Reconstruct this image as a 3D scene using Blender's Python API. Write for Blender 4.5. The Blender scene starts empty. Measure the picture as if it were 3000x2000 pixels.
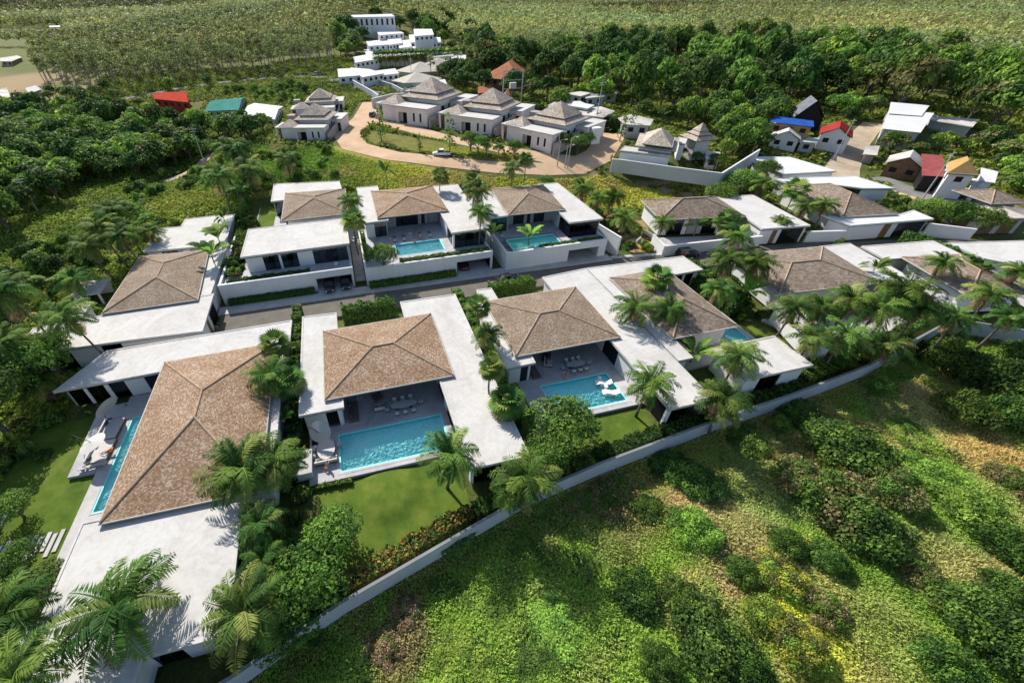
import bpy, math, random
import numpy as np
from mathutils import Vector, Matrix
random.seed(7); RNG = np.random.default_rng(7)
S = bpy.context.scene
COL = S.collection
# ------------------------------------------------------------------ camera
CAM = (0.0, 0.0, 44.0)
F_, PX, PY = 1240.8, 1302.7, 912.8            # focal length and principal point, in pixels of the 3000 px wide photo
pitch, roll, yaw = .6476, -.0232, .2273
cy_, sy_ = math.cos(yaw), math.sin(yaw)
FW = np.array([sy_*math.cos(pitch), cy_*math.cos(pitch), -math.sin(pitch)])
R0 = np.array([cy_, -sy_, 0.]); U0 = np.cross(R0, FW)
RR = R0*math.cos(roll)+U0*math.sin(roll); UU = -R0*math.sin(roll)+U0*math.cos(roll)
cd = bpy.data.cameras.new('camera'); cam = bpy.data.objects.new('camera', cd); COL.objects.link(cam)
cam.matrix_world = Matrix(((RR[0], UU[0], -FW[0], CAM[0]), (RR[1], UU[1], -FW[1], CAM[1]), (RR[2], UU[2], -FW[2], CAM[2]), (0, 0, 0, 1)))
cd.sensor_width = 36; cd.lens = F_/3000*36
cd.shift_x = (1500-PX)/3000; cd.shift_y = (PY-1000)/3000
cd.clip_end = 12000; cd.clip_start = .5
S.camera = cam
# ------------------------------------------------------------------ sky, sun, exposure
SUN = Vector((-.40, 1.14, 1.0)).normalized()
w = bpy.data.worlds.new('World'); S.world = w; w.use_nodes = True
nt = w.node_tree; nt.nodes.clear()
sky = nt.nodes.new('ShaderNodeTexSky'); sky.sky_type = 'NISHITA'; sky.sun_disc = False
sky.sun_elevation = math.asin(SUN.z); sky.sun_rotation = math.atan2(SUN.x, SUN.y)
bg = nt.nodes.new('ShaderNodeBackground'); bg.inputs[1].default_value = .112
wo = nt.nodes.new('ShaderNodeOutputWorld')
nt.links.new(sky.outputs[0], bg.inputs[0]); nt.links.new(bg.outputs[0], wo.inputs[0])
ld = bpy.data.lights.new('sun', 'SUN'); ld.energy = 4.8; ld.angle = math.radians(.5); ld.color = (1, .95, .87)
sun = bpy.data.objects.new('sun', ld); COL.objects.link(sun)
sun.rotation_euler = (-SUN).to_track_quat('-Z', 'Y').to_euler(); sun.location = (0, 0, 80)
S.view_settings.view_transform = 'Standard'; S.view_settings.look = 'None'
S.view_settings.exposure = .46; S.view_settings.gamma = 1
S.cycles.max_bounces = 6; S.cycles.transparent_max_bounces = 12
S.cycles.diffuse_bounces = 3; S.cycles.glossy_bounces = 2
# ------------------------------------------------------------------ helpers
def P(u, v, z=0.):
    d = (u-PX)/F_*RR-(v-PY)/F_*UU+FW
    t = (z-44.)/d[2]
    return (float(d[0]*t), float(d[1]*t))
def depth(u, v, z):
    d = (u-PX)/F_*RR-(v-PY)/F_*UU+FW
    return (z-44.)/d[2]
def PX2(x, y, z):
    d = np.stack([np.asarray(x)-0., np.asarray(y)-0., np.asarray(z)-44.], -1); a, b, c = d@RR, d@UU, d@FW; c = np.where(c < 1, 1e-3, c)
    return PX+F_*a/c, PY-F_*b/c
def ss(a, b, x):
    t = np.clip((np.asarray(x, float)-a)/(b-a), 0, 1); return t*t*(3-2*t)
WALL = [(-30., 9.5), (-15.1, 13.2), (-6.4, 16.3), (13.5, 21.6), (23.2, 23.1), (40.5, 25.), (52, 25.9), (67.5, 27.6), (82.5, 30.7), (90.4, 32.3), (98, 27), (125, 12)]
WX = np.array([p[0] for p in WALL]); WY = np.array([p[1] for p in WALL])
def ywall(x): return np.interp(x, WX, WY)
def T(x, y):
    x = np.asarray(x, float); y = np.asarray(y, float)
    h = 6*(ss(80, 126, y)*(1-ss(52, 66, x))+ss(88, 122, y)*ss(52, 66, x))*ss(-52, -20, x)
    h = h-3.5*ss(92, 125, x)*ss(80, 120, y)
    h = np.where(y > 170, h+(2.5-h)*ss(170, 290, y)*(1-np.exp(-((x-10)/60)**2)), h)
    h = h+15*np.exp(-(((x+110)/120)**2+((y-520)/150)**2))
    h = h+24*np.exp(-(((x-60)/130)**2+((y-620)/190)**2))
    h = h+10*np.exp(-(((x-420)/230)**2+((y-620)/230)**2))
    d = np.hypot(x, y)
    h = h+8*np.sin(x/310+1)*np.cos(y/270)*ss(500, 1100, d)
    h = h+150*ss(1500, 4200, d)
    h = h-.5*(1-ss(60, 120, y))
    front = ss(1.0, -1.0, y-ywall(x))
    h = h-(1.5-.45*ss(3, 12, ywall(x)-y))*front
    h = h+(.35*np.sin(x*.55+np.sin(y*.4))*np.cos(y*.5+1)+.25*np.sin(x*1.3+2)*np.sin(y*1.1))*front*ss(0, 3, ywall(x)-y)
    return h
def PT(u, v, up=0.):
    z = 2.
    for _ in range(12):
        x, y = P(u, v, z+up); z = .5*z+.5*float(T(x, y))
    x, y = P(u, v, z+up)
    return x, y, float(T(x, y))
def tag(o, label=None, cat=None, group=None, kind=None):
    if label: o['label'] = label
    if cat: o['category'] = cat
    if group: o['group'] = group
    if kind: o['kind'] = kind
    return o
def empty(name, loc, rz=0, label=None, cat=None, group=None, sc=1):
    o = bpy.data.objects.new(name, None); o.empty_display_size = .5
    o.location = loc; o.rotation_euler = (0, 0, rz); o.scale = (sc,)*3; COL.objects.link(o)
    return tag(o, label, cat, group)
def dup(o, loc=None, rz=None, label=None, group=None, sc=None, parent=None, cat=None):
    c = o.copy(); COL.objects.link(c)
    if parent is not None: c.parent = parent
    for ch in KIDS.get(o.name, []): dup(ch, parent=c)
    if parent is not None: KIDS.setdefault(parent.name, []).append(c)
    if loc is not None: c.location = loc
    if rz is not None: c.rotation_euler = (0, 0, rz)
    if sc is not None: c.scale = (sc,)*3 if not hasattr(sc, '__len__') else sc
    tag(c, label, cat, group)
    return c
KIDS = {}
def link(name, me, mat, parent=None, smooth=False):
    if mat is not None:
        for m in (mat if isinstance(mat, (list, tuple)) else [mat]): me.materials.append(m)
    o = bpy.data.objects.new(name, me); COL.objects.link(o)
    if parent is not None:
        o.parent = parent; KIDS.setdefault(parent.name, []).append(o)
    if smooth:
        me.polygons.foreach_set('use_smooth', [True]*len(me.polygons))
    return o
def rootloc(o):
    v = Vector((0, 0, 0))
    while o is not None: v += Vector(o.location); o = o.parent
    return v
class MB:
    def __init__(s): s.v = []; s.f = []; s.uv = {}; s.m = []
    def poly(s, pts, uv=None, mi=0):
        n = len(s.v); s.v += [tuple(p) for p in pts]; s.f.append(tuple(range(n, n+len(pts)))); s.m.append(mi)
        if uv: s.uv[len(s.f)-1] = uv
        return s
    def prism(s, pts, z0, z1, mi=0):
        n = len(pts); a = sum(pts[i][0]*pts[(i+1) % n][1]-pts[(i+1) % n][0]*pts[i][1] for i in range(n))
        if a < 0: pts = pts[::-1]
        s.poly([(x, y, z1) for x, y in pts], mi=mi); s.poly([(x, y, z0) for x, y in pts[::-1]], mi=mi)
        for i in range(n):
            (x0, y0), (x1, y1) = pts[i], pts[(i+1) % n]
            s.poly([(x0, y0, z0), (x1, y1, z0), (x1, y1, z1), (x0, y0, z1)], mi=mi)
        return s
    def box(s, x0, x1, y0, y1, z0, z1, mi=0): return s.prism([(x0, y0), (x1, y0), (x1, y1), (x0, y1)], z0, z1, mi)
    def bar(s, p, q, w_, z0, z1, mi=0):            # wall piece between plan points p and q, thickness w_
        d = Vector((q[0]-p[0], q[1]-p[1])); d.normalize(); nx, ny = -d.y*w_/2, d.x*w_/2
        return s.prism([(p[0]+nx, p[1]+ny), (q[0]+nx, q[1]+ny), (q[0]-nx, q[1]-ny), (p[0]-nx, p[1]-ny)], z0, z1, mi)
    def tube(s, pts, rad, n=8, cap=True, mi=0):
        pts = [Vector(p) for p in pts]; rings = []
        for i, p in enumerate(pts):
            d = (pts[min(i+1, len(pts)-1)]-pts[max(i-1, 0)]).normalized()
            a = d.orthogonal() if i == 0 else (a-d*a.dot(d)); a.normalize(); b = d.cross(a)
            r = rad[i] if hasattr(rad, '__len__') else rad
            rings.append([p+a*math.cos(6.2832*k/n)*r+b*math.sin(6.2832*k/n)*r for k in range(n)])
        base = len(s.v)
        for rg in rings: s.v += [tuple(p) for p in rg]
        for i in range(len(rings)-1):
            for k in range(n):
                s.f.append((base+i*n+k, base+i*n+(k+1) % n, base+(i+1)*n+(k+1) % n, base+(i+1)*n+k)); s.m.append(mi)
        if cap:
            s.f.append(tuple(base+k for k in range(n))[::-1]); s.m.append(mi)
            s.f.append(tuple(base+(len(rings)-1)*n+k for k in range(n))); s.m.append(mi)
        return s
    def disc(s, cx, cy, rx, ry, z0, z1, n=20, rot=0, mi=0):
        c, q = math.cos(rot), math.sin(rot)
        pts = [(cx+rx*math.cos(6.2832*k/n)*c-ry*math.sin(6.2832*k/n)*q, cy+rx*math.cos(6.2832*k/n)*q+ry*math.sin(6.2832*k/n)*c) for k in range(n)]
        return s.prism(pts, z0, z1, mi)
    def build(s, name, mat, parent=None, smooth=False, bevel=0):
        L = rootloc(parent) if parent is not None else Vector((0, 0, 0))
        if s_local: L = Vector((0, 0, 0))
        me = bpy.data.meshes.new(name)
        me.from_pydata([(x-L.x, y-L.y, z-L.z) for x, y, z in s.v], [], s.f)
        if any(s.m): me.polygons.foreach_set('material_index', s.m)
        if s.uv:
            ul = me.uv_layers.new(name='UVMap')
            for pi, uv in s.uv.items():
                for k, li in enumerate(me.polygons[pi].loop_indices): ul.data[li].uv = uv[k]
        o = link(name, me, mat, parent, smooth)
        if bevel:
            b = o.modifiers.new('bevel', 'BEVEL'); b.width = bevel; b.segments = 2; b.limit_method = 'ANGLE'
        return o
s_local = False
def quads_obj(name, Q, C, mat, parent=None):
    """Q (n,4,3) quads, C (n,3) linear colour of each."""
    n = len(Q); me = bpy.data.meshes.new(name)
    me.vertices.add(n*4); me.vertices.foreach_set('co', np.ascontiguousarray(Q, np.float32).ravel())
    me.loops.add(n*4); me.loops.foreach_set('vertex_index', np.arange(n*4, dtype=np.int32))
    me.polygons.add(n); me.polygons.foreach_set('loop_start', np.arange(n, dtype=np.int32)*4)
    at = me.color_attributes.new('tint', 'FLOAT_COLOR', 'CORNER')
    c4 = np.ones((n, 4, 4), np.float32); c4[:, :, :3] = np.asarray(C)[:, None, :]
    at.data.foreach_set('color', c4.ravel())
    me.update(calc_edges=True)
    return link(name, me, mat, parent)
# ------------------------------------------------------------------ materials
def newmat(name):
    m = bpy.data.materials.new(name); m.use_nodes = True; nt = m.node_tree; nt.nodes.clear()
    o = nt.nodes.new('ShaderNodeOutputMaterial'); b = nt.nodes.new('ShaderNodeBsdfPrincipled')
    nt.links.new(b.outputs[0], o.inputs[0]); return m, nt, b, o
def N(nt, t, **k):
    n = nt.nodes.new('ShaderNode'+t)
    for a, v in k.items():
        if a in n.inputs: n.inputs[a].default_value = v
        else: setattr(n, a, v)
    return n
def ramp(nt, src, stops):
    r = nt.nodes.new('ShaderNodeValToRGB'); e = r.color_ramp.elements
    while len(e) < len(stops): e.new(.5)
    for k, (p, c) in enumerate(stops): e[k].position = p; e[k].color = tuple(c)+(1,)
    nt.links.new(src, r.inputs[0]); return r
def surf(name, c1, c2=None, scale=.6, rough=.7, bump=0, bscale=None, metal=0, c3=None, spec=.04):
    m, nt, b, o = newmat(name); b.inputs['Roughness'].default_value = rough; b.inputs['Metallic'].default_value = metal
    b.inputs['Specular IOR Level'].default_value = spec
    tc = N(nt, 'TexCoord'); 
    if c2 is None: b.inputs['Base Color'].default_value = tuple(c1)+(1,)
    else:
        g = nt.nodes.new('ShaderNodeNewGeometry')
        n1 = N(nt, 'TexNoise', Scale=scale, Detail=8., Roughness=.65); nt.links.new(g.outputs['Position'], n1.inputs['Vector'])
        st = [(.33, c1), (.68, c2)] if c3 is None else [(.3, c1), (.52, c2), (.72, c3)]
        r = ramp(nt, n1.outputs[0], st); nt.links.new(r.outputs[0], b.inputs['Base Color'])
    if bump:
        g = nt.nodes.new('ShaderNodeNewGeometry'); n2 = N(nt, 'TexNoise', Scale=bscale or 12., Detail=5.)
        nt.links.new(g.outputs['Position'], n2.inputs['Vector'])
        bp = N(nt, 'Bump', Strength=bump, Distance=.05); nt.links.new(n2.outputs[0], bp.inputs['Height']); nt.links.new(bp.outputs[0], b.inputs['Normal'])
    return m
def concrete(name, base, dirt, amt=.5):
    """pale slab: broad stains, fine grain, a grid of joints"""
    m, nt, b, o = newmat(name); b.inputs['Roughness'].default_value = .85; b.inputs['Specular IOR Level'].default_value = .2
    g = nt.nodes.new('ShaderNodeNewGeometry')
    n1 = N(nt, 'TexNoise', Scale=.16, Detail=9., Roughness=.7, Distortion=1.2); nt.links.new(g.outputs['Position'], n1.inputs['Vector'])
    n3 = N(nt, 'TexNoise', Scale=1.7, Detail=6., Roughness=.7); nt.links.new(g.outputs['Position'], n3.inputs['Vector'])
    r = ramp(nt, n1.outputs[0], [(.36, dirt), (.58, base)]); r2 = ramp(nt, n3.outputs[0], [(.3, (.86, .85, .83)), (.55, (1, 1, 1))])
    mx = N(nt, 'MixRGB', blend_type='MULTIPLY'); mx.inputs[0].default_value = 1
    nt.links.new(r.outputs[0], mx.inputs[1]); nt.links.new(r2.outputs[0], mx.inputs[2])
    br = N(nt, 'TexBrick', Scale=1.); br.offset = 0; br.inputs['Mortar Size'].default_value = .012; br.inputs['Brick Width'].default_value = 3.; br.inputs['Row Height'].default_value = 3.
    br.inputs['Color1'].default_value = (1, 1, 1, 1); br.inputs['Color2'].default_value = (.985, .98, .97, 1); br.inputs['Mortar'].default_value = (.86, .85, .84, 1)
    nt.links.new(g.outputs['Position'], br.inputs['Vector'])
    m2 = N(nt, 'MixRGB', blend_type='MULTIPLY'); m2.inputs[0].default_value = amt
    nt.links.new(mx.outputs[0], m2.inputs[1]); nt.links.new(br.outputs[0], m2.inputs[2]); nt.links.new(m2.outputs[0], b.inputs['Base Color'])
    return m
def shingle(name, cols, sx=.22, sy=.17):
    m, nt, b, o = newmat(name); b.inputs['Roughness'].default_value = .85; b.inputs['Specular IOR Level'].default_value = .25
    uv = N(nt, 'UVMap'); br = N(nt, 'TexBrick', Scale=1.); br.inputs['Brick Width'].default_value = sx; br.inputs['Row Height'].default_value = sy
    br.inputs['Mortar Size'].default_value = .012; br.inputs['Color1'].default_value = (0, 0, 0, 1); br.inputs['Color2'].default_value = (1, 1, 1, 1); br.inputs['Mortar'].default_value = (.1, .1, .1, 1)
    br.inputs['Bias'].default_value = 0
    nt.links.new(uv.outputs[0], br.inputs['Vector'])
    g = nt.nodes.new('ShaderNodeNewGeometry')
    n1 = N(nt, 'TexNoise', Scale=8., Detail=5., Roughness=.75); nt.links.new(g.outputs['Position'], n1.inputs['Vector'])
    n2 = N(nt, 'TexNoise', Scale=.3, Detail=4.); nt.links.new(g.outputs['Position'], n2.inputs['Vector'])
    a = N(nt, 'Math', operation='MULTIPLY'); a.inputs[1].default_value = .5; nt.links.new(br.outputs[0], a.inputs[0])
    c = N(nt, 'Math', operation='MULTIPLY_ADD'); c.inputs[1].default_value = .5; nt.links.new(n1.outputs[0], c.inputs[0]); nt.links.new(a.outputs[0], c.inputs[2])
    d = N(nt, 'Math', operation='MULTIPLY_ADD'); d.inputs[1].default_value = .5; nt.links.new(n2.outputs[0], d.inputs[0]); nt.links.new(c.outputs[0], d.inputs[2])
    r = ramp(nt, d.outputs[0], [(.36, cols[0]), (.60, cols[1]), (.84, cols[2]), (1.0, cols[3])]); nt.links.new(r.outputs[0], b.inputs['Base Color'])
    bp = N(nt, 'Bump', Strength=.6, Distance=.04); nt.links.new(br.outputs[1], bp.inputs['Height']); bp.invert = True; nt.links.new(bp.outputs[0], b.inputs['Normal'])
    return m
M = {}
M['plaster'] = surf('plaster', (.66, .655, .65), (.74, .735, .72), .35, .75)
M['wallgrey'] = surf('grey_render', (.42, .43, .47), (.50, .51, .55), .3, .8); M['wallcap'] = surf('grey_wall_cap', (.20, .205, .22), (.26, .265, .28), .3, .8)
M['roof'] = concrete('roof_concrete', (.57, .555, .53), (.48, .46, .435))
M['roofw'] = surf('bright_membrane', (.58, .58, .58), (.64, .64, .63), .2, .6)
M['tile'] = shingle('timber_shingle', [(.14, .08, .042), (.255, .158, .092), (.335, .23, .148), (.46, .38, .30)])
M['tile2'] = shingle('timber_shingle_worn', [(.12, .083, .055), (.21, .15, .10), (.28, .212, .15), (.38, .32, .255)])
M['tileg'] = shingle('grey_brown_shingle', [(.125, .093, .068), (.195, .148, .108), (.25, .193, .145), (.31, .26, .21)], .5, .3)
M['tilep'] = shingle('pale_shingle', [(.20, .155, .115), (.36, .29, .225), (.48, .40, .325), (.62, .56, .49)], .35, .3)
M['cream'] = surf('cream_thatch', (.50, .45, .37), (.62, .57, .48), .8, .9)
M['ridge'] = surf('ridge_cap', (.30, .20, .13), (.46, .35, .25), 1.2)
M['eave'] = surf('eave_board', (.42, .38, .33), (.55, .5, .44), .8)
M['dark'] = surf('dark_metal', (.025, .025, .027), rough=.45)
M['greydark'] = surf('dark_slate_roof', (.10, .11, .13), (.2, .21, .24), 1.)
M['wood'] = surf('brown_timber', (.16, .09, .05), (.26, .16, .09), 2.)
M['stone'] = concrete('marble_paving', (.50, .49, .50), (.36, .35, .37), 1.)
M['deck'] = concrete('pale_deck', (.52, .505, .49), (.43, .415, .40), .7)
M['asphalt'] = surf('asphalt', (.135, .122, .10), (.18, .165, .138), .5, .9, .2, 30)
M['asphalt2'] = surf('old_asphalt', (.17, .165, .155), (.25, .24, .23), .3, .9)
M['kerb'] = surf('kerb_concrete', (.40, .39, .37), (.52, .51, .49), .6)
M['dirt'] = surf('sandy_drive', (.46, .31, .19), (.60, .43, .29), .16, .95)
M['dirt2'] = surf('pale_track', (.36, .28, .19), (.52, .43, .32), .2, .95)
M['lawn'] = surf('lawn_grass', (.055, .10, .014), (.095, .145, .02), .5, .95, .8, 18, c3=(.15, .18, .035), spec=.1)
M['drylawn'] = surf('dry_lawn', (.11, .12, .03), (.17, .165, .045), .3, .95, .5, 10, c3=(.21, .19, .06))
M['basin'] = surf('turquoise_mosaic', (.24, .78, .76), (.44, .93, .90), 3.5, .5)
M['curtain'] = surf('grey_curtain', (.32, .32, .33), (.46, .46, .46), 3.)
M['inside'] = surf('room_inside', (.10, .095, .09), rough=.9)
M['fabric'] = surf('pale_fabric', (.48, .46, .43), (.6, .58, .55), 5.)
M['fabricd'] = surf('charcoal_fabric', (.10, .09, .085), (.16, .145, .135), 5.)
M['white'] = surf('white_plastic', (.80, .80, .78), rough=.35)
M['red'] = surf('red_cloth', (.62, .06, .04), rough=.7)
M['orange'] = surf('orange_cloth', (.65, .17, .04), rough=.7)
M['skin'] = surf('skin', (.52, .28, .19), rough=.55)
M['hair'] = surf('dark_hair', (.02, .013, .01), rough=.5)
M['yellow'] = surf('yellow_plastic', (.65, .62, .05), rough=.4)
M['pinkwall'] = surf('pinkish_plaster', (.72, .61, .58), (.82, .76, .74), .3)
M['greywall'] = surf('weathered_wall', (.30, .26, .24), (.48, .43, .40), .5)
M['panelwall'] = surf('pale_grey_panels', (.42, .43, .45), (.50, .51, .53), .1)
M['redroof'] = surf('red_sheet_roof', (.24, .03, .03), (.32, .05, .045), .4, .95, spec=0)
M['redpaint'] = surf('red_painted_block', (.33, .045, .03), (.42, .075, .05), .3, .95, spec=0)
M['teal'] = surf('teal_sheet_roof', (.06, .21, .18), (.10, .28, .24), .3, .95, spec=0)
M['terracotta'] = surf('terracotta_tiles', (.27, .10, .055), (.40, .17, .09), .6)
M['maroon'] = surf('maroon_tiles', (.25, .06, .06), (.35, .10, .09), .6)
M['ochre'] = surf('ochre_tiles', (.34, .20, .075), (.42, .27, .11), .5)
M['blue'] = surf('blue_sheet_roof', (.02, .07, .30), (.035, .11, .38), .5, .95, spec=0)
M['greyroof'] = surf('weathered_flat_roof', (.22, .20, .18), (.50, .47, .43), .12, c3=(.66, .64, .6))
M['trunk'] = surf('bark', (.10, .085, .07), (.22, .19, .155), 3., .9)
M['palebark'] = surf('pale_bark', (.24, .21, .17), (.40, .36, .31), 2., .9)
M['tyre'] = surf('tyre_rubber', (.02, .02, .02), rough=.8)
M['rim'] = surf('alloy', (.5, .5, .52), rough=.3, metal=1)
M['lampred'] = surf('tail_lamp', (.5, .01, .01), rough=.2)
M['lampw'] = surf('head_lamp', (.8, .8, .8), rough=.1)
def paint(name, c):
    m, nt, b, o = newmat(name); b.inputs['Base Color'].default_value = c+(1,); b.inputs['Roughness'].default_value = .28; b.inputs['Coat Weight'].default_value = .6
    return m
M['carblack'] = paint('black_car_paint', (.015, .015, .017)); M['cargrey'] = paint('grey_car_paint', (.10, .105, .12)); M['carwhite'] = paint('white_car_paint', (.78, .78, .78)); M['carred'] = paint('dark_red_car_paint', (.07, .012, .012))
def glassmat(name, tint, fac):
    m = bpy.data.materials.new(name); m.use_nodes = True; nt = m.node_tree; nt.nodes.clear()
    o = N(nt, 'OutputMaterial'); t = N(nt, 'BsdfTransparent'); t.inputs[0].default_value = tint+(1,)
    g = N(nt, 'BsdfGlossy'); g.inputs['Roughness'].default_value = .03; g.inputs[0].default_value = (.9, .95, 1, 1)
    fr = N(nt, 'Fresnel', IOR=fac); mx = N(nt, 'MixShader')
    nt.links.new(fr.outputs[0], mx.inputs[0]); nt.links.new(t.outputs[0], mx.inputs[1]); nt.links.new(g.outputs[0], mx.inputs[2]); nt.links.new(mx.outputs[0], o.inputs[0])
    return m, nt, fr, g
M['glass'] = glassmat('window_glass', (.55, .62, .62), 1.7)[0]
M['carglass'] = surf('car_glass', (.012, .014, .016), rough=.08, spec=.6)
m_, nt_, fr_, g_ = glassmat('pool_water', (.92, 1, 1), 1.33)
gg = N(nt_, 'NewGeometry'); nn = N(nt_, 'TexNoise', Scale=2.2, Detail=3., Distortion=.8); nt_.links.new(gg.outputs['Position'], nn.inputs['Vector'])
bb = N(nt_, 'Bump', Strength=.34, Distance=.1); nt_.links.new(nn.outputs[0], bb.inputs['Height']); nt_.links.new(bb.outputs[0], fr_.inputs['Normal']); nt_.links.new(bb.outputs[0], g_.inputs['Normal'])
M['water'] = m_
def foliage(name, rough=.55, trans=.38, gain=1.85):
    m = bpy.data.materials.new(name); m.use_nodes = True; nt = m.node_tree; nt.nodes.clear()
    o = N(nt, 'OutputMaterial'); b = N(nt, 'BsdfPrincipled'); b.inputs['Roughness'].default_value = rough; b.inputs['Specular IOR Level'].default_value = .07
    at = N(nt, 'Attribute', attribute_name='tint'); oi = N(nt, 'ObjectInfo'); hs = N(nt, 'HueSaturation')
    mr = N(nt, 'MapRange'); mr.inputs[3].default_value = .72*gain; mr.inputs[4].default_value = 1.3*gain
    mh = N(nt, 'MapRange'); mh.inputs[3].default_value = .482; mh.inputs[4].default_value = .515
    wn = N(nt, 'TexWhiteNoise', noise_dimensions='1D'); nt.links.new(oi.outputs['Random'], wn.inputs['W'])
    nt.links.new(oi.outputs['Random'], mr.inputs[0]); nt.links.new(wn.outputs[0], mh.inputs[0])
    nt.links.new(mr.outputs[0], hs.inputs['Value']); nt.links.new(mh.outputs[0], hs.inputs['Hue']); nt.links.new(at.outputs['Color'], hs.inputs['Color'])
    tr = N(nt, 'BsdfTranslucent'); mx = N(nt, 'MixShader'); mx.inputs[0].default_value = trans
    nt.links.new(hs.outputs[0], b.inputs['Base Color']); nt.links.new(hs.outputs[0], tr.inputs[0])
    nt.links.new(b.outputs[0], mx.inputs[1]); nt.links.new(tr.outputs[0], mx.inputs[2]); nt.links.new(mx.outputs[0], o.inputs[0])
    return m
M['leaf'] = foliage('leaves'); M['cover'] = foliage('ground_cover_leaves', .75, .3, 1.35)
# palettes: linear albedo
G_DARK = [(.022, .045, .012), (.035, .07, .018), (.05, .09, .022)]
G_MID = [(.045, .085, .018), (.07, .13, .025), (.10, .16, .03)]
G_LIGHT = [(.09, .16, .025), (.14, .22, .035), (.20, .27, .05)]
G_PALM = [(.035, .08, .018), (.055, .11, .022), (.085, .14, .028), (.14, .175, .045)]
G_OLIVE = [(.07, .085, .025), (.11, .12, .04), (.16, .155, .06)]
G_RUB = [(.075, .105, .032), (.11, .145, .045), (.15, .18, .065), (.12, .115, .06)]
G_YEL = [(.16, .19, .03), (.26, .26, .04), (.36, .32, .06)]
G_BROWN = [(.12, .08, .045), (.20, .14, .08), (.30, .22, .14)]
G_CROTON = [(.03, .06, .015), (.05, .09, .02), (.08, .12, .025), (.20, .17, .035), (.22, .06, .02), (.05, .025, .015)]
def pal(p, n): return np.array(p)[RNG.integers(0, len(p), n)]*RNG.uniform(.82, 1.2, (n, 1))
def leaves(cen, nor, size, palette, elong=1.7, jit=.5):
    """rhombic leaf quads at cen facing roughly along nor"""
    n = len(cen); nor = nor+RNG.normal(0, jit, (n, 3)); nor /= np.linalg.norm(nor, axis=1)[:, None]+1e-9
    r = RNG.normal(0, 1, (n, 3)); a = np.cross(nor, r); a /= np.linalg.norm(a, axis=1)[:, None]+1e-9; b = np.cross(nor, a)
    s = (size*RNG.uniform(.6, 1.35, (n, 1)))/2
    Q = np.stack([cen-a*s*elong, cen-b*s, cen+a*s*elong, cen+b*s], 1)
    return Q, pal(palette, n)
def blob_crown(blobs, per, size, palette, flat=.75, inner=.25):
    Qs, Cs = [], []
    for (bx, by, bz, br) in blobs:
        n = int(per*br*br); d = RNG.normal(0, 1, (n, 3)); d /= np.linalg.norm(d, axis=1)[:, None]
        d[:, 2] = np.where(d[:, 2] < -.35, -d[:, 2]*.7, d[:, 2])
        rr = br*(1-inner*RNG.random((n, 1))**2)*(1+.12*np.sin(d[:, :1]*5+bx)*np.cos(d[:, 1:2]*6+by))
        c = d*rr; c[:, 2] *= flat; c += (bx, by, bz)
        pp = palette if not isinstance(palette[0][0], tuple) else palette[random.randrange(len(palette))]
        Q, C = leaves(c, d+np.array((0, 0, .35)), size, pp); Qs.append(Q); Cs.append(C*random.uniform(.8, 1.2))
    return np.concatenate(Qs), np.concatenate(Cs)
# ------------------------------------------------------------------ plants: prototypes (meshes) and placing
def frond(L, arch, palette, nl=36, wl=.9, droop=.5, lw=.05):
    """pinnate frond along +x from the origin"""
    t = np.linspace(0, 1, nl); ang = arch[0]+(arch[1]-arch[0])*t**1.15
    ds = L/(nl-1); px = np.concatenate([[0], np.cumsum(np.cos(ang[:-1])*ds)]); pz = np.concatenate([[0], np.cumsum(np.sin(ang[:-1])*ds)])
    Q = []
    for i in range(2, nl):
        l = wl*math.sin(math.pi*min(1, t[i]*.86+.12))**.6*RNG.uniform(.85, 1.1)
        for s in (-1, 1):
            base = np.array([px[i], 0, pz[i]]); fw = np.array([math.cos(ang[i]), 0, math.sin(ang[i])]); up = np.array([-math.sin(ang[i]), 0, math.cos(ang[i])])
            dr = fw*.55+np.array([0, s*.8, 0])+up*(.18-droop*RNG.uniform(.3, 1.3)); dr /= np.linalg.norm(dr)
            tip = base+dr*l; mid = base+dr*l*.45; wv = np.cross(dr, up); wv /= np.linalg.norm(wv)+1e-9
            Q.append([base, mid-wv*lw, tip+np.array([0, 0, -.12*l]), mid+wv*lw])
    for i in range(0, nl-3, 3):
        a = np.array([px[i], 0, pz[i]]); b = np.array([px[i+3], 0, pz[i+3]]); q = .05*(1-t[i])+.015
        Q.append([a+(0, -q, 0), b+(0, -q, 0), b+(0, q, 0), a+(0, q, 0)]); 
    Q = np.array(Q); C = pal(palette, 1)*np.ones((len(Q), 1))*RNG.uniform(.85, 1.15, (len(Q), 1))
    return Q, C
def rotq(Q, az, roll=0, off=(0, 0, 0)):
    c, s = math.cos(roll), math.sin(roll); A = np.array([[1, 0, 0], [0, c, -s], [0, s, c]])
    c, s = math.cos(az), math.sin(az); B = np.array([[c, -s, 0], [s, c, 0], [0, 0, 1]])
    return Q@(B@A).T+np.array(off)
def palm_mesh(k, n=25, L=3.4):
    Qs, Cs = [], []
    for i in range(n):
        u = i/n; a0 = 1.35-1.5*u+RNG.uniform(-.12, .12)-(.9 if i >= n-3 else 0); a1 = a0-1.35-RNG.uniform(0, .5)
        Q, C = frond(L*(.78+.25*math.sin(u*2.6))*RNG.uniform(.92, 1.08), (a0, a1), G_PALM if u < .8 else (G_PALM[2:]+G_OLIVE[1:] if i < n-3 else G_BROWN), droop=.45+.5*u)
        Qs.append(rotq(Q, i*2.39996+RNG.uniform(-.2, .2), RNG.uniform(-.35, .35))); Cs.append(C)
    return np.concatenate(Qs), np.concatenate(Cs)
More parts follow.
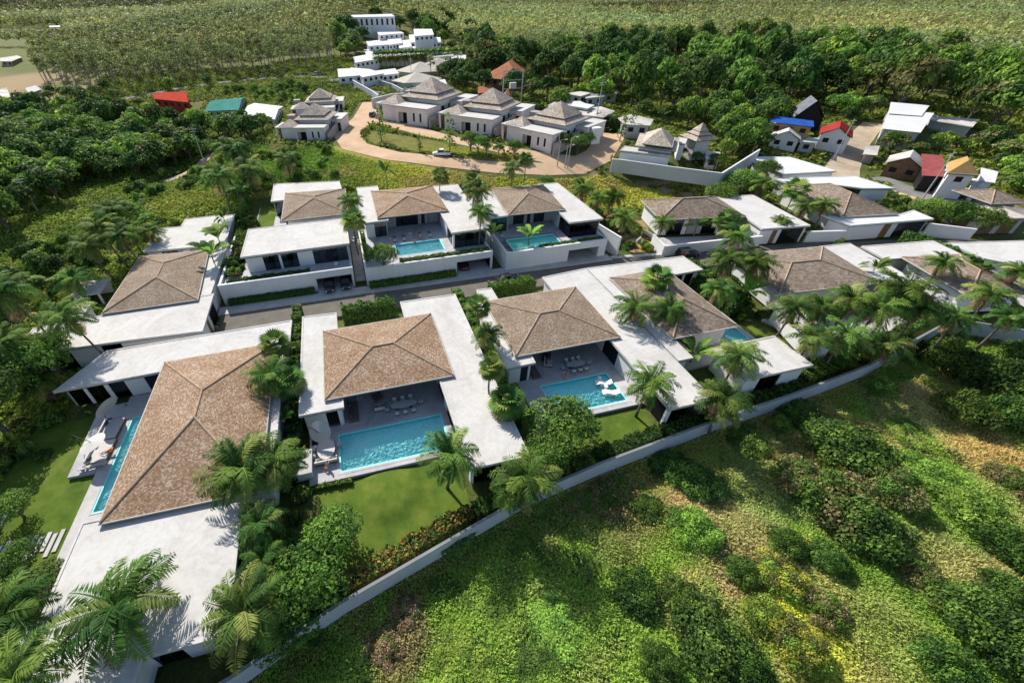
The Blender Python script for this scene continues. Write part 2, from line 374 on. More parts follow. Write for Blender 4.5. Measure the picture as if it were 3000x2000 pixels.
def fan_mesh(n=26, L=1.7):
    Qs, Cs = [], []
    for i in range(n):
        u = i/n; el = 1.3-1.9*u; az = i*2.39996; q = []
        hub = np.array([math.cos(el)*L*.55, 0, math.sin(el)*L*.55]); ax = np.array([math.cos(el-.35), 0, math.sin(el-.35)]); up = np.array([-ax[2], 0, ax[0]])
        for j in range(13):
            th = -1.75+3.5*j/12; d = ax*math.cos(th)+np.array([0, math.sin(th), 0]); wv = -ax*math.sin(th)+np.array([0, math.cos(th), 0])
            l = L*.62*(1-.18*abs(th)/1.75); q.append([hub, hub+d*l*.6-wv*.1+up*.05, hub+d*l-up*.12*l, hub+d*l*.6+wv*.1+up*.05])
        q.append([(0, -.03, 0), tuple(hub+np.array([0, -.02, 0])), tuple(hub+np.array([0, .02, 0])), (0, .03, 0)])
        Q = np.array([[np.asarray(p, float) for p in x] for x in q]); Qs.append(rotq(Q, az)); Cs.append(pal(G_PALM if u < .75 else G_OLIVE, 1)*RNG.uniform(.85, 1.15, (len(Q), 1)))
    return np.concatenate(Qs), np.concatenate(Cs)
def paddle_mesh(n=11, L=2.9, w_=.42, palette=None, fan=False, up=1.25):
    Qs, Cs = [], []
    for i in range(n):
        el0 = up-RNG.uniform(0, .55); az = (i*2.39996) if not fan else (0 if i % 2 else math.pi); roll = 0
        if fan: el0 = .35+1.2*(i/n)
        k = 8; t = np.linspace(0, 1, k); ang = el0-1.25*t**1.6; ds = L*RNG.uniform(.8, 1.15)/(k-1)
        px = np.concatenate([[0], np.cumsum(np.cos(ang[:-1])*ds)]); pz = np.concatenate([[0], np.cumsum(np.sin(ang[:-1])*ds)]); q = []
        wd = [0.03, .04, .5, .9, 1, .95, .7, .08]
        for j in range(k-1):
            for s in (-1, 1):
                a = np.array([px[j], 0, pz[j]]); b = np.array([px[j+1], 0, pz[j+1]])
                wa, wb = w_*wd[j], w_*wd[j+1]; zz = .25
                q.append([a, b, b+np.array([-.05, s*wb, wb*zz]), a+np.array([0, s*wa, wa*zz])])
        Q = np.array(q); Qs.append(rotq(Q, az+RNG.uniform(-.15, .15))); Cs.append(pal(palette or G_LIGHT[:2]+G_MID, 1)*RNG.uniform(.92, 1.08, (len(Q), 1)))
    return np.concatenate(Qs), np.concatenate(Cs)
def tree_blobs(n, R, H, rb, seed):
    r = np.random.default_rng(seed); out = []
    for i in range(n):
        a = i*2.39996+r.uniform(-.4, .4); q = math.sqrt((i+.5)/n); x = math.cos(a)*R*q*.78; y = math.sin(a)*R*q*.78
        z = H*(.55+.42*(1-q*q))+r.uniform(-.12, .08)*H; out.append((x, y, z, rb*r.uniform(.7, 1.25)))
    return out
MESH = {}
def reg(name, QC, mat='leaf'):
    o = quads_obj(name, QC[0], QC[1], M[mat]); me = o.data; bpy.data.objects.remove(o); MESH.setdefault(name, []).append(me)
for k in range(5): reg('palm', palm_mesh(k))
for k in range(3): reg('fan', fan_mesh())
for k in range(3): reg('banana', paddle_mesh(palette=[(.09, .17, .03), (.14, .23, .035), (.06, .11, .03)]))
for k in range(2): reg('traveller', paddle_mesh(13, 3.6, .36, G_MID+G_LIGHT[:1], True))
for k in range(4):   # garden trees: R about 3, H about 5
    reg('round', blob_crown(tree_blobs(20, 3, 3.4, 1.15, k), 210, .15, [G_MID, G_MID, G_DARK, G_LIGHT[:1]+G_MID[1:]]))
for k in range(6):   # woodland trees: R 4.5, crown height 6
    p = [[G_DARK, G_DARK, G_MID], [G_DARK, G_MID, G_OLIVE], [G_MID, G_MID, G_LIGHT[:2]], [G_DARK], [G_MID, G_LIGHT], [G_OLIVE, G_MID]][k]
    reg('wood%d' % k, blob_crown(tree_blobs(16, 4.3, 5.5, 1.75, 20+k)+[(0, 0, 2.4, 2.2)], 26, .52, p, .8))
for k in range(3): reg('column', blob_crown([(random.uniform(-.5, .5), random.uniform(-.5, .5), .8+j*.85, 1.15-.1*j) for j in range(7)], 60, .26, [G_DARK, G_MID, G_OLIVE], 1.))
for k in range(4): reg('rubber', blob_crown([(random.uniform(-1.6, 1.6), random.uniform(-1.6, 1.6), random.uniform(-2.6, 2.6), 1.5) for j in range(9)], 12, .5, G_RUB, 1.2, .7))
SHR = {'dark': [G_DARK, G_DARK, G_MID], 'mid': [G_MID, G_MID, G_DARK], 'light': [G_LIGHT, G_MID], 'yellow': [G_YEL, G_LIGHT, G_OLIVE], 'olive': [G_OLIVE, G_BROWN[:2]+G_OLIVE, G_MID], 'brown': [G_BROWN, G_OLIVE], 'croton': [G_CROTON, G_MID, G_DARK]}
for nm, p in SHR.items():
    for k in range(2):   # unit shrub: radius about 1, height about 1
        bl = [(math.cos(i*2.4)*.62*math.sqrt(i/9), math.sin(i*2.4)*.62*math.sqrt(i/9), .52-.25*i/9+random.uniform(-.08, .1), random.uniform(.3, .42)) for i in range(10)]
        reg('shrub_'+nm, blob_crown(bl, 620, .13, p, 1.0, .3))
for nm, p in SHR.items():   # thicket: radius about 4, height about 2.6
    bl = [(math.cos(i*2.4)*3.1*math.sqrt(i/26), math.sin(i*2.4)*3.1*math.sqrt(i/26), 1.35*(1-.55*i/26)+random.uniform(-.25, .35), random.uniform(.75, 1.25)) for i in range(27)]
    reg('thicket_'+nm, blob_crown(bl, 230, .165, p, .95, .3))
def trunk_mesh(x, y, h, r, bend=0., n=7, seg=6, taper=.6):
    mb = MB(); pts = [(x*t+bend*math.sin(math.pi*t), y*t, h*t) for t in np.linspace(0, 1, seg)]
    mb.tube(pts, [r*(1.25 if i == 0 else 1-(1-taper)*i/(seg-1)) for i in range(seg)], n); return mb
def limbs(h, R, H, r, n=6, seed=0):
    rr = random.Random(seed); mb = MB(); mb.tube([(0, 0, 0), (.05*h, .02*h, h*.5), (0, 0, h), (0, 0, h+H*.5)], [r*1.3, r, r*.8, r*.35], 7)
    for i in range(n):
        a = i*6.283/n+rr.uniform(-.3, .3); z = h*rr.uniform(.75, 1.05)
        mb.tube([(0, 0, z), (math.cos(a)*R*.3, math.sin(a)*R*.3, z+H*.3), (math.cos(a)*R*.68, math.sin(a)*R*.68, z+H*.6)], [r*.5, r*.33, r*.14], 5)
    return mb
LIMB = {}
def limb_mesh(key, mb, mat):
    if key not in LIMB:
        global s_local; s_local = True; o = mb().build('trunk', M[mat]); s_local = False
        LIMB[key] = o.data; bpy.data.objects.remove(o)
    return LIMB[key]
def child(name, me, parent, loc=(0, 0, 0), rz=0, sc=(1, 1, 1)):
    o = bpy.data.objects.new(name, me); COL.objects.link(o); o.parent = parent; o.location = loc; o.rotation_euler = (0, 0, rz); o.scale = sc
    KIDS.setdefault(parent.name, []).append(o); return o
def palm(u, v, hc, rpx, label, kind='palm', z0=None, lean=(0, 0), group=None, r=None, trunk=.16, cat='palm tree', name=None):
    """crown centre seen at photo pixel (u, v), hc metres above its ground"""
    z = z0 if z0 is not None else -.4
    x, y = P(u, v, z+hc)
    R = r or .92*rpx/F_*depth(u, v, z+hc)
    base = {'palm': 3.1, 'fan': 1.65, 'banana': 2.3, 'traveller': 3.2}[kind]
    root = empty(name or {'palm': 'coconut_palm', 'fan': 'fan_palm', 'banana': 'banana_plant', 'traveller': 'travellers_palm'}[kind], (x-lean[0], y-lean[1], z), 0, label, cat, group)
    global s_local; s_local = True
    trunk_mesh(lean[0], lean[1], hc, trunk, random.uniform(-.15, .15)*hc*.3).build('trunk', M['trunk'], root, True); s_local = False
    child('crown', random.choice(MESH[kind]), root, (lean[0], lean[1], hc), random.uniform(0, 6.28), (R/base,)*3)
    return root
def tree(x, y, z, kind, sc, label, cat='tree', group=None, name='broadleaf_tree', h=None, mat='trunk', stretch=1.):
    root = empty(name, (x, y, z), 0, label, cat, group)
    R, H = {'round': (3, 3.4), 'column': (.9, 5), 'rubber': (1.6, 3)}.get(kind, (4.3, 5.5))
    h = h if h is not None else {'round': 1.6, 'column': .8, 'rubber': 8}.get(kind, 3.5)
    key = (kind[:4], round(h))
    if kind == 'column': me = limb_mesh(key, lambda: trunk_mesh(0, 0, h+3, .12), mat)
    elif kind == 'rubber': me = limb_mesh(key, lambda: limbs(h, 1.6, 3.5, .16, 4), mat)
    else: me = limb_mesh(key, lambda: limbs(h, R, H, .2 if kind == 'round' else .3), mat)
    child('trunk', me, root, (0, 0, 0), random.uniform(0, 6), (sc, sc, sc))
    zc = {'column': h*.6, 'rubber': h+2.4}.get(kind, h*.75)*sc
    child('crown', random.choice(MESH[kind]), root, (0, 0, zc), random.uniform(0, 6.28), (sc, sc, sc*stretch))
    return root
def bush(x, y, z, kind, r, hgt, label, cat='bush', group=None, name='bush', thicket=False):
    me = random.choice(MESH[('thicket_' if thicket else 'shrub_')+kind])
    o = bpy.data.objects.new(name, me); COL.objects.link(o); o.location = (x, y, z); o.rotation_euler = (0, 0, random.uniform(0, 6.28))
    k = (r/4, r/4, hgt/2.6) if thicket else (r, r, hgt); o.scale = k
    return tag(o, label, cat, group)
def hedge(pts, wd, z0, h, label, pp='mid', size=.2, dens=55, group=None, name='hedge', bumpy=.25):
    """one clipped or loose hedge along plan points"""
    Qs, Cs = [], []
    for (x0, y0), (x1, y1) in zip(pts[:-1], pts[1:]):
        L = math.hypot(x1-x0, y1-y0); n = int(L*(wd+2*h)*dens)
        t = RNG.random(n); s = RNG.uniform(-1, 1, n); q = RNG.random(n); dx, dy = (x1-x0)/L, (y1-y0)/L
        top = q < wd/(wd+2*h); off = np.where(top, s*wd/2, np.sign(s)*wd/2*RNG.uniform(.82, 1.05, n)); zz = np.where(top, h*RNG.uniform(.9, 1.05, n), h*RNG.random(n))
        bm = bumpy*(np.sin(t*L*1.7+x0)*.5+np.sin(t*L*4.1+y0)*.5); zz = zz*(1+bm*.5*np.abs(off)*0+bm*.6); off = off*(1+bm*.4)
        c = np.stack([x0+dx*t*L-dy*off, y0+dy*t*L+dx*off, z0+zz], 1)
        nor = np.stack([np.where(top, 0, -dy*np.sign(off)), np.where(top, 0, dx*np.sign(off)), np.where(top, 1, .4)], 1)
        ps = SHR[pp]; Q, C = leaves(c, nor, size, ps[random.randrange(len(ps))]+ps[0], 1.6, .6)
        Qs.append(Q); Cs.append(C)
    o = quads_obj(name, np.concatenate(Qs), np.concatenate(Cs), M['leaf'])
    core = MB()
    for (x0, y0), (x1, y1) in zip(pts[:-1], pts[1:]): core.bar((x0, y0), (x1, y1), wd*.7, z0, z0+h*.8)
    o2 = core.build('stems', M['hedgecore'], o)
    return tag(o, label, 'hedge', group)
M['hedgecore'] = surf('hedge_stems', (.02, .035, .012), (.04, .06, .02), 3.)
# ------------------------------------------------------------------ ground
def axis(a, b, d0, far_a, far_b, g=1.12):
    c = list(np.arange(a, b, d0)); s = d0; x = c[-1]
    while x < far_b: s *= g; x += s; c.append(x)
    s = d0; x = c[0]; l = []
    while x > far_a: s *= g; x -= s; l.append(x)
    return np.array(l[::-1]+c)
gx = axis(-115, 190, 1.2, -5500, 5500); gy = axis(-12, 335, 1.2, -200, 6000)
X, Y = np.meshgrid(gx, gy); Z = T(X, Y)
def inpoly(x, y, poly):
    x = np.asarray(x); c = np.zeros(x.shape, bool); n = len(poly)
    for i in range(n):
        (x0, y0), (x1, y1) = poly[i], poly[(i+1) % n]
        k = ((y0 > y) != (y1 > y)) & (x < (x1-x0)*(y-y0)/((y1-y0) or 1e-9)+x0); c ^= k
    return c
def vnoise(x, y, s, seed=0):
    r = np.random.default_rng(seed); g = r.random((64, 64)); xs, ys = x/s+17, y/s+31
    xi, yi = np.floor(xs).astype(int), np.floor(ys).astype(int); fx, fy = xs-xi, ys-yi; fx = fx*fx*(3-2*fx); fy = fy*fy*(3-2*fy)
    a = g[xi % 64, yi % 64]; b = g[(xi+1) % 64, yi % 64]; c = g[xi % 64, (yi+1) % 64]; d = g[(xi+1) % 64, (yi+1) % 64]
    return (a*(1-fx)+b*fx)*(1-fy)+(c*(1-fx)+d*fx)*fy
def groundcol(x, y):
    n = vnoise(x, y, 6)*.5+vnoise(x, y, 2.3, 1)*.3+vnoise(x, y, 17, 2)*.2
    n = n[..., None]
    c = np.array((.05, .075, .022))*(1-n)+np.array((.13, .15, .045))*n
    fld = (ss(-60, -40, x)*ss(104, 112, y)*0+inpoly(x, y, STRIP)).astype(float)[..., None]
    c = c*(1-fld)+fld*(np.array((.15, .17, .03))*(1-n)+np.array((.28, .27, .06))*n)
    d = np.hypot(x, y)[..., None]; far = ss(230, 300, d)
    c = c*(1-far)+far*(np.array((.10, .12, .035))*(1-n)+np.array((.16, .17, .06))*n)
    for (px, py, r, k) in DIRT:
        q = (1-ss(.55, 1.1, (np.hypot(x-px, y-py)/r)*(.75+.5*vnoise(x, y, r*.35+.6, 5))))[..., None]*k
        c = c*(1-q)+q*np.array((.36, .26, .17))
    return c
STRIP = [(-24, 108), (-40, 118), (-48, 138), (-22, 150), (0, 140), (20, 118), (45, 102), (72, 103), (84, 90), (90, 82), (60, 88), (46, 94), (20, 101), (0, 110)]
DIRT = [(31, 17, 3, .8), (34, 10, 3.5, .7), (12, 13, 2, .5), (-4, 9, 2.5, .6), (46, 12, 4, .5), (72, 22, 4, .7), (84, 24, 5, .5), (90, 15, 7, .6), (62, 19, 3, .5), (-112, 260, 26, .8), (-190, 330, 45, .9), (-130, 300, 25, .6), (-64, 262, 8, .9), (24, 9, 3, .5), (52, 4, 4, .5),
        (170, 80, 14, .8), (200, 90, 16, .6), (160, 68, 8, .8), (84, 92, 8, .8), (68, 101, 4, .7), (20, 105, 9, .5), (-55, 100, 6, .5), (-62, 84, 4, .6), (-75, 130, 7, .4), (64, 80, 5, .7), (55, 76, 6, .6)]
DIRT += [(*PT(u, v)[:2], r, .9) for u, v, r in ((1780, 57, 40), (1900, 56, 60), (2280, 38, 90), (1500, 52, 20))]
def grid_mesh(name, X, Y, Z, Cc, mat):
    ny, nx = X.shape; me = bpy.data.meshes.new(name)
    co = np.stack([X, Y, Z], -1).reshape(-1, 3).astype(np.float32); me.vertices.add(len(co)); me.vertices.foreach_set('co', co.ravel())
    i = np.arange(nx*ny).reshape(ny, nx); q = np.stack([i[:-1, :-1], i[:-1, 1:], i[1:, 1:], i[1:, :-1]], -1).reshape(-1, 4).astype(np.int32)
    me.loops.add(q.size); me.loops.foreach_set('vertex_index', q.ravel()); me.polygons.add(len(q)); me.polygons.foreach_set('loop_start', np.arange(len(q), dtype=np.int32)*4)
    at = me.color_attributes.new('tint', 'FLOAT_COLOR', 'POINT'); c4 = np.ones((len(co), 4), np.float32); c4[:, :3] = Cc.reshape(-1, 3); at.data.foreach_set('color', c4.ravel())
    me.update(calc_edges=True); return link(name, me, mat, None, True)
def groundmat():
    m, nt, b, o = newmat('earth_and_grass'); b.inputs['Roughness'].default_value = .95; b.inputs['Specular IOR Level'].default_value = .1
    at = N(nt, 'Attribute', attribute_name='tint'); g = N(nt, 'NewGeometry'); n1 = N(nt, 'TexNoise', Scale=2.2, Detail=8., Roughness=.75); nt.links.new(g.outputs['Position'], n1.inputs['Vector'])
    r = ramp(nt, n1.outputs[0], [(.3, (.45, .5, .4)), (.6, (1.25, 1.2, 1.1))]); mx = N(nt, 'MixRGB', blend_type='MULTIPLY'); mx.inputs[0].default_value = 1
    nt.links.new(at.outputs['Color'], mx.inputs[1]); nt.links.new(r.outputs[0], mx.inputs[2]); nt.links.new(mx.outputs[0], b.inputs['Base Color'])
    bp = N(nt, 'Bump', Strength=.7, Distance=.25); nt.links.new(n1.outputs[0], bp.inputs['Height']); nt.links.new(bp.outputs[0], b.inputs['Normal']); return m
M['ground'] = groundmat()
tag(grid_mesh('ground', X, Y, Z, groundcol(X, Y), M['ground']), kind='structure')
def sheet(name, pts, up, mat, sub=3., kind='structure', **k):
    """flat-laid sheet following the ground: triangulated fan of a band of points left/right"""
    mb = MB(); L, Rr = pts
    for i in range(len(L)-1):
        n = max(1, int(math.hypot(L[i+1][0]-L[i][0], L[i+1][1]-L[i][1])/sub))
        m = max(1, int(math.hypot(L[i][0]-Rr[i][0], L[i][1]-Rr[i][1])/sub))
        for a in range(n):
            for b in range(m):
                q = []
                for (s, t) in ((a, b), (a+1, b), (a+1, b+1), (a, b+1)):
                    s /= n; t /= m; lx = L[i][0]+(L[i+1][0]-L[i][0])*s; ly = L[i][1]+(L[i+1][1]-L[i][1])*s; rx = Rr[i][0]+(Rr[i+1][0]-Rr[i][0])*s; ry = Rr[i][1]+(Rr[i+1][1]-Rr[i][1])*s
                    x, y = lx+(rx-lx)*t, ly+(ry-ly)*t; q.append((x, y, float(T(x, y))+up))
                mb.poly(q)
    return tag(mb.build(name, mat), kind=kind, **k)
def band(center, w_):
    L, Rr = [], []
    for i, (x, y) in enumerate(center):
        a = center[max(i-1, 0)]; b = center[min(i+1, len(center)-1)]; d = math.hypot(b[0]-a[0], b[1]-a[1]); nx, ny = -(b[1]-a[1])/d, (b[0]-a[0])/d
        ww = w_[i] if hasattr(w_, '__len__') else w_
        L.append((x+nx*ww/2, y+ny*ww/2)); Rr.append((x-nx*ww/2, y-ny*ww/2))
    return L, Rr
# ------------------------------------------------------------------ building parts
def inset(poly, d):
    n = len(poly); a = sum(poly[i][0]*poly[(i+1) % n][1]-poly[(i+1) % n][0]*poly[i][1] for i in range(n)); sg = 1 if a > 0 else -1; out = []
    for i in range(n):
        p0, p1, p2 = [Vector(poly[k % n]) for k in (i-1, i, i+1)]
        d1 = (p1-p0).normalized(); d2 = (p2-p1).normalized(); n1 = Vector((-d1.y, d1.x))*sg; n2 = Vector((-d2.y, d2.x))*sg
        m = (n1+n2); m = m/max(.2, m.length_squared)*2; out.append((p1.x+m.x*d, p1.y+m.y*d))
    return out
def lerp(p, q, t): return (p[0]+(q[0]-p[0])*t, p[1]+(q[1]-p[1])*t)
def window(root, p, q, z0, z1, kind='g', mull=2, name='window'):
    """p to q seen from outside left to right or reverse; frame, glass and curtain"""
    L = math.hypot(q[0]-p[0], q[1]-p[1]); f = MB(); fw = .07
    f.bar(p, q, .10, z0, z0+fw); f.bar(p, q, .10, z1-fw, z1)
    n = max(1, mull)
    for i in range(n+1):
        a = lerp(p, q, max(0, i/n-fw/L/2)); b = lerp(p, q, min(1, i/n+fw/L/2)); f.bar(a, b, .096, z0+fw, z1-fw)
    w = f.build(name, M['dark'], root)
    g = MB().bar(lerp(p, q, .01), lerp(p, q, .99), .02, z0+fw, z1-fw); g.build('pane', M['glass'], w)
    if 'c' in kind:
        c = MB(); d = Vector((q[0]-p[0], q[1]-p[1])).normalized(); nn = Vector((-d.y, d.x))*CURT
        for (t0, t1) in ((0.02, .34), (.66, .98)) if kind == 'c' else ((.02, .98),):
            k = max(2, int((t1-t0)*L/.18)); pts = []
            for j in range(k*2+1):
                s = t0+(t1-t0)*j/(k*2); o = .25+.06*(j % 2); e = lerp(p, q, s); pts.append((e[0]+nn.x*o, e[1]+nn.y*o))
            for a, b in zip(pts[:-1], pts[1:]): c.poly([(a[0], a[1], z0+.1), (b[0], b[1], z0+.1), (b[0], b[1], z1-.1), (a[0], a[1], z1-.1)])
        c.build('curtain', M['curtain'], w)
CURT = 1
def side(root, wmb, p, q, z0, z1, segs, th=.25):
    tot = sum(s[1] for s in segs); t = 0
    for s in segs:
        a = lerp(p, q, t/tot); t += s[1]; b = lerp(p, q, t/tot); k = s[0]
        if k == 'w': wmb.bar(a, b, th, z0, z1)
        elif k == 'h': wmb.bar(a, b, th, z0, z0+(z1-z0)*.35); window(root, a, b, z0+(z1-z0)*.35, z1, 'g', 2)
        elif k == 's':   # timber lattice screen
            m = MB(); L = math.hypot(b[0]-a[0], b[1]-a[1]); n = max(3, int(L/.22))
            for j in range(n+1): m.bar(lerp(a, b, max(0, j/n-.02/L)), lerp(a, b, min(1, j/n+.02/L)+1e-4), .06, z0, z1)
            for zz in np.arange(z0, z1, .35): m.bar(a, b, .05, zz, zz+.05)
            m.build('lattice_screen', M['dark'], root)
        elif k == 'd': m = MB(); m.bar(a, b, .14, z0, z1-.2); m.build('door', M['wood'], root); wmb.bar(a, b, th, z1-.2, z1)
        elif k == 'o': pass
        else: window(root, a, b, z0+.02, z1-.02, k, max(1, round(math.hypot(b[0]-a[0], b[1]-a[1])/1.3)))
RN = [0]
def wing(root, poly, z0, zr, sides=None, ins=.55, roof='roof', wall='plaster', lip=True, th=.3, inner=True):
    """flat-roofed block: poly is the roof outline; sides = {edge index: segments}"""
    RN[0] += 1; e = (RN[0] % 7)*.004; sides = sides or {}
    r = MB(); r.prism(poly, zr-th+e, zr+e)
    if lip:
        ip = inset(poly, .22)
        for i in range(len(poly)):
            a, b = poly[i], poly[(i+1) % len(poly)]; c, d = ip[(i+1) % len(poly)], ip[i]; r.prism([a, b, c, d], zr+e+.002, zr+e+.07)
    r.build('flat_roof', M[roof], root)
    f = MB(); f.prism(inset(poly, .07), zr-th-.13, zr-th+e-.003); f.build('gap_shade', M['dark'], root)  # dark band whose colour stands in for the shadow gap under the slab
    wp = inset(poly, ins); wm = MB(); zt = zr-th-.13; n = len(wp)
    a = sum(wp[i][0]*wp[(i+1) % n][1]-wp[(i+1) % n][0]*wp[i][1] for i in range(n))
    global CURT; CURT = 1 if a > 0 else -1
    for i in range(n): side(root, wm, wp[i], wp[(i+1) % n], z0, zt, sides.get(i, [('w', 1)]))
    if wm.f: wm.build('wall', M[wall], root)
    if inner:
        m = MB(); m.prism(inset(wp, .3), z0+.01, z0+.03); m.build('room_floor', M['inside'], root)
def hip(root, quad, z, rise, ridge=None, mat='tile', eave='eave', ovr=0, cap=True, name='hip_roof', th=.2):
    """quad = BL, BR, FR, FL eave corners"""
    q = [Vector((p[0], p[1], z)) for p in quad]; lw = ((q[1]-q[0]).length+(q[2]-q[3]).length)/2; ld = ((q[3]-q[0]).length+(q[2]-q[1]).length)/2
    c = sum(q, Vector())/4; ridge = abs(lw-ld) if ridge is None else ridge
    ax = ((q[1]-q[0])+(q[2]-q[3])).normalized() if lw >= ld else ((q[3]-q[0])+(q[2]-q[1])).normalized()
    A = c-ax*ridge/2+Vector((0, 0, rise)); B = c+ax*ridge/2+Vector((0, 0, rise))
    if lw >= ld: faces = [(q[3], q[2], B, A), (q[1], q[0], A, B), (q[0], q[3], A), (q[2], q[1], B)]; hips = [(q[0], A), (q[3], A), (q[1], B), (q[2], B)]
    else: faces = [(q[0], q[3], B, A), (q[2], q[1], A, B), (q[1], q[0], A), (q[3], q[2], B)]; hips = [(q[0], A), (q[1], A), (q[2], B), (q[3], B)]
    mb = MB()
    for f in faces:
        e = (f[1]-f[0]).normalized(); n = (f[1]-f[0]).cross(f[2]-f[0]).normalized()
        s = n.cross(e); off = hash((round(f[0].x, 1), round(f[0].y, 1))) % 97*.37
        mb.poly(f, uv=[((p-f[0]).dot(e)+off, (p-f[0]).dot(s)) for p in f])
    mb.build(name, M[mat], root)
    if cap:
        m = MB()
        for a, b in hips+([(A, B)] if ridge > .1 else []): m.tube([a+(b-a)*.005+Vector((0, 0, .02)), b+Vector((0, 0, .02))], .13, 6)
        m.build('ridge_cap', M['ridge'], root)
    e = MB(); qq = [(p.x, p.y) for p in q]; e.prism(inset(qq, -.12), z-th, z-.01); e.build('eave', M[eave], root)
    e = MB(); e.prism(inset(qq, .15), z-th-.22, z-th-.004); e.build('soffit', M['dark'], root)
def villa(label, loc, name='villa', cat='villa', group=None): return empty(name, (loc[0], loc[1], loc[2] if len(loc) > 2 else 0), 0, label, cat, group)
def R4(x0, x1, y0, y1): return [(x0, y1), (x1, y1), (x1, y0), (x0, y0)]       # edges 0 back 1 right 2 front 3 left
def slab(root, poly, z0, z1, mat='stone', name='terrace'): return MB().prism(poly, z0, z1).build(name, M[mat], root)
def pool(poly, z, label, d=.42, coping=.3, name='swimming_pool'):
    """basin set into the terrace; the terrace slab is built around it by the caller"""
    c = (sum(p[0] for p in poly)/len(poly), sum(p[1] for p in poly)/len(poly))
    r = empty(name, (c[0], c[1], z-d), 0, label, 'pool'); n = len(poly)
    b = MB(); b.poly([(x, y, z-d) for x, y in (poly if sum(poly[i][0]*poly[(i+1) % n][1]-poly[(i+1) % n][0]*poly[i][1] for i in range(n)) > 0 else poly[::-1])])
    out = inset(poly, -.18)
    for i in range(n): b.prism([poly[i], poly[(i+1) % n], out[(i+1) % n], out[i]], z-d-.02, z-.03)
    b.build('basin', M['basin'], r)
    wmb = MB(); wmb.poly([(x, y, z-.12) for x, y in (poly if sum(poly[i][0]*poly[(i+1) % n][1]-poly[(i+1) % n][0]*poly[i][1] for i in range(n)) > 0 else poly[::-1])]); wmb.build('water', M['water'], r)
    cp = MB()
    for i in range(n): cp.prism([out[i], out[(i+1) % n], inset(out, -coping)[(i+1) % n], inset(out, -coping)[i]], z-.1, z+.025)
    cp.build('coping', M['deck'], r); return r
def around(root, x0, x1, y0, y1, px0, px1, py0, py1, z0, z1, mat='stone', name='terrace'):
    m = MB(); g = .18
    px0 -= g; px1 += g; py0 -= g; py1 += g
    if py1 < y1: m.box(x0, x1, py1, y1, z0, z1)
    if py0 > y0: m.box(x0, x1, y0, py0, z0, z1)
    if px0 > x0: m.box(x0, px0, max(y0, py0), min(y1, py1), z0, z1)
    if px1 < x1: m.box(px1, x1, max(y0, py0), min(y1, py1), z0, z1)
    return m.build(name, M[mat], root)
# ------------------------------------------------------------------ street and walls
st_c = [(-24.6, 63.2), (0, 62.9), (25, 62.6), (45, 62.2), (60, 60.9), (75, 59.7), (92, 57.5), (110, 53.6), (130, 47.5)]
def road(name, c, w_, z0, z1, mat, **k):
    L, Rr = band(c, w_); m = MB()
    for i in range(len(L)-1): m.prism([L[i], L[i+1], Rr[i+1], Rr[i]], z0, z1)
    return tag(m.build(name, M[mat]), kind='structure')
road('street', st_c, 5.6, -.9, 0, 'asphalt')
pv = [(-25, 66.95), (0, 66.9), (26, 66.3), (50, 65.8)]; road('pavement', pv, 2.4, -.9, .13, 'kerb')
road('kerb', [(50.2, 65.6), (60, 64.0), (75, 62.6)], .8, -.9, .12, 'kerb')
def wallrun(pts, z0, z1, th, label, mat='plaster', cap='plaster', name='boundary_wall', joints=0, cat='wall'):
    c = pts[len(pts)//2]; r = empty(name, (c[0], c[1], z0), 0, label, cat); m = MB(); k = MB()
    L, Rr = band(pts, th); L2, R2 = band(pts, th+.08)
    for i in range(len(L)-1):
        m.prism([L[i], L[i+1], Rr[i+1], Rr[i]], z0, z1); k.prism([L2[i], L2[i+1], R2[i+1], R2[i]], z1+.002, z1+.07)
    m.build('wall', M[mat], r); k.build('coping', M[cap], r)
    if joints:
        j = MB()
        for i in range(len(pts)-1):
            a, b = Rr[i], Rr[i+1]; l = math.hypot(b[0]-a[0], b[1]-a[1]); n = int(l/joints)
            for t in range(1, n): e = lerp(a, b, t/n); j.bar(lerp(a, b, t/n-.008/l), lerp(a, b, t/n+.008/l), .012, z0+.05, z1-.02)
        j.build('joint', M['kerb'], r)
    return r
wallrun(WALL, -2.6, 1.05, .2, 'long pale boundary wall between the villa gardens and the wild field', 'wallgrey', 'wallcap', joints=3.2)
# ------------------------------------------------------------------ front-row villas
LT = .0
# villa A: far left, entrance at the street end
v = villa('white villa with hipped shingle roof at the dead end of the street', (-34, 74, -.5))
wing(v, [(-26.0, 101.6), (-25.8, 86), (-41.4, 87), (-41.6, 97.9), (-36.8, 97.6), (-36.8, 101.6)], -.5, 3.6, {1: [('w', 2), ('g', 3), ('w', 1), ('g', 3), ('w', 2)]})
wing(v, [(-50.4, 64.6), (-42.2, 65.4), (-24.7, 67.3), (-24.5, 56.9), (-35, 57.5), (-50.3, 58.0)], -.5, 3.6, {4: [('w', 1), ('g', 2), ('w', 3), ('g', 2.4), ('w', .5), ('g', 1.5), ('w', .3)], 5: [('w', 1), ('g', 3)], 2: [('s', 4), ('w', 1), ('d', 1.2), ('w', 3)]})
wing(v, R4(-47.6, -44.2, 66.2, 70.2), -.5, 3.58)
wing(v, R4(-28.2, -25.2, 67.2, 86.3), -.5, 3.57, {}, .3)
hip(v, [(-41.0, 84.3), (-28.4, 83.6), (-26.9, 65.6), (-41.0, 65.5)], 4.0, 1.5, 5.2, 'tile2')
m = MB(); m.box(-40.3, -28.0, 66.3, 83.3, -.5, 3.6); m.build('hall_wall', M['plaster'], v)
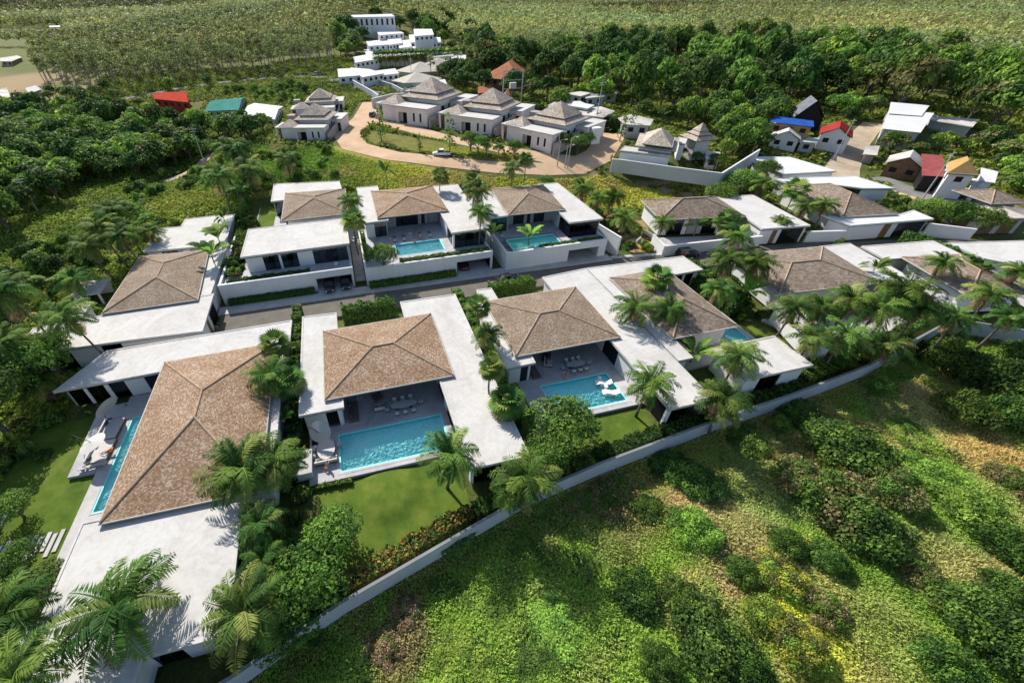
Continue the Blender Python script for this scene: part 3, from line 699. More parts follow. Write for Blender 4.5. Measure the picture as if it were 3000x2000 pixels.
# garden pavilion beside it
g = empty('garden_pavilion', (-47.5, 77.5, -.5), 0, 'small pale garden pavilion left of the dead-end villa', 'pavilion')
MB().box(-50.2, -45.4, 75, 80, 2.2, 2.45).build('roof', M['roof'], g)
m = MB(); m.box(-49.9, -45.8, 79.6, 79.8, -.5, 2.2); m.box(-49.9, -49.6, 75.3, 79.6, -.5, 2.2); m.box(-46.1, -45.8, 75.3, 75.6, -.5, 2.2); m.build('wall', M['plaster'], g)
# villa B: biggest, foreground left
v = villa('biggest villa, in the near corner, with a lap pool along its shingle roof', (-21, 38, -.4))
wing(v, [(-37.2, 55.7), (-11.4, 56.1), (-11.5, 50.0), (-28.4, 49.0), (-41.0, 48.6)], 0, 3.6, {3: [('g', 3.1), ('w', 3.1), ('g', 2.5), ('w', .7), ('g', 2.6), ('w', .5), ('g', 2.5)], 4: [('w', 1), ('g', 2.5), ('w', .5)]})
wing(v, [(-30.0, 28.4), (-15.0, 28.4), (-14.7, 15.3), (-20.9, 15.3), (-21.3, 7), (-21.3, -6), (-30.0, -6)], 0, 3.56, {2: [('w', 3.2), ('g', 2.2), ('w', .4)], 3: [('w', 1), ('g', 3), ('w', 1)], 1: [('w', 2), ('g', 3), ('w', 4)]})
wing(v, R4(-14.9, -12.2, 27.4, 50.2), 0, 3.54, {}, .4)
wing(v, R4(-16.8, -14.3, 25.0, 28.0), 0, 3.50, {}, .3)
hip(v, [(-28.0, 50.4), (-13.4, 50.7), (-13.35, 27.4), (-28.0, 27.6)], 4.05, 2.2, 4.2, 'tile')
m = MB(); side(v, m, (-27.2, 49.2), (-27.2, 28.6), 0, 3.6, [('g', 6), ('w', .4), ('g', 6), ('w', .4), ('g', 6)]); m.box(-27.3, -15, 28.0, 28.3, 0, 3.6); m.box(-14.6, -14.3, 28, 50, 0, 3.6); m.build('hall_wall', M['plaster'], v)
around(v, -33.6, -27.0, 5.0, 49.2, -32.0, -29.6, 31.9, 45.0, -.42, .0, 'deck')
slab(v, [(-37.0, 47.9), (-33.62, 48.2), (-33.62, 37.3), (-36.6, 37.3)], -.4, -.004, 'stone')
m = MB()
for i in range(11): m.box(-40.9+i*.62, -40.5+i*.62, 28.2+.35*(i % 3), 30.6+.3*((i+1) % 2), -.45, -.33)
m.build('stepping_planks', M['deck'], v)
MB().box(-44.5, -41.2, 26.5, 34.5, -.46, -.3).build('side_path', M['stone'], v)
pool(R4(-32.0, -29.6, 31.9, 45.0), .01, 'long narrow turquoise lap pool under the eave of the biggest villa', coping=.12, name='lap_pool')
# villa C: centre
v = villa('middle villa of the near row, shingle roof over a dining terrace and broad pool', (2, 40, -.4))
wing(v, [(-9.9, 56.6), (-4.6, 56.3), (-4.6, 54.0), (-4.5, 36.4), (-9.9, 36.4)], 0, 3.6, {3: [('w', .4), ('s', 1.5), ('w', 2.6)], 4: [('w', 1)]})
wing(v, [(5.6, 56.5), (14.9, 56.3), (14.75, 24.4), (7.9, 24.5), (7.7, 50.0), (5.6, 50.0)], 0, 3.6, {2: [('w', .3), ('c', 3), ('c', 3), ('w', .2)], 3: [('w', .5), ('s', 3), ('w', 1), ('s', 4), ('w', 1.2), ('s', 3), ('w', 8)], 1: [('w', 1)]}, .5)
hip(v, [(-6.7, 51.6), (9.7, 51.65), (9.75, 37.95), (-6.7, 37.95)], 4.0, 1.25, 2.9, 'tile')
m = MB(); side(v, m, (-4.7, 44.5), (8.0, 44.5), 0, 3.6, [('cc', 3), ('g', 3), ('c', 3), ('cc', 3)]); m.box(-4.8, 8, 51, 51.25, 0, 3.6); m.build('hall_wall', M['plaster'], v)
around(v, -9.3, 8.2, 29.2, 51, -5.7, 7.2, 30.2, 35.3, -.42, 0)
pool(R4(-5.7, 7.2, 30.2, 35.3), 0, 'widest turquoise pool, below the dining terrace of the middle villa')
k = empty('outdoor_kitchen', (-9.7, 31.6, -.4), 0, 'grey-topped outdoor kitchen block at the left end of the wide pool terrace', 'kitchen block')
MB().box(-11.2, -8.9, 30.2, 33.2, -.4, 1.05).build('cabinet', M['plaster'], k); MB().box(-11.3, -8.8, 30.1, 33.3, 1.053, 1.13).build('worktop', M['kerb'], k)
MB().box(-10.4, -9.4, 32.2, 32.9, 1.133, 1.2).build('hob', M['dark'], k)
hedge([(-8.6, 28.95), (-4.6, 28.75)], .55, -.4, .55, 'low clipped hedge along the front edge of the wide pool terrace', 'mid', .13)
# villa D: right of centre
v = villa('white villa right of the middle one, shingle roof above a pool with white loungers', (27, 41, -.4))
wing(v, [(18.7, 56.5), (21.3, 56.4), (21.3, 40), (21.2, 37.6), (17.1, 37.6), (17.1, 50)], 0, 3.6, {3: [('w', .3), ('g', 1.3), ('w', 2)]})
wing(v, [(30.9, 57.2), (39.65, 57.9), (39.6, 26.1), (33.4, 26.1), (33.35, 50), (30.9, 50)], 0, 3.6, {2: [('w', .3), ('s', 2), ('c', 2.5), ('w', .3)], 3: [('w', .3), ('s', 3), ('w', 3.5), ('o', .2), ('w', 3.0), ('g', 3.2), ('w', 9)]}, .5)
hip(v, [(18.8, 52.5), (34.8, 52.5), (34.8, 39.2), (18.9, 39.2)], 4.0, 1.1, 3.0, 'tile2')
m = MB(); side(v, m, (21.2, 45.5), (33.7, 45.5), 0, 3.6, [('cc', 3), ('g', 3), ('g', 3), ('c', 3)]); m.box(21.2, 33.7, 51.8, 52.05, 0, 3.6); m.build('hall_wall', M['plaster'], v)
around(v, 19.0, 33.9, 30.3, 51.8, 22.0, 31.9, 31.4, 36.5, -.42, 0)
pool(R4(22.0, 31.9, 31.4, 36.5), 0, 'turquoise pool with white loungers standing in it')
# villa E
v = villa('white villa with dull brown hipped roof hidden by palms, next right along the near row', (47, 44, -.4))
wing(v, [(39.85, 57.9), (59.2, 57.0), (59.4, 51.9), (53.6, 51.8), (42.2, 53.9), (42.2, 33), (39.85, 33)], 0, 3.6, {2: [('w', 1), ('g', 2), ('w', .6), ('g', 1.5), ('w', 1)], 1: [('w', 1)]}, .5)
wing(v, R4(46.0, 56.4, 27.8, 34.0), 0, 3.6, {2: [('w', 3), ('g', 3), ('w', 2)], 1: [('w', 1)]})
hip(v, [(41.8, 53.5), (52.7, 53.6), (52.7, 36.9), (41.8, 36.9)], 4.0, 1.9, 5.0, 'tileg')
m = MB(); m.box(42.4, 52, 37.8, 53, 0, 3.6); m.build('hall_wall', M['plaster'], v)
around(v, 42.0, 58.2, 34.2, 52, 54.2, 57.2, 37.6, 40.8, -.42, 0, 'deck')
pool(R4(54.2, 57.2, 37.6, 40.8), 0, 'small pale plunge pool right of a brown hipped roof', coping=.15, name='plunge_pool')
# villas F, G, H
v = villa('villa with broad brown hipped roof behind palms, right of the plunge pool', (76, 47, -.4))
hip(v, [(67.2, 54.6), (86.2, 52.6), (84.2, 40.3), (65.4, 42.0)], 4.0, 1.3, 5.5, 'tileg')
wing(v, [(86.35, 53.3), (93.0, 52.7), (90.9, 40.0), (84.4, 40.0)], 0, 3.6, {2: [('w', .4), ('g', 3), ('w', .4)]})
wing(v, [(63.5, 41.0), (66.6, 40.6), (64.6, 30.6), (60.6, 31.2)], 0, 3.4, {})
m = MB(); q = inset([(67.2, 54.6), (86.2, 52.6), (84.2, 40.3), (65.4, 42.0)], .9); m.prism(q, 0, 3.6); m.build('hall_wall', M['plaster'], v)
slab(v, [(63, 41), (86, 40), (84.5, 33.5), (66, 33)], -.42, 0, 'deck')
v = villa('villa with brown hipped roof near the bend of the boundary wall', (99, 42, -.4))
wing(v, [(93.9, 51.2), (109.0, 49.3), (108.0, 44.0), (93.2, 46.2)], 0, 3.6, {2: [('w', 1), ('g', 3), ('w', 3)]})
hip(v, [(96.0, 45.7), (107.0, 43.8), (103.8, 31.5), (93.0, 33.6)], 4.0, 1.6, 3.0, 'tileg')
m = MB(); m.prism(inset([(96.0, 45.7), (107.0, 43.8), (103.8, 31.5), (93.0, 33.6)], .9), 0, 3.6); m.build('hall_wall', M['plaster'], v)
v = villa('villa with the long white flat roof at the far right end of the near row', (118, 42, -.4))
wing(v, [(110.4, 47.9), (127.5, 44.2), (126, 36), (113, 38.4), (110.0, 41.8)], 0, 3.6, {2: [('w', 2), ('g', 3), ('w', 2)]})
wing(v, [(107.5, 35.5), (116, 33.5), (114.5, 27), (106, 29)], 0, 3.5, {2: [('g', 3)]}, roof='roof')
# ------------------------------------------------------------------ upper row
def retain(x0, x1, y, label, car, ztop=3.8, zp=3.2, yb=105, side_l=True, side_r=True):
    r = empty('retaining_wall', ((x0+x1)/2, y, -.5), 0, label, 'retaining wall'); m = MB(); t = .4
    c0, c1 = car
    if c0 > x0: m.box(x0, c0, y, y+t, -.5, ztop)
    if c1 < x1: m.box(c1, x1, y, y+t, -.5, ztop)
    m.box(c0, c1, y, y+t, 2.45, ztop)
    if side_l: m.box(x0, x0+t, y+t, y+20, -.5, ztop)
    if side_r: m.box(x1-t, x1, y+t, y+20, -.5, ztop-.05)
    m.build('wall', M['plaster'], r)
    k = MB(); k.box(x0-.03, x1+.03, y-.03, y+t+.03, ztop+.002, ztop+.07); k.build('coping', M['plaster'], r)
    j = MB()
    for xx in np.arange(x0+1.2, x1-.5, 1.25):
        if xx < c0-.1 or xx > c1+.1: j.box(xx-.008, xx+.008, y-.004, y-.001, .3, ztop-.05)
    j.build('joint', M['kerb'], r)
    e = MB()                                               # car port walls, floor, slab carrying the terrace
    e.box(c0-.2, c0, y+t, y+7, -.4, 2.4); e.box(c1, c1+.2, y+t, y+7, -.4, 2.4); e.box(c0-.2, c1+.2, y+7, y+7.2, -.4, 1.5)
    for xx in np.linspace(c0+.1, c1-.1, 6): e.box(xx-.06, xx+.06, y+7, y+7.12, 1.5, 2.4)
    e.box(c0, c1, y-1.6, y+7, -.5, .14); e.build('carport', M['kerb'], r)
    return r
retain(-24.4, -1.2, 69.3, 'retaining wall with two black cars under it, left of the street stairs', (-8.0, -1.6))
retain(1.0, 25.6, 68.1, 'retaining wall right of the stairs with a dark red car in its opening', (18.4, 25.2))
retain(27.8, 49.2, 66.5, 'tallest retaining wall with an empty car port under the third upper villa', (41.0, 47.6))
st = empty('street_stairs', (0, 74, -.2), 0, 'narrow grey stairs climbing between two retaining walls', 'stairs'); m = MB()
for i in range(20): m.box(-1.0, .85, 70.5+i*.55, 71.05+i*.55 if i < 19 else 90, -.2, .2+i*.16)
m.build('step', M['kerb'], st)
def platform(root, poly, z1=3.2): return MB().prism(poly, -.6, z1).build('terrace', M['stone'], root)
v = villa('first upper villa, white roof in front and shingle roof behind, above the two black cars', (-10, 88, 3.2))
m = MB(); m.box(-20.9, -8.2, 69.7, 112, -.6, 3.2); m.box(-24, -20.9, 69.7, 73, -.6, 3.18); m.box(-8.2, -1.4, 76.6, 112, -.6, 3.2); m.box(-8.2, -1.4, 69.7, 76.6, 2.45, 3.2); m.build('terrace', M['stone'], v)
m = MB(); m.box(-24, -20.95, 73.05, 100, -.6, 3.1); m.build('planter_soil', M['hedgecore'], v)
wing(v, R4(-20.3, -1.0, 73.0, 84.6), 3.2, 6.8, {2: [('cc', 1.1), ('g', 1.3), ('cc', 1.3), ('w', 1.6), ('c', 1.7), ('w', .25), ('c', 1.6), ('w', 1.7)], 3: [('g', 3), ('w', 1)]}, .6)
wing(v, [(-17.2, 109.8), (-1.3, 106.9), (-1.0, 101.2), (-13.6, 101.6), (-13.9, 98.2), (-17.0, 98.2)], 3.2, 6.8, {4: [('g', 2)], 3: [('g', 2), ('w', 1)], 5: [('w', 1), ('g', 3), ('w', 1)]})
hip(v, [(-13.9, 101.4), (-.3, 100.5), (-.5, 86.0), (-13.9, 86.0)], 7.2, 1.3, .9, 'tile2')
m = MB(); side(v, m, (-13.2, 100), (-13.2, 87), 3.2, 6.9, [('g', 3), ('g', 3)]); m.box(-12.9, -1.2, 87, 100, 3.2, 6.9); m.build('hall_wall', M['plaster'], v)
pool(R4(-16.6, -9.5, 84.9, 87.6), 3.26, 'sliver of pool between the white front roof and shingle roof of the first upper villa', d=.2, coping=.1)
v = villa('second upper villa, shingle roof over a pool where people bathe', (13, 85, 3.2))
m = MB(); m.box(1.4, 18.2, 77.2, 100, -.6, 3.2); m.box(1.4, 7.6, 68.5, 77.2, -.6, 3.2); m.box(17.2, 18.2, 68.5, 77.2, -.6, 3.2); m.box(7.6, 17.2, 68.5, 72.2, -.6, 3.2); m.box(18.2, 25.4, 75.4, 97, -.6, 3.2); m.box(18.2, 25.4, 68.5, 75.4, 2.45, 3.2); m.build('terrace', M['stone'], v)
pool(R4(7.8, 17.0, 72.4, 77.0), 3.21, 'pool of the second upper villa with a bather standing in it', coping=.1)
wing(v, [(2.4, 101.2), (7.5, 101), (7.4, 96), (7.4, 81.0), (2.3, 81.0)], 3.2, 6.8, {3: [('c', 2.5), ('w', 1.6)]}, .5)
wing(v, [(19.9, 97), (26.2, 96.5), (26.0, 71.9), (18.4, 71.9), (18.4, 83)], 3.2, 6.8, {2: [('cc', 2.2), ('g', 1.4), ('cc', 2), ('w', .15)], 3: [('w', .6), ('g', 1.5), ('c', 3), ('w', 6)]}, .5)
hip(v, [(5.5, 97.0), (20.0, 96.2), (20.1, 81.6), (5.3, 82.0)], 7.2, 1.3, 1.6, 'tile')
m = MB(); side(v, m, (7.0, 85.2), (18.8, 85.2), 3.2, 6.9, [('cc', 2), ('g', 2), ('g', 2), ('c', 2), ('cc', 2)]); m.box(6.2, 19.2, 95.8, 96, 3.2, 6.9); m.build('hall_wall', M['plaster'], v)
v = villa('third upper villa, shingle roof and white wing beside the playground', (39, 80, 3.2))
m = MB(); m.box(28.2, 49, 73.6, 96, -.6, 3.2); m.box(40.6, 49, 66.9, 73.6, 2.45, 3.2); m.box(28.2, 34, 66.9, 73.6, -.6, 2.0); m.box(40.4, 40.8, 66.9, 73.6, -.6, 3.2); m.box(34, 40.4, 66.9, 68.6, -.6, 3.2); m.build('terrace', M['stone'], v)
pool(R4(30.2, 40.3, 68.8, 72.7), 3.21, 'pool of the third upper villa half hidden by a leafy palm', coping=.1)
wing(v, R4(27.6, 32.2, 76.3, 90), 3.2, 6.8, {2: [('g', 3)], 3: [('w', 1)]}, .5)
wing(v, [(44.5, 91.0), (49.4, 90.5), (49.4, 69.6), (42.1, 69.8), (42.3, 76.2)], 3.2, 6.8, {2: [('cc', 2), ('g', 2), ('cc', 2)], 3: [('g', 2), ('cc', 2), ('w', 1)]}, .5)
hip(v, [(32.6, 90.8), (45.3, 89.5), (43.7, 75.2), (31.5, 75.9)], 7.2, 1.4, 1.8, 'tile2')
m = MB(); side(v, m, (31.6, 79.3), (43.2, 78.8), 3.2, 6.9, [('cc', 2), ('g', 2), ('c', 2), ('g', 2), ('cc', 2)]); m.box(32.2, 43.5, 89, 89.2, 3.2, 6.9); m.build('hall_wall', M['plaster'], v)
wallrun([(50.2, 84), (50.6, 75), (52.0, 66.2)], -.5, 3.9, .35, 'sunlit slanting end wall between the third upper villa and the playground')
v = villa('villa with dark brown hipped roof and garage door, right of the playground', (74, 72, -.4))
hip(v, [(66.9, 81.6), (84.8, 78.8), (82.9, 67.6), (64.6, 71.2)], 4.0, 2.2, 5.0, 'tileg')
wing(v, [(85.2, 79.0), (94.6, 77.7), (92.8, 60.8), (82.1, 62.2)], -.2, 3.6, {2: [('w', .4), ('s', 5.2), ('w', .8), ('d', 1.2), ('w', 2.6)], 3: [('w', 1)]}, .45)
m = MB(); q = inset([(66.9, 81.6), (84.8, 78.8), (82.9, 67.6), (64.6, 71.2)], .9); side(v, m, q[3], q[2], -.2, 3.6, [('w', 1), ('g', 2), ('w', .6), ('cc', 2), ('g', 2), ('w', .4), ('g', 2)]); m.bar(q[0], q[1], .3, -.2, 3.6); m.bar(q[0], q[3], .3, -.2, 3.6); m.bar(q[1], q[2], .3, -.2, 3.6); m.build('hall_wall', M['plaster'], v)
slab(v, [(63, 71), (83, 67), (82, 62.8), (62, 65)], -.6, -.1, 'stone')
v = villa('villa with brown hipped roof framed by white flat roofs, top right of the street', (110, 69, -.4))
hip(v, [(105.0, 79.8), (116.9, 78.0), (114.4, 59.8), (102.2, 61.9)], 4.0, 2.5, 5.5, 'tileg')
wing(v, [(108.5, 85.2), (129.0, 80.8), (129.9, 71.5), (122.8, 73.6), (117.2, 78.4), (108.6, 79.6)], -.2, 3.6, {3: [('g', 3), ('w', 1.2)], 4: [('w', 1), ('g', 2)]}, roof='roofw')
wing(v, [(99.6, 64.4), (102.1, 62.2), (114.3, 59.9), (120.6, 60.9), (119.9, 56.4), (100.6, 58.6)], -.2, 3.6, {4: [('s', 5), ('w', 1), ('d', 1.3), ('w', 6)]}, roof='roofw')
m = MB(); m.prism(inset([(105.0, 79.8), (116.9, 78.0), (114.4, 59.8), (102.2, 61.9)], .9), -.4, 3.6); m.build('hall_wall', M['plaster'], v)
v = villa('plain building with blank bright white roof behind the row of hedged villas', (122, 91, 0), 'flat_roofed_building', 'building')
wing(v, [(113.4, 97.5), (119, 101), (127.1, 98.1), (128.6, 85.2), (113.4, 87.2)], -.2, 3.6, {}, .4, roof='roofw', lip=False)
v = villa('small grey pavilion with dark openings at the right end of the street', (139, 56, 0), 'gatehouse', 'building')
wing(v, [(131, 60.5), (141, 58), (139.5, 51.5), (130, 54)], -.3, 3.4, {2: [('w', .6), ('d', 2), ('w', .8), ('d', 2), ('w', .6)], 3: [('w', 1), ('d', 2), ('w', 1)]}, .5, roof='eave', wall='kerb')
hip(v, [(139.5, 66), (148, 64), (146.5, 56), (138.5, 58)], 4.2, 1.5, 0, 'tileg')
for pts, lb in (([(60.6, 63.3), (72.6, 62.5), (82.2, 61.6)], 'low white street wall left of the garage with lattice door'), ([(92.9, 60.6), (100.6, 58.9)], 'short white street wall between the two garages'), ([(120.4, 56.8), (109.5+17, 52.2)], 'white street wall right of the second garage')):
    wallrun(pts, -.5, 2.3, .35, lb, name='street_wall')
wallrun([(60.6, 63.4), (61.6, 68.5)], -.5, 2.2, .3, 'short white return wall right of the playground', name='street_wall')
# ------------------------------------------------------------------ roads behind
def pxband(px, w_, up=0): return band([PT(u, v)[:2] for u, v in px], w_)
sheet('road', pxband([(-60, 345), (200, 322), (330, 300), (440, 278), (540, 258), (640, 244), (740, 233), (830, 227), (900, 224), (950, 228), (1000, 239), (1050, 254), (1090, 270), (1150, 290), (1300, 320), (1500, 352), (1700, 372), (1800, 380)], 6.5), .2, M['asphalt2'], 6)
sheet('dirt_drive', pxband([(1086, 300), (1070, 345), (1015, 395), (1040, 430), (1150, 457), (1290, 474), (1450, 490), (1600, 496), (1690, 488), (1755, 455), (1785, 410), (1790, 392)], [7, 9, 9, 8.5, 7.5, 6.5, 6.5, 6.5, 7.5, 8, 8, 9]), .1, M['dirt'], 2)
sheet('dirt_drive', pxband([(1070, 352), (1180, 371), (1290, 402), (1400, 425), (1480, 440), (1600, 464), (1700, 476)], [5, 7, 6.5, 6, 6, 6, 6]), .104, M['dirt'], 2)
sheet('dirt_track', pxband([(2560, 362), (2500, 430), (2470, 490), (2450, 540)], [6, 7, 8, 10]), .1, M['dirt2'], 2)
sheet('dirt_track', pxband([(640, 415), (625, 440), (590, 480), (545, 510), (480, 532)], [4, 4, 4, 3.5, 2]), .1, M['dirt2'], 2)
sheet('road', pxband([(2560, 520), (2650, 555), (2760, 588), (2850, 605), (3000, 625), (3150, 650)], 7), .09, M['asphalt2'], 3)
sheet('verge', pxband([(2600, 560), (2690, 590), (2800, 612)], 8), .06, M['dirt'], 3)
sheet('verge', pxband([(2700, 545), (2800, 565), (2900, 585)], 8), .05, M['dirt2'], 3)
# ------------------------------------------------------------------ six bungalow villas with two-tier pyramid roofs
def tier(root, cx, cy, h0, w0, w1, z0, z1, mat, name='roof', drop=.25):
    a = [Vector((cx+sx*w0, cy+sy*w0, z0)) for sx, sy in ((-1, 1), (1, 1), (1, -1), (-1, -1))]; b = [Vector((cx+sx*w1, cy+sy*w1, z1)) for sx, sy in ((-1, 1), (1, 1), (1, -1), (-1, -1))]
    mb = MB()
    for i in range(4):
        j = (i+1) % 4; f = (a[j], a[i], b[i], b[j]) if w1 > .05 else (a[j], a[i], b[i]); e = (f[1]-f[0]).normalized(); n = e.cross(f[2]-f[0]).normalized(); s = n.cross(e)
        mb.poly(f, uv=[((p-f[0]).dot(e)+i*7.3, (p-f[0]).dot(s)) for p in f])
    r = mb.build(name, M[mat], root)
    MB().box(cx-w0+.1, cx+w0-.1, cy-w0+.1, cy+w0-.1, z0-drop, z0-.005).build('eave', M['wood'], r)
    return r
def bungalow():
    global s_local
    r = empty('bungalow', (0, 0, 0), 0, '', 'villa', 'bungalows round the oval drive'); s_local = True
    MB().box(1.6, 7.3, 0, 7.2, -1, 4.4).build('garage_wall', M['pinkwall'], r)
    m = MB(); m.box(-.5, 1.6, 2.2, 7.2, -1, 4.3); m.build('porch_wall', M['wood'], r); m = MB(); m.box(-.6, -.1, -.1, .5, -1, 4.3); m.build('porch_post', M['pinkwall'], r)
    MB().box(-.8, 7.4, -.3, 8, 4.403, 4.8).build('garage_roof', M['roof'], r)
    tier(r, 4.2, 4.0, 0, 3.7, .02, 4.9, 6.9, 'tilep', 'small_pyramid_roof')
    m = MB(); m.box(7.35, 8.2, -.6, 6, -1, 4.6); m.box(12, 19.4, -1.2, 6, -1, 4.6); m.box(8.2, 12, 1.0, 6, -1, 4.6); m.box(8.2, 12, -.6, .98, 3.1, 4.6); m.build('front_wall', M['pinkwall'], r)
    MB().box(8.9, 11.6, .9, .985, -.2, 3.0).build('garage_door', M['dark'], r)
    for x in (14.6, 17.0): m = MB(); m.box(x-.32, x+.32, -1.26, -1.203, 1.1, 3.4); m.build('window', M['dark'], r)
    MB().box(7.3, 19.6, -1.35, 6.2, 4.603, 4.95).build('front_roof', M['roof'], r)
    MB().box(6.6, 18.4, 6.2, 18, -1, 6.2).build('hall_wall', M['plaster'], r)
    for y in (9, 13): MB().box(18.4, 18.46, y-.8, y+.8, 1.0, 4.0).build('window', M['dark'], r)
    tier(r, 12.5, 12, 0, 7.2, 4.8, 6.3, 7.3, 'tilep', 'lower_roof'); tier(r, 12.5, 12, 0, 5.2, .02, 7.6, 11.2, 'tilep', 'upper_roof')
    MB().box(17.9, 22.6, 13, 24, -1, 4.6).build('side_wing', M['pinkwall'], r); MB().box(17.7, 22.8, 12.8, 24.2, 4.603, 4.95).build('side_roof', M['roof'], r)
    MB().box(19.0, 22.0, 12.92, 12.99, 0, 3.4).build('side_opening', M['dark'], r)
    m = MB(); m.box(-.6, 6, 19, 19.3, -1, 4); m.box(-.6, -.3, 8, 19, -1, 4.2); m.box(-1.6, 1.4, 16, 19, -1, 5.6); m.build('yard_wall', M['greywall'], r)
    m = MB()
    for i in range(10): m.box(20.6, 20.9, -2+i*1.5, -.5+i*1.5, -1, 2.8+.14*i)
    m.build('fence_wall', M['greywall'], r)
    s_local = False; return r
b0 = bungalow()
BUNG = [((819, 410), (960, 410), 'bungalow villa at the left end of the oval drive, on the grassy bank'),
        ((862, 352), (1000, 345), 'bungalow villa tucked behind the leftmost one, beside the grey car'),
        ((1112, 349), (1262, 371), 'bungalow villa right of the grey car, nearest the pink gate wall'),
        ((1291, 376), (1448, 399), 'middle bungalow villa of the drive, behind the clipped trees'),
        ((1472, 408), (1622, 450), 'bungalow villa at the right bend of the drive, by the street lamps')]
for i, (a, b, lb) in enumerate(BUNG):
    x0, y0, z0 = PT(*a); x1, y1, z1 = PT(*b); L = math.hypot(x1-x0, y1-y0); rz = math.atan2(y1-y0, x1-x0); sc = L/19.8
    if i == 1: sc = .8
    if i == 0: b0.location = (x0, y0, z0); b0.rotation_euler = (0, 0, rz); b0.scale = (sc,)*3; b0['label'] = lb; o = b0
    else: o = dup(b0, (x0, y0, z0), rz, lb, sc=sc)
# ------------------------------------------------------------------ other houses: roof outline seen in the photo at height z above the ground
def house(px, h, label, roof='terracotta', wall='plaster', kind='hip', rise=2., ov=.5, zref=None, cat='house', name='house', ridge=None, wins=2):
    c = PT(sum(p[0] for p in px)/len(px), sum(p[1] for p in px)/len(px), h); z = c[2] if zref is None else zref
    q = [P(u, v, z+h) for u, v in px]; cx = sum(p[0] for p in q)/len(q); cy = sum(p[1] for p in q)/len(q)
    r = empty(name, (cx, cy, z), 0, label, cat)
    if kind == 'gable2': q = q[1:]+q[:1]
    w_ = inset(q, ov)
    m = MB(); m.prism(w_, z-2, z+h-.15); m.build('wall', M[wall], r)
    n = len(w_)
    for i in range(n):
        a, b = w_[i], w_[(i+1) % n]; L = math.hypot(b[0]-a[0], b[1]-a[1])
        if L < 3: continue
        mx, my = (a[0]+b[0])/2, (a[1]+b[1])/2
        if (mx-cx)*(0-mx)+(my-cy)*(0-my) < 0: continue       # openings on the sides that look towards the valley
        ar = sum(w_[k][0]*w_[(k+1) % n][1]-w_[(k+1) % n][0]*w_[k][1] for k in range(n)); sg = 1 if ar > 0 else -1
        dx, dy = (b[0]-a[0])/L, (b[1]-a[1])/L; ox, oy = dy*sg*.02, -dx*sg*.02; k = max(1, min(5, int(L/3.2))); slit = 'slit' in label; k = 9 if slit else k
        if wins == 0: continue
        for j in range(k):
            t = (j+.5)/k; f = MB(); p0 = lerp(a, b, t-.75/L); p1 = lerp(a, b, t+.75/L); zz = z+h-2.2 if h > 2.6 else z+.4
            zz, hh = (z+h-5.5, 4.2) if slit else (zz, 1.3); f.bar((p0[0]+ox, p0[1]+oy), (p1[0]+ox, p1[1]+oy), .08, zz, zz+hh); f.build('window', M['dark'], r)
    if kind == 'hip': hip(r, q, z+h, rise, ridge, roof, 'eave', cap=False)
    elif kind in ('gable', 'gable2'):    # ridge runs between edge 1 and edge 3 midpoints
        A = Vector(lerp(q[1], q[2], .5)+(z+h+rise,)); B = Vector(lerp(q[0], q[3], .5)+(z+h+rise,)); V = [Vector((p[0], p[1], z+h)) for p in q]; m = MB()
        for f in ((V[3], V[2], A, B), (V[1], V[0], B, A)):
            e = (f[1]-f[0]).normalized(); nn = e.cross(f[2]-f[0]).normalized(); s = nn.cross(e); m.poly(f, uv=[((p-f[0]).dot(e), (p-f[0]).dot(s)) for p in f]); d = Vector((0, 0, -.14)); m.poly([p+d for p in f][::-1])
        m.build('gable_roof', M[roof], r); g = MB(); W = [Vector((p[0], p[1], z+h-.16)) for p in w_]
        g.poly([W[1], W[2], Vector(lerp(w_[1], w_[2], .5)+(z+h+rise-.25,))]); g.poly([W[3], W[0], Vector(lerp(w_[3], w_[0], .5)+(z+h+rise-.25,))]); g.build('gable_wall', M[wall], r)
    elif kind == 'shed':     # slopes down towards the front edge
        m = MB(); V = [(q[0][0], q[0][1], z+h+rise), (q[1][0], q[1][1], z+h+rise), (q[2][0], q[2][1], z+h), (q[3][0], q[3][1], z+h)]; m.poly(V[::-1] if False else V); m.poly([(x, y, zz-.15) for x, y, zz in V][::-1]); m.build('shed_roof', M[roof], r)
        m = MB(); m.bar(w_[0], w_[1], .2, z+h-.16, z+h+rise-.2); m.build('back_wall', M[wall], r)
    else: m = MB(); m.prism(q, z+h-.3, z+h); m.build('flat_roof', M[roof], r)
    return r
def grow(px, g):
    cu, cv = sum(p[0] for p in px)/len(px), sum(p[1] for p in px)/len(px); return [(cu+(u-cu)*g, cv+(v-cv)*g) for u, v in px]
house([(447, 272), (545, 268), (552, 300), (452, 290)], 5.5, 'two-storey red painted block above the left thicket', 'redpaint', 'redpaint', 'flat', cat='building', name='red_block', ov=.2)
house([(640, 293), (722, 286), (700, 322), (598, 326)], 3.4, 'long low house with teal sheet roof left of the bungalow villas', 'teal', 'kerb', 'gable', 1.8)
house([(165, 312), (198, 296), (206, 306), (172, 322)], 3, 'small hut with bright teal roof among trees at the left edge', 'teal', 'greywall', 'shed', .5, name='hut', cat='hut')
house([(745, 302), (830, 312), (805, 350), (708, 340)], 3, 'house with a plain white sheet roof and terracotta strip, below the teal one', 'roofw', 'plaster', 'gable', 1.2)
house([(0, 170), (50, 163), (64, 168), (34, 180), (0, 180)], 3, 'long pale shed on bare earth at the far left', 'greyroof', 'greywall', 'flat', cat='shed', name='shed')
house([(76, 262), (106, 254), (122, 262), (84, 275)], 3, 'grey sheet-roofed hut in the left clearing, under thin trees', 'kerb', 'greywall', 'shed', .6, cat='hut', name='hut')
house([(40, 292), (70, 280), (84, 300), (44, 312)], 3, 'dark grey hut beside the left clearing', 'greyroof', 'greywall', 'shed', .8, cat='hut', name='hut')
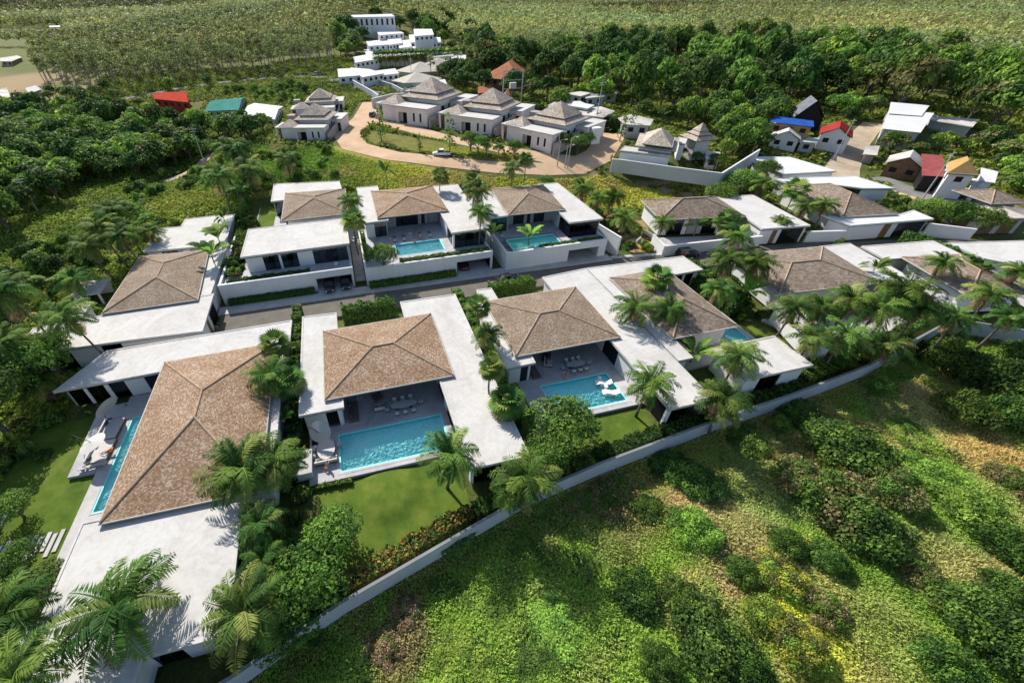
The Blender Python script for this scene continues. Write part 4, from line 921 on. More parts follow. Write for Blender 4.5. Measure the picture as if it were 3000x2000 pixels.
house([(0, 268), (22, 262), (30, 285), (0, 292)], 3, 'dark hut cut by the left edge of the view', 'greyroof', 'greywall', 'shed', .8, cat='hut', name='hut')
house(grow([(1472, 196), (1545, 203), (1520, 232), (1432, 225)], 1.25), 6, 'large house with hipped terracotta roof in the woods right of the cream domes', 'terracotta', 'wood', 'hip', 5, ridge=9)
house([(1480, 270), (1500, 268), (1497, 290), (1472, 292)], 4, 'small terracotta-roofed hut by the steel pylon', 'terracotta', 'wood', 'hip', 2.5, cat='hut', name='hut', ridge=0)
house([(1400, 262), (1440, 256), (1446, 268), (1400, 274)], 3, 'low terracotta roof under the trees left of the pylon', 'terracotta', 'wood', 'shed', 1, cat='hut', name='hut')
# cream tent-like domes
for k, (u, v, r_, h) in enumerate([(1232, 205, 15, 7), (1285, 198, 16, 9), (1222, 236, 13, 6), (1320, 205, 11, 7)]):
    x, y, z = PT(u, v+14); d_ = empty('domed_pavilion', (x, y, z), 0, ['cream domed roof, left one of the upper pair behind the white walls', 'tallest cream domed roof, beside the leafy trees', 'lowest cream domed roof just behind the white garden wall', 'cream domed roof half hidden by the tall dark tree'][k], 'pavilion', 'cream domed pavilions')
    m = MB(); rings = [(1., 0), (.55, .34), (.02, .78)]; n = 6
    for (a, za), (b, zb) in zip(rings[:-1], rings[1:]):
        for i in range(n):
            t0, t1 = i*6.2832/n+k, (i+1)*6.2832/n+k; s = [(math.cos(t), math.sin(t)) for t in (t0, t1)]
            q = [(x+s[0][0]*a*r_, y+s[0][1]*a*r_*.8, z+2.6+za*h*.7), (x+s[1][0]*a*r_, y+s[1][1]*a*r_*.8, z+2.6+za*h*.7), (x+s[1][0]*b*r_, y+s[1][1]*b*r_*.8, z+2.6+zb*h*.7), (x+s[0][0]*b*r_, y+s[0][1]*b*r_*.8, z+2.6+zb*h*.7)]
            m.poly(q, uv=[(i*3, za*12), (i*3+3, za*12), (i*3+3, zb*12), (i*3, zb*12)])
    m.build('domed_roof', M['cream'], d_)
    MB().disc(x, y, r_*.8, r_*.64, z-2, z+2.7, 10).build('wall', M['plaster'], d_)
# white stepped hillside villas
HV = [([(965, 38), (1003, 36), (1005, 46), (985, 48)], 9, 'white block behind the trees at the top left of the hill'),
      ([(1048, 45), (1130, 43), (1137, 48), (1040, 50)], 15, 'wide white three-storey hillside building with tall slit windows'),
      ([(1110, 86), (1150, 84), (1170, 96), (1118, 100)], 6, 'white stepped block just under the wide hillside building'),
      ([(1085, 122), (1140, 118), (1150, 128), (1090, 132)], 6, 'white villa block with dark window band on the left of the hill'),
      ([(1140, 112), (1168, 110), (1172, 124), (1144, 128)], 7, 'narrow white block in the middle of the hillside cluster'),
      ([(1172, 122), (1195, 120), (1200, 134), (1174, 138)], 7, 'small white cube right of the narrow white block'),
      ([(1090, 148), (1190, 142), (1215, 156), (1100, 166)], 5, 'long low white terrace building above the row of dark palms'),
      ([(1205, 105), (1235, 103), (1245, 118), (1208, 121)], 6, 'white block at the left foot of the tallest hillside house'),
      ([(1220, 88), (1258, 88), (1262, 100), (1222, 103)], 14, 'tallest white hillside house with stacked square tower'),
      ([(1245, 113), (1283, 112), (1284, 122), (1250, 126)], 9, 'white hillside house with dark corner opening, rightmost of the cluster'),
      ([(1262, 158), (1310, 156), (1318, 162), (1265, 166)], 6, 'white villa with dark doorway below the hillside cluster'),
      ([(1325, 160), (1355, 158), (1364, 172), (1332, 176)], 6, 'grey and white house right of the white villa with the dark doorway'),
      ([(1000, 205), (1030, 204), (1052, 210), (1052, 218), (1002, 222)], 4, 'pale curved shed at the bend of the far road'),
      ([(1040, 202), (1080, 205), (1110, 214), (1065, 222)], 4.5, 'house with pale blue sheet roof beside the far road'),
      ([(1108, 209), (1150, 204), (1158, 214), (1110, 220)], 4, 'white flat-roofed annexe right of the pale blue roof'),
      ([(1252, 240), (1296, 236), (1300, 246), (1262, 255)], 3.5, 'white roof between the cream domes and the garden wall')]
HV += [([(1058, 66), (1085, 64), (1090, 74), (1060, 76)], 5, 'white wing stepping down left of the wide hillside building'), ([(1140, 98), (1160, 96), (1168, 106), (1145, 108)], 5, 'white terrace with green pool edge below the wide hillside building'), ([(1150, 136), (1200, 134), (1204, 144), (1154, 146)], 4, 'low white roof terrace between hillside blocks'), ([(1203, 128), (1240, 124), (1246, 134), (1206, 140)], 5, 'white stepped block below the tallest hillside house'), ([(1245, 134), (1275, 132), (1280, 142), (1250, 146)], 5, 'white block below the dark corner opening'), ([(1045, 168), (1090, 160), (1098, 172), (1050, 180)], 5, 'white wall block above the left end of the dark palm row'), ([(1170, 158), (1210, 155), (1216, 163), (1172, 168)], 4, 'low white block behind the dark palm row'), ([(1008, 48), (1036, 46), (1040, 56), (1012, 58)], 7, 'white block linking the top left block and the wide building')]
for k, (px, h, lb) in enumerate(HV): house(grow(px, 1.42), h, lb, 'roofw', 'plaster', 'flat', ov=.25, cat='building', name='hillside_building')
wallrun([PT(*p)[:2] for p in ((1026, 246), (1060, 268), (1092, 288), (1110, 302))], 1, 9.3, .5, 'white panelled wall falling from the road bend to the bungalow villas', 'panelwall')
wallrun([PT(*p)[:2] for p in ((1106, 247), (1150, 262), (1182, 280), (1240, 272), (1290, 262))], 1, 8.6, .5, 'white garden wall in front of the cream domed roofs', 'panelwall')
wallrun([PT(*p)[:2] for p in ((1092, 318), (1150, 303), (1200, 300))], 3, 9.8, .6, 'pink gate wall at the top end of the drive', 'pinkwall')
wallrun([PT(*p)[:2] for p in ((1290, 300), (1370, 312), (1450, 330), (1560, 350))], 3, 8.6, .5, 'weathered grey wall behind the middle bungalow villas', 'greywall')
# flat dark-roofed complex among trees
FX = [([(1625, 298), (1700, 296), (1735, 312), (1690, 330), (1600, 312)], 'large stained white flat roof left of the hedge-lined compound'), ([(1680, 297), (1742, 308), (1722, 318), (1672, 310)], 'raised clean white roof slab on top of the stained complex'),
      ([(1690, 322), (1760, 312), (1802, 326), (1768, 344), (1684, 334)], 'stained flat roof right of the raised white slab'), ([(1810, 345), (1850, 335), (1915, 350), (1905, 368), (1832, 364)], 'grey stained flat roof with dark slot openings'),
      ([(1655, 274), (1700, 268), (1735, 272), (1700, 282)], 'small dark flat roof in the upper row among trees, left'), ([(1712, 276), (1770, 272), (1772, 282), (1716, 288)], 'small dark flat roof in the upper row among trees, middle'), ([(1760, 268), (1812, 266), (1808, 275), (1764, 277)], 'small dark flat roof in the upper row among trees, right')]
for k, (px, lb) in enumerate(FX): house(px, 4.2+(1.0 if k == 1 else 0), lb, 'greyroof' if k != 1 else 'roofw', 'kerb', 'flat', ov=.4, cat='building', name='flat_roofed_building')
# compound with large double pyramid and tiered pavilion
zc = 5.0
r = empty('walled_villa', (*P(1925, 420, zc), zc), 0, 'white walled villa with wide double pyramid roof above the yellow grass', 'villa')
hip(r, [P(*p, zc+4.6) for p in ((1876, 391), (1990, 404), (1981, 442), (1862, 426))], zc+4.6, 1.2, 2, 'tilep', cap=False, name='lower_roof')
hip(r, [P(*p, zc+5.6) for p in ((1894, 388), (1976, 402), (1969, 431), (1882, 420))], zc+5.6, 3.0, 1, 'tilep', cap=False, name='upper_roof')
m = MB(); m.prism(inset([P(*p, zc+4.6) for p in ((1876, 391), (1990, 404), (1981, 442), (1862, 426))], 1.0), zc-2, zc+4.4); m.build('hall_wall', M['plaster'], r)
m = MB(); m.prism(inset([P(*p, zc+5.6) for p in ((1894, 388), (1976, 402), (1969, 431), (1882, 420))], 1.2), zc+4.8, zc+5.4); m.build('clerestory', M['dark'], r)
wing(r, [P(*p, zc+3.4) for p in ((1830, 428), (1896, 436), (1968, 447), (1963, 458), (1888, 449), (1816, 441))], zc-1, zc+3.4, {}, .3)
wing(r, [P(*p, zc+3.6) for p in ((1988, 402), (2015, 405), (2008, 422), (1990, 420))], zc-1, zc+3.6, {}, .3)
g = empty('tiered_pavilion', (*P(2046, 400, zc+2), zc), 0, 'small pavilion with three stacked roofs beside the wide pyramid roof', 'pavilion')
c = P(2046, 402, zc+3.8)
MB().box(c[0]-2.3, c[0]+2.3, c[1]-2.3, c[1]+2.3, zc-2, zc+3.5).build('wall', M['kerb'], g)
for w0, w1, z0, z1 in ((3.5, 2.3, 3.8, 4.6), (2.3, 1.4, 4.9, 5.6), (1.5, .02, 5.8, 7.8)): tier(g, c[0], c[1], 0, w0, w1, zc+z0, zc+z1, 'tilep', 'roof')
house([(2066, 442), (2110, 446), (2112, 462), (2068, 462)], 3.2, 'little white flat roof inside the walled villa garden', 'roofw', 'plaster', 'flat', cat='annexe', name='annexe', ov=.3)
wallrun([P(1790, 487, 4.6), P(1812, 488, 4.6), P(1960, 512, 4.4), P(2105, 534, 4.2)], 3, 6.5, .3, 'pale grey panelled wall along the yellow grass', 'panelwall', joints=5)
wallrun([P(2105, 534, 4.2), P(2216, 462, 4.2)], 3, 6.5, .3, 'pale grey wall running up to the right from the panelled corner', 'panelwall')
gp = PT(1738, 420); m = MB(); g = empty('gate_pillar', gp, 0, 'square white gate pillar at the right end of the oval drive', 'pillar'); m.box(gp[0]-1.4, gp[0]+1.4, gp[1]-1, gp[1]+1, gp[2]-1, gp[2]+4.6); m.build('shaft', M['plaster'], g)
# right-hand village
def mhouse(u, v, w_, d_, ang, h, rise, label, roof, wall, wins=2):
    """gabled house, gable end to the front, centred where its eaves are seen"""
    x, y, z = PT(u, v, h); a = math.radians(ang); c, q = math.cos(a), math.sin(a)
    Q = [(x+c*i*w_/2-q*j*d_/2, y+q*i*w_/2+c*j*d_/2, z+h) for i, j in ((-1, 1), (1, 1), (1, -1), (-1, -1))]
    px = [tuple(float(t) for t in PX2(*p)) for p in Q]; return house(px, h, label, roof, wall, 'gable2', rise, zref=z, wins=wins)
house([(2268, 348), (2380, 362), (2385, 372), (2255, 358)], 6.0, 'house with bright blue sheet awning in front of the black gable', 'blue', 'ochre', 'shed', .8)
mhouse(2362, 338, 9, 10, -38, 4.5, 5.5, 'tall dark gable roof rising behind the blue awning', 'greydark', 'dark', 0)
mhouse(2450, 388, 8.5, 11, -52, 4.2, 2.6, 'house with plain red gable roof beside the pale track', 'redroof', 'plaster')
mhouse(2303, 395, 8, 9, -48, 3.2, 2.2, 'small white cottage with brown gable and red trim', 'greyroof', 'plaster')
house([(2345, 402), (2402, 405), (2395, 418), (2342, 414)], 3, 'low white carport roof between the cottage and the red gable', 'roofw', 'kerb', 'flat', cat='shed', name='shed')
house([(2605, 308), (2718, 318), (2700, 340), (2603, 333)], 5, 'upper of two wide white sheet roofs in the trees', 'roofw', 'kerb', 'shed', 1, cat='warehouse', name='warehouse')
house([(2597, 335), (2728, 346), (2697, 389), (2584, 377)], 4.6, 'lower of two wide white sheet roofs in the trees', 'roofw', 'kerb', 'shed', 1.6, cat='warehouse', name='warehouse')
house([(2722, 338), (2868, 350), (2850, 372), (2725, 352)], 3, 'ruined pale block wall enclosure behind the wide white roofs', 'greyroof', 'kerb', 'flat', cat='ruin', name='ruin', wins=0)
house([(2535, 432), (2575, 432), (2570, 455), (2528, 452)], 2.6, 'patched grey shack beside the pale track', 'greyroof', 'greywall', 'shed', .5, cat='shack', name='shack')
mhouse(2655, 475, 8, 9, -60, 3.8, 2.4, 'old brown timber house with grey gable left of the maroon roof', 'greyroof', 'wood')
house([(2690, 466), (2752, 472), (2768, 518), (2702, 514)], 4.2, 'house with faded maroon tiled roof and green awning', 'maroon', 'dark', 'shed', 1.5)
house([(2775, 476), (2845, 478), (2868, 512), (2776, 506)], 6.5, 'house with ochre hipped roof and white walls by the road', 'ochre', 'plaster', 'hip', 2.5, ridge=4)
house([(2868, 500), (2918, 512), (2915, 536), (2872, 530)], 4.5, 'white flat annexe right of the ochre roof', 'roofw', 'plaster', 'shed', .8, cat='annexe', name='annexe')
house([(2850, 522), (2880, 528), (2876, 560), (2846, 552)], 3.0, 'low white garage in front of the ochre-roofed house', 'roofw', 'plaster', 'flat', cat='garage', name='garage')
for i, (u, v, sx, lb) in enumerate([(1775, 56, 10, 'tiny far white building left of the pale clearing in the plantation'), (1905, 54, 14, 'far pale buildings at the right of the clearing in the plantation'), (1955, 58, 8, 'tiny far hut at the right tip of the plantation clearing'), (2240, 36, 16, 'distant white building near the top of the view'), (2360, 36, 14, 'distant pale building right of the white one near the top of the view'), (160, 78, 16, 'distant pale roof among dark trees at upper left'), (1690, 10, 14, 'distant white house at the top of the view')]):
    house([(u-sx, v-2), (u+sx, v-2.5), (u+sx, v+1.5), (u-sx, v+2)], 6, lb, 'roofw', 'plaster', 'flat', cat='building', name='far_building', wins=0)
# ------------------------------------------------------------------ poles
def pole(u, v, h, label, lamp=False, group=None):
    x, y, z = PT(u, v); r = empty('utility_pole' if not lamp else 'street_lamp', (x, y, z), 0, label, 'lamp post' if lamp else 'utility pole', group)
    MB().tube([(x, y, z-.3), (x, y, z+h)], [.17, .1], 8).build('post', M['kerb'], r)
    if lamp: m = MB(); m.tube([(x, y, z+h), (x+.5, y-.2, z+h+.3), (x+1.2, y-.4, z+h+.3)], .05, 6); m.box(x+1., x+1.7, y-.6, y-.3, z+h+.2, z+h+.36); m.build('lamp_head', M['kerb'], r)
    else: m = MB(); m.box(x-1.1, x+1.1, y-.06, y+.06, z+h-.6, z+h-.48); m.box(x-.8, x+.8, y-.06, y+.06, z+h-1.3, z+h-1.2); m.build('cross_arm', M['kerb'], r)
for u, v, h, lb, l in [(976, 212, 11, 'pale utility pole at the bend of the far road', 0), (1206, 240, 11, 'utility pole in front of the cream domes', 0), (1042, 205, 9, 'utility pole beside the pale blue roof', 0), (1742, 372, 14, 'tall slim pole at the right end of the bungalow drive', 0), (1632, 488, 7, 'street lamp on the near edge of the drive, left of a pair', 1), (1654, 492, 6, 'left of two slim posts close together on the drive edge', 1), (1662, 492, 8, 'right of two slim posts close together on the drive edge', 1), (1632, 452, 6, 'street lamp at the corner of the rightmost bungalow villa', 1), (2440, 470, 12, 'utility pole leaning over the pale track', 0), (2700, 585, 12, 'utility pole beside the right-hand road', 0), (2232, 420, 6, 'white post by the small cottage', 1), (112, 620, 9, 'slim pale pole standing in the left thicket', 0), (600, 480, 11, 'slim pole beside the curving track on the left', 0), (1352, 155, 8, 'utility pole behind the hillside house', 0)]: pole(u, v, h, lb, bool(l))
x, y, z = PT(1498, 312); g = empty('pylon', (x, y, z), 0, 'grey steel frame with two legs and cross bars in the trees', 'pylon'); m = MB()
for dx in (-4, 4): m.tube([(x+dx, y, z-.5), (x+dx, y, z+13)], .22, 6)
for zz in (12.6, 9.5, 6.5): m.tube([(x-4, y, z+zz), (x+4, y, z+zz)], .13, 6)
m.build('frame', M['kerb'], g); m = MB(); m.box(x-1.2, x+1.2, y-.8, y+.8, z+6.6, z+8.6); m.build('transformer', M['kerb'], g)
# ------------------------------------------------------------------ where buildings and roads already stand
OCC = []
bpy.context.view_layer.update()
for o in list(COL.objects):
    if o.type != 'MESH' or o.name.startswith(('ground', 'coping', 'joint')): continue
    if o.parent is None and o.name.startswith(('dirt', 'road', 'verge', 'street', 'pavement', 'kerb')):
        me = o.data
        for p in list(me.polygons)[::2]: c = o.matrix_world@p.center; q_ = 4.2 if o.name.startswith('road') else 3; OCC.append((c.x-q_, c.x+q_, c.y-q_, c.y+q_))
        continue
    bb = [o.matrix_world@Vector(c) for c in o.bound_box]; x0, x1 = min(b.x for b in bb), max(b.x for b in bb); y0, y1 = min(b.y for b in bb), max(b.y for b in bb)
    if 'wall' in o.name and (x1-x0 > 14 or y1-y0 > 14):
        rt = o
        if o.data.polygons and len(o.data.polygons) < 60:
            for p in o.data.polygons: c = o.matrix_world@p.center; OCC.append((c.x-1.5, c.x+1.5, c.y-1.5, c.y+1.5))
        continue
    OCC.append((x0, x1, y0, y1))
OCC = np.array(OCC)
def free(x, y, r): return not np.any((x > OCC[:, 0]-r) & (x < OCC[:, 1]+r) & (y > OCC[:, 2]-r) & (y < OCC[:, 3]+r))
def scatter(pxpoly, n, mind, r=1.5, tries=60, seed=1, clear=None):
    poly = [PT(u, v)[:2] for u, v in pxpoly]; xs = [p[0] for p in poly]; ys = [p[1] for p in poly]; rr = random.Random(seed); out = []
    for _ in range(n*tries):
        if len(out) >= n: break
        x, y = rr.uniform(min(xs), max(xs)), rr.uniform(min(ys), max(ys))
        if not inpoly(np.array([x]), np.array([y]), poly)[0]: continue
        if any((x-a)**2+(y-b)**2 < mind*mind for a, b in out): continue
        if not free(x, y, r): continue
        out.append((x, y))
    return out
# left thicket
LB = {'wood0': 'dark broadleaf tree in the dense thicket left of the curving track', 'wood1': 'olive-tinged broadleaf tree in the dense thicket left of the curving track', 'wood2': 'bright green broadleaf tree in the dense thicket left of the curving track', 'wood3': 'blackish green tree in the dense thicket left of the curving track', 'wood4': 'yellow-green tree in the dense thicket left of the curving track', 'wood5': 'dull olive tree in the dense thicket left of the curving track'}
def woods(poly, n, mind, where, group, kinds, smin=.7, smax=1.25, seed=1, r=2.5, name='broadleaf_tree', h=None, stretch=1.):
    desc = {'wood0': 'dark green broadleaf tree', 'wood1': 'mid green tree with olive patches', 'wood2': 'bright green leafy tree', 'wood3': 'blackish green dense tree', 'wood4': 'yellow-green leafy tree', 'wood5': 'dull olive tree'}
    for i, (x, y) in enumerate(scatter(poly, n, mind, r, seed=seed)):
        k = random.choice(kinds if not ('belt' in where and x > 215) else ['wood4', 'wood5', 'wood2', 'wood1']); tree(x, y, float(T(x, y))-.2, k, random.uniform(smin, smax), desc[k]+' '+where, 'tree', group+', '+desc[k].split(' tree')[0], name, h=h, stretch=stretch*random.uniform(.85, 1.3))
woods([(-40, 350), (60, 345), (330, 345), (430, 385), (600, 392), (700, 398), (790, 372), (810, 385), (730, 420), (640, 425), (560, 480), (480, 510), (380, 530), (270, 525), (230, 565), (120, 640), (-40, 720)], 175, 4.3, 'in the dense thicket left of the curving track', 'left thicket', ['wood0', 'wood1', 'wood2', 'wood2', 'wood3', 'wood4'], .75, 1.25, 3, .8, h=2.2)
woods([(30, 300), (250, 275), (430, 290), (420, 330), (250, 330), (60, 345)], 14, 6, 'among the huts at the far left', 'hut trees', ['wood5', 'wood4', 'wood1'], .5, .85, 4)
woods([(600, 268), (700, 262), (860, 258), (900, 275), (920, 300), (850, 320), (740, 290), (730, 280), (640, 278)], 40, 3.5, 'on the bank between the far road and the bungalow villas', 'road bank', ['wood2', 'wood0', 'wood4', 'wood2'], .3, .55, 5, 1.5, h=1.5)
woods([(1330, 190), (1420, 160), (1560, 215), (1640, 195), (1840, 150), (1900, 135), (2050, 160), (2150, 155), (2400, 160), (2560, 190), (2700, 215), (2860, 240), (3050, 290), (3050, 470), (2880, 440), (2740, 395), (2560, 330), (2400, 300), (2260, 330), (2100, 330), (2000, 360), (1840, 330), (1700, 270), (1600, 262), (1500, 262), (1430, 260), (1330, 250)], 235, 6.4, 'in the tall belt of woods behind the village', 'woods belt', ['wood0', 'wood0', 'wood3', 'wood3', 'wood1', 'wood5', 'wood2'], 1.0, 1.85, 6, 2, name='forest_tree', stretch=1.3, h=3)
woods([(1840, 345), (2000, 370), (2100, 340), (2250, 345), (2270, 380), (2210, 460), (2120, 490), (2060, 380), (1960, 375)], 42, 5, 'between the tiered pavilion and the blue awning house', 'village trees, left', ['wood2', 'wood4', 'wood0', 'wood1'], .6, 1.1, 7)
woods([(2400, 310), (2560, 340), (2600, 400), (2740, 400), (3050, 480), (3050, 620), (2930, 570), (2900, 480), (2760, 450), (2600, 460), (2520, 500), (2490, 560), (2590, 545), (2560, 400), (2500, 390)], 80, 5, 'among the village houses on the right', 'village trees, right', ['wood2', 'wood4', 'wood0', 'wood1', 'wood5'], .5, 1.05, 8, 1.5, h=2)
def scatterpx(poly, n, mind, r, seed):
    rr = random.Random(seed); out = []; us = [p[0] for p in poly]; vs = [p[1] for p in poly]
    for _ in range(n*40):
        if len(out) >= n: break
        u, v = rr.uniform(min(us), max(us)), rr.uniform(min(vs), max(vs))
        if not inpoly(np.array([u]), np.array([v]), poly)[0]: continue
        x, y, z = PT(u, v)
        if any((x-a)**2+(y-b)**2 < mind*mind for a, b in out) or not free(x, y, r): continue
        out.append((x, y))
    return out
_sc = scatter; scatter = lambda poly, n, mind, r=1.5, seed=1: scatterpx(poly, n, mind, r, seed)
woods([(960, 90), (950, 45), (1000, 30), (1150, 35), (1200, 60), (1330, 60), (1430, 150), (1400, 200), (1340, 180), (1290, 135), (1200, 100), (1170, 135), (1130, 110), (1060, 105), (1080, 170), (1000, 190), (985, 140)], 75, 8, 'behind the white hillside buildings', 'hill crest woods', ['wood0', 'wood3', 'wood1', 'wood2'], .9, 1.7, 9, 1, name='forest_tree', h=2.5)
scatter = _sc
woods([(1290, 215), (1340, 180), (1440, 235), (1560, 240), (1560, 300), (1440, 290), (1300, 270)], 22, 6.5, 'between the cream domes and the terracotta house', 'dome trees', ['wood0', 'wood3', 'wood0', 'wood1'], .7, 1.25, 10)
woods([(-60, 880), (0, 800), (120, 760), (200, 800), (260, 860), (130, 900), (-60, 1180)], 16, 4.5, 'at the left edge beside the dead-end villa', 'left edge trees', ['wood0', 'wood3', 'wood1'], .4, .7, 11, 1.5)
for i, (u, v, s, k, lb) in enumerate([(1505, 245, 1.5, 'wood0', 'tall dark tree right behind the domes with a bushy crown'), (1440, 240, 1.7, 'wood3', 'tallest dark tree between the cream domes and the terracotta roof'), (1750, 310, 1.2, 'wood4', 'broad light green tree behind the hedge of the stained flat roofs'), (1860, 330, 1.2, 'wood2', 'broad light green tree right of the stained flat roofs'), (1640, 330, .9, 'wood2', 'leafy tree at the left end of the long hedge'), (1600, 300, 1.1, 'wood0', 'dark leafy tree right of the steel pylon'), (2230, 320, 1.1, 'wood4', 'olive tree in front of the black gable'), (505, 270, .75, 'wood2', 'round dark green tree beside the far road, right of the red block'), (610, 258, .7, 'wood0', 'round tree on the road bank above the teal roof')]):
    x, y, z = PT(u, v); tree(x, y, z, k, s, lb)
# bungalow drive garden trees
for (u, v, s, k, lb) in [(1118, 415, 1.5, 'column', 'slender grey-green tree in the oval lawn, nearest the grey car'), (1230, 446, .8, 'column', 'short dark conical tree in the middle of the oval lawn'), (1318, 448, 1.6, 'column', 'tall dark columnar tree beside the white pickup'), (1378, 445, 1.05, 'round', 'left one of two round trees in front of the middle bungalow'), (1400, 450, .95, 'round', 'right one of two round trees in front of the middle bungalow'), (1425, 450, .6, 'round', 'small sparse tree between the oval lawn and the right bungalow'), (1460, 455, .6, 'round', 'small thin reddish tree on the drive island'), (1508, 460, .85, 'round', 'round tree standing in the drive before the right bungalow'), (1650, 440, .95, 'round', 'dark round tree beside the low fence of the rightmost bungalow'), (1690, 450, 1.0, 'round', 'round tree at the inner bend of the drive'), (1715, 430, .8, 'round', 'round tree beside the white gate pillar'), (1815, 415, 1.2, 'column', 'bushy tree left of the wide double pyramid roof'), (1840, 400, 1.2, 'column', 'second bushy tree left of the wide double pyramid roof'), (1825, 497, .6, 'column', 'clipped cypress-like shrub in front of the panelled wall'), (1990, 462, .6, 'round', 'small tree in the court of the wide double pyramid villa'), (2035, 478, .6, 'round', 'light green tree in front of the tiered pavilion'), (2090, 500, .9, 'round', 'leafy tree in the corner of the walled villa garden')]:
    x, y, z = PT(u, v); tree(x, y, z, k, s, lb, name='garden_tree')
hedge([PT(*p)[:2] for p in ((1560, 340), (1680, 362), (1760, 375), (1830, 392))], 3, 5.6, 4.2, 'tall dark hedge in front of the stained flat roofs', 'dark', .45, 14)
hedge([PT(*p)[:2] for p in ((1675, 290), (1790, 305))], 2.5, 5.6, 5.2, 'bright green hedge between the stained roofs and the upper dark roofs', 'light', .45, 14)
hedge([PT(*p)[:2] for p in ((1062, 392), (1100, 372), (1200, 395), (1310, 415))], (.7), 5.7, .7, 'low shrubs along the far side of the oval lawn', 'light', .3, 25)
hedge([PT(*p)[:2] for p in ((1058, 402), (1100, 425), (1200, 443), (1300, 452), (1440, 462))], (.7), 5.7, .6, 'low shrubs along the near side of the oval lawn', 'light', .3, 25)
for i in range(20):
    u = 1105+i*13.5; v = 200-.0012*(u-1105)**1.6*.0+(-10 if i > 8 else 0)*(i-8)/12; x, y, z = PT(u, 203-.06*(u-1105))
    root = empty('fan_palm', (x, y, z), 0, 'dark slender palm in the row below the white hillside villas', 'palm tree', 'row of palms below the hillside villas')
    child('trunk', limb_mesh('rowpalm', lambda: trunk_mesh(0, 0, 7, .2), 'trunk'), root); child('crown', random.choice(MESH['fan']), root, (0, 0, 6), i, (1.6, 1.6, 2.6))
# ------------------------------------------------------------------ rubber trees: front rows one by one, the far wood as one mass
rr = random.Random(5)
rows = [(p, rr.uniform(.85, 1.15)) for p in scatter([(150, 262), (420, 268), (560, 250), (700, 228), (900, 212), (965, 200), (985, 150), (900, 160), (700, 178), (400, 205), (200, 205), (120, 235)], 190, 6.0, 2, seed=12)]
for (x, y), s in rows:
    tree(x, y, float(T(x, y)), 'rubber', s*1.05, 'thin-trunked rubber tree in the front rows of the plantation beyond the far road', 'tree', 'rubber trees of the front rows', 'rubber_tree', h=9, mat='palebark', stretch=1.15)
for (x, y) in scatter([(1180, 200), (1330, 260), (1500, 200), (1420, 150), (1300, 150)], 10, 7, 2, seed=14): tree(x, y, float(T(x, y)), 'rubber', 1, 'pale thin tree near the cream domes', 'tree', 'thin trees near the domes', 'thin_tree', h=7)
LU = [-400, 0, 120, 150, 400, 700, 900, 985, 1040, 1130, 1180, 1230, 1290, 1330, 1430, 1560, 1640, 1900, 2100, 2400, 2700, 3000, 3400]; LV = [300, 165, 190, 205, 200, 172, 152, 120, 44, 42, 78, 84, 106, 140, 150, 205, 185, 125, 150, 150, 205, 262, 330]
def far_wood():
    Qs = []; Cs = []; tot = 0; pts = []
    r = 200.
    while r < 3600:
        s = 5.6*max(.75, (r/420)**.95); n = int(2.6*r/s); th = np.linspace(-1.05, 1.6, n)+RNG.uniform(-.4, .4, n)*s/r; rr_ = r+RNG.uniform(-.5, .5, n)*s
        x = rr_*np.sin(th); y = rr_*np.cos(th); pts.append(np.stack([x, y, np.full(n, s)], 1)); r += s*.92
    p = np.concatenate(pts); z = T(p[:, 0], p[:, 1]); u, v = PX2(p[:, 0], p[:, 1], z); lv = np.interp(u, LU, LV)
    k = (v < lv) & (u > -120) & (u < 3150) & (v > -60)
    tr_ = np.abs(vnoise(p[:, 0], p[:, 1], 230, 33)-.5) < .012; tr_ |= (np.abs(np.sin(p[:, 0]/190+p[:, 1]/330)) < .02)
    clear = tr_ | ((u > 1700) & (u < 1960) & (v > 50) & (v < 61)) | ((u > 2150) & (u < 2420) & (v > 34) & (v < 41)) | ((u < 210) & (v > 92) & (v < 135)) | ((u < 120) & (v > 140) & (v < 200))
    k &= ~clear
    p, z, u, v = p[k], z[k], u[k], v[k]
    occ = np.array([free(a, b, 4) for a, b in p[:, :2]]) if len(p) < 60000 else np.ones(len(p), bool); p, z, u, v = p[occ], z[occ], u[occ], v[occ]
    n = len(p); m = 36; s = p[:, 2]; R = s*.62; H = 9+3*RNG.random(n)+s*.15
    d = RNG.normal(0, 1, (n, m, 3)); d /= np.linalg.norm(d, axis=2)[..., None]; rad = RNG.uniform(.45, 1, (n, m, 1))
    c = d*rad*np.stack([R, R, np.maximum(2.8, R*.8)], 1)[:, None, :]; c[..., 0] += p[:, 0:1]; c[..., 1] += p[:, 1:2]; c[..., 2] += (z+H)[:, None]
    size = np.repeat((s*.19+.15)[:, None], m, 1).reshape(-1, 1)
    c = c.reshape(-1, 3); nor = d.reshape(-1, 3)+np.array((0, 0, .3))
    Q, C = leaves(c, nor, size, G_RUB, 1.5, .7)
    big = vnoise(p[:, 0], p[:, 1], 140, 8); br = .62+.75*big; dist = np.hypot(p[:, 0], p[:, 1])
    dark = np.where((v < 28+12*np.sin(u/300)) & (u > 1250), .55, 1.)*np.where((u < 620) & (v < 62-u*.05), .5, 1.)*np.where((u > 1700) & (u < 2100) & (v > 40) & (v < 58), .6, 1.)  # first factor puts a cloud shadow into the tint of the upper-right trees
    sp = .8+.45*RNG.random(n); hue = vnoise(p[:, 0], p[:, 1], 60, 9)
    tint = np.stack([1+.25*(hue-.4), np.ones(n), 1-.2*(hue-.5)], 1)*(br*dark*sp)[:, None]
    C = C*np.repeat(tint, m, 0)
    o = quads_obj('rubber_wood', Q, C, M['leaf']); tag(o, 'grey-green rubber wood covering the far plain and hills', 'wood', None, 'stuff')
    # scattered taller dark trees along field edges belong to the same far wood
    return n
print('far wood trees', far_wood())
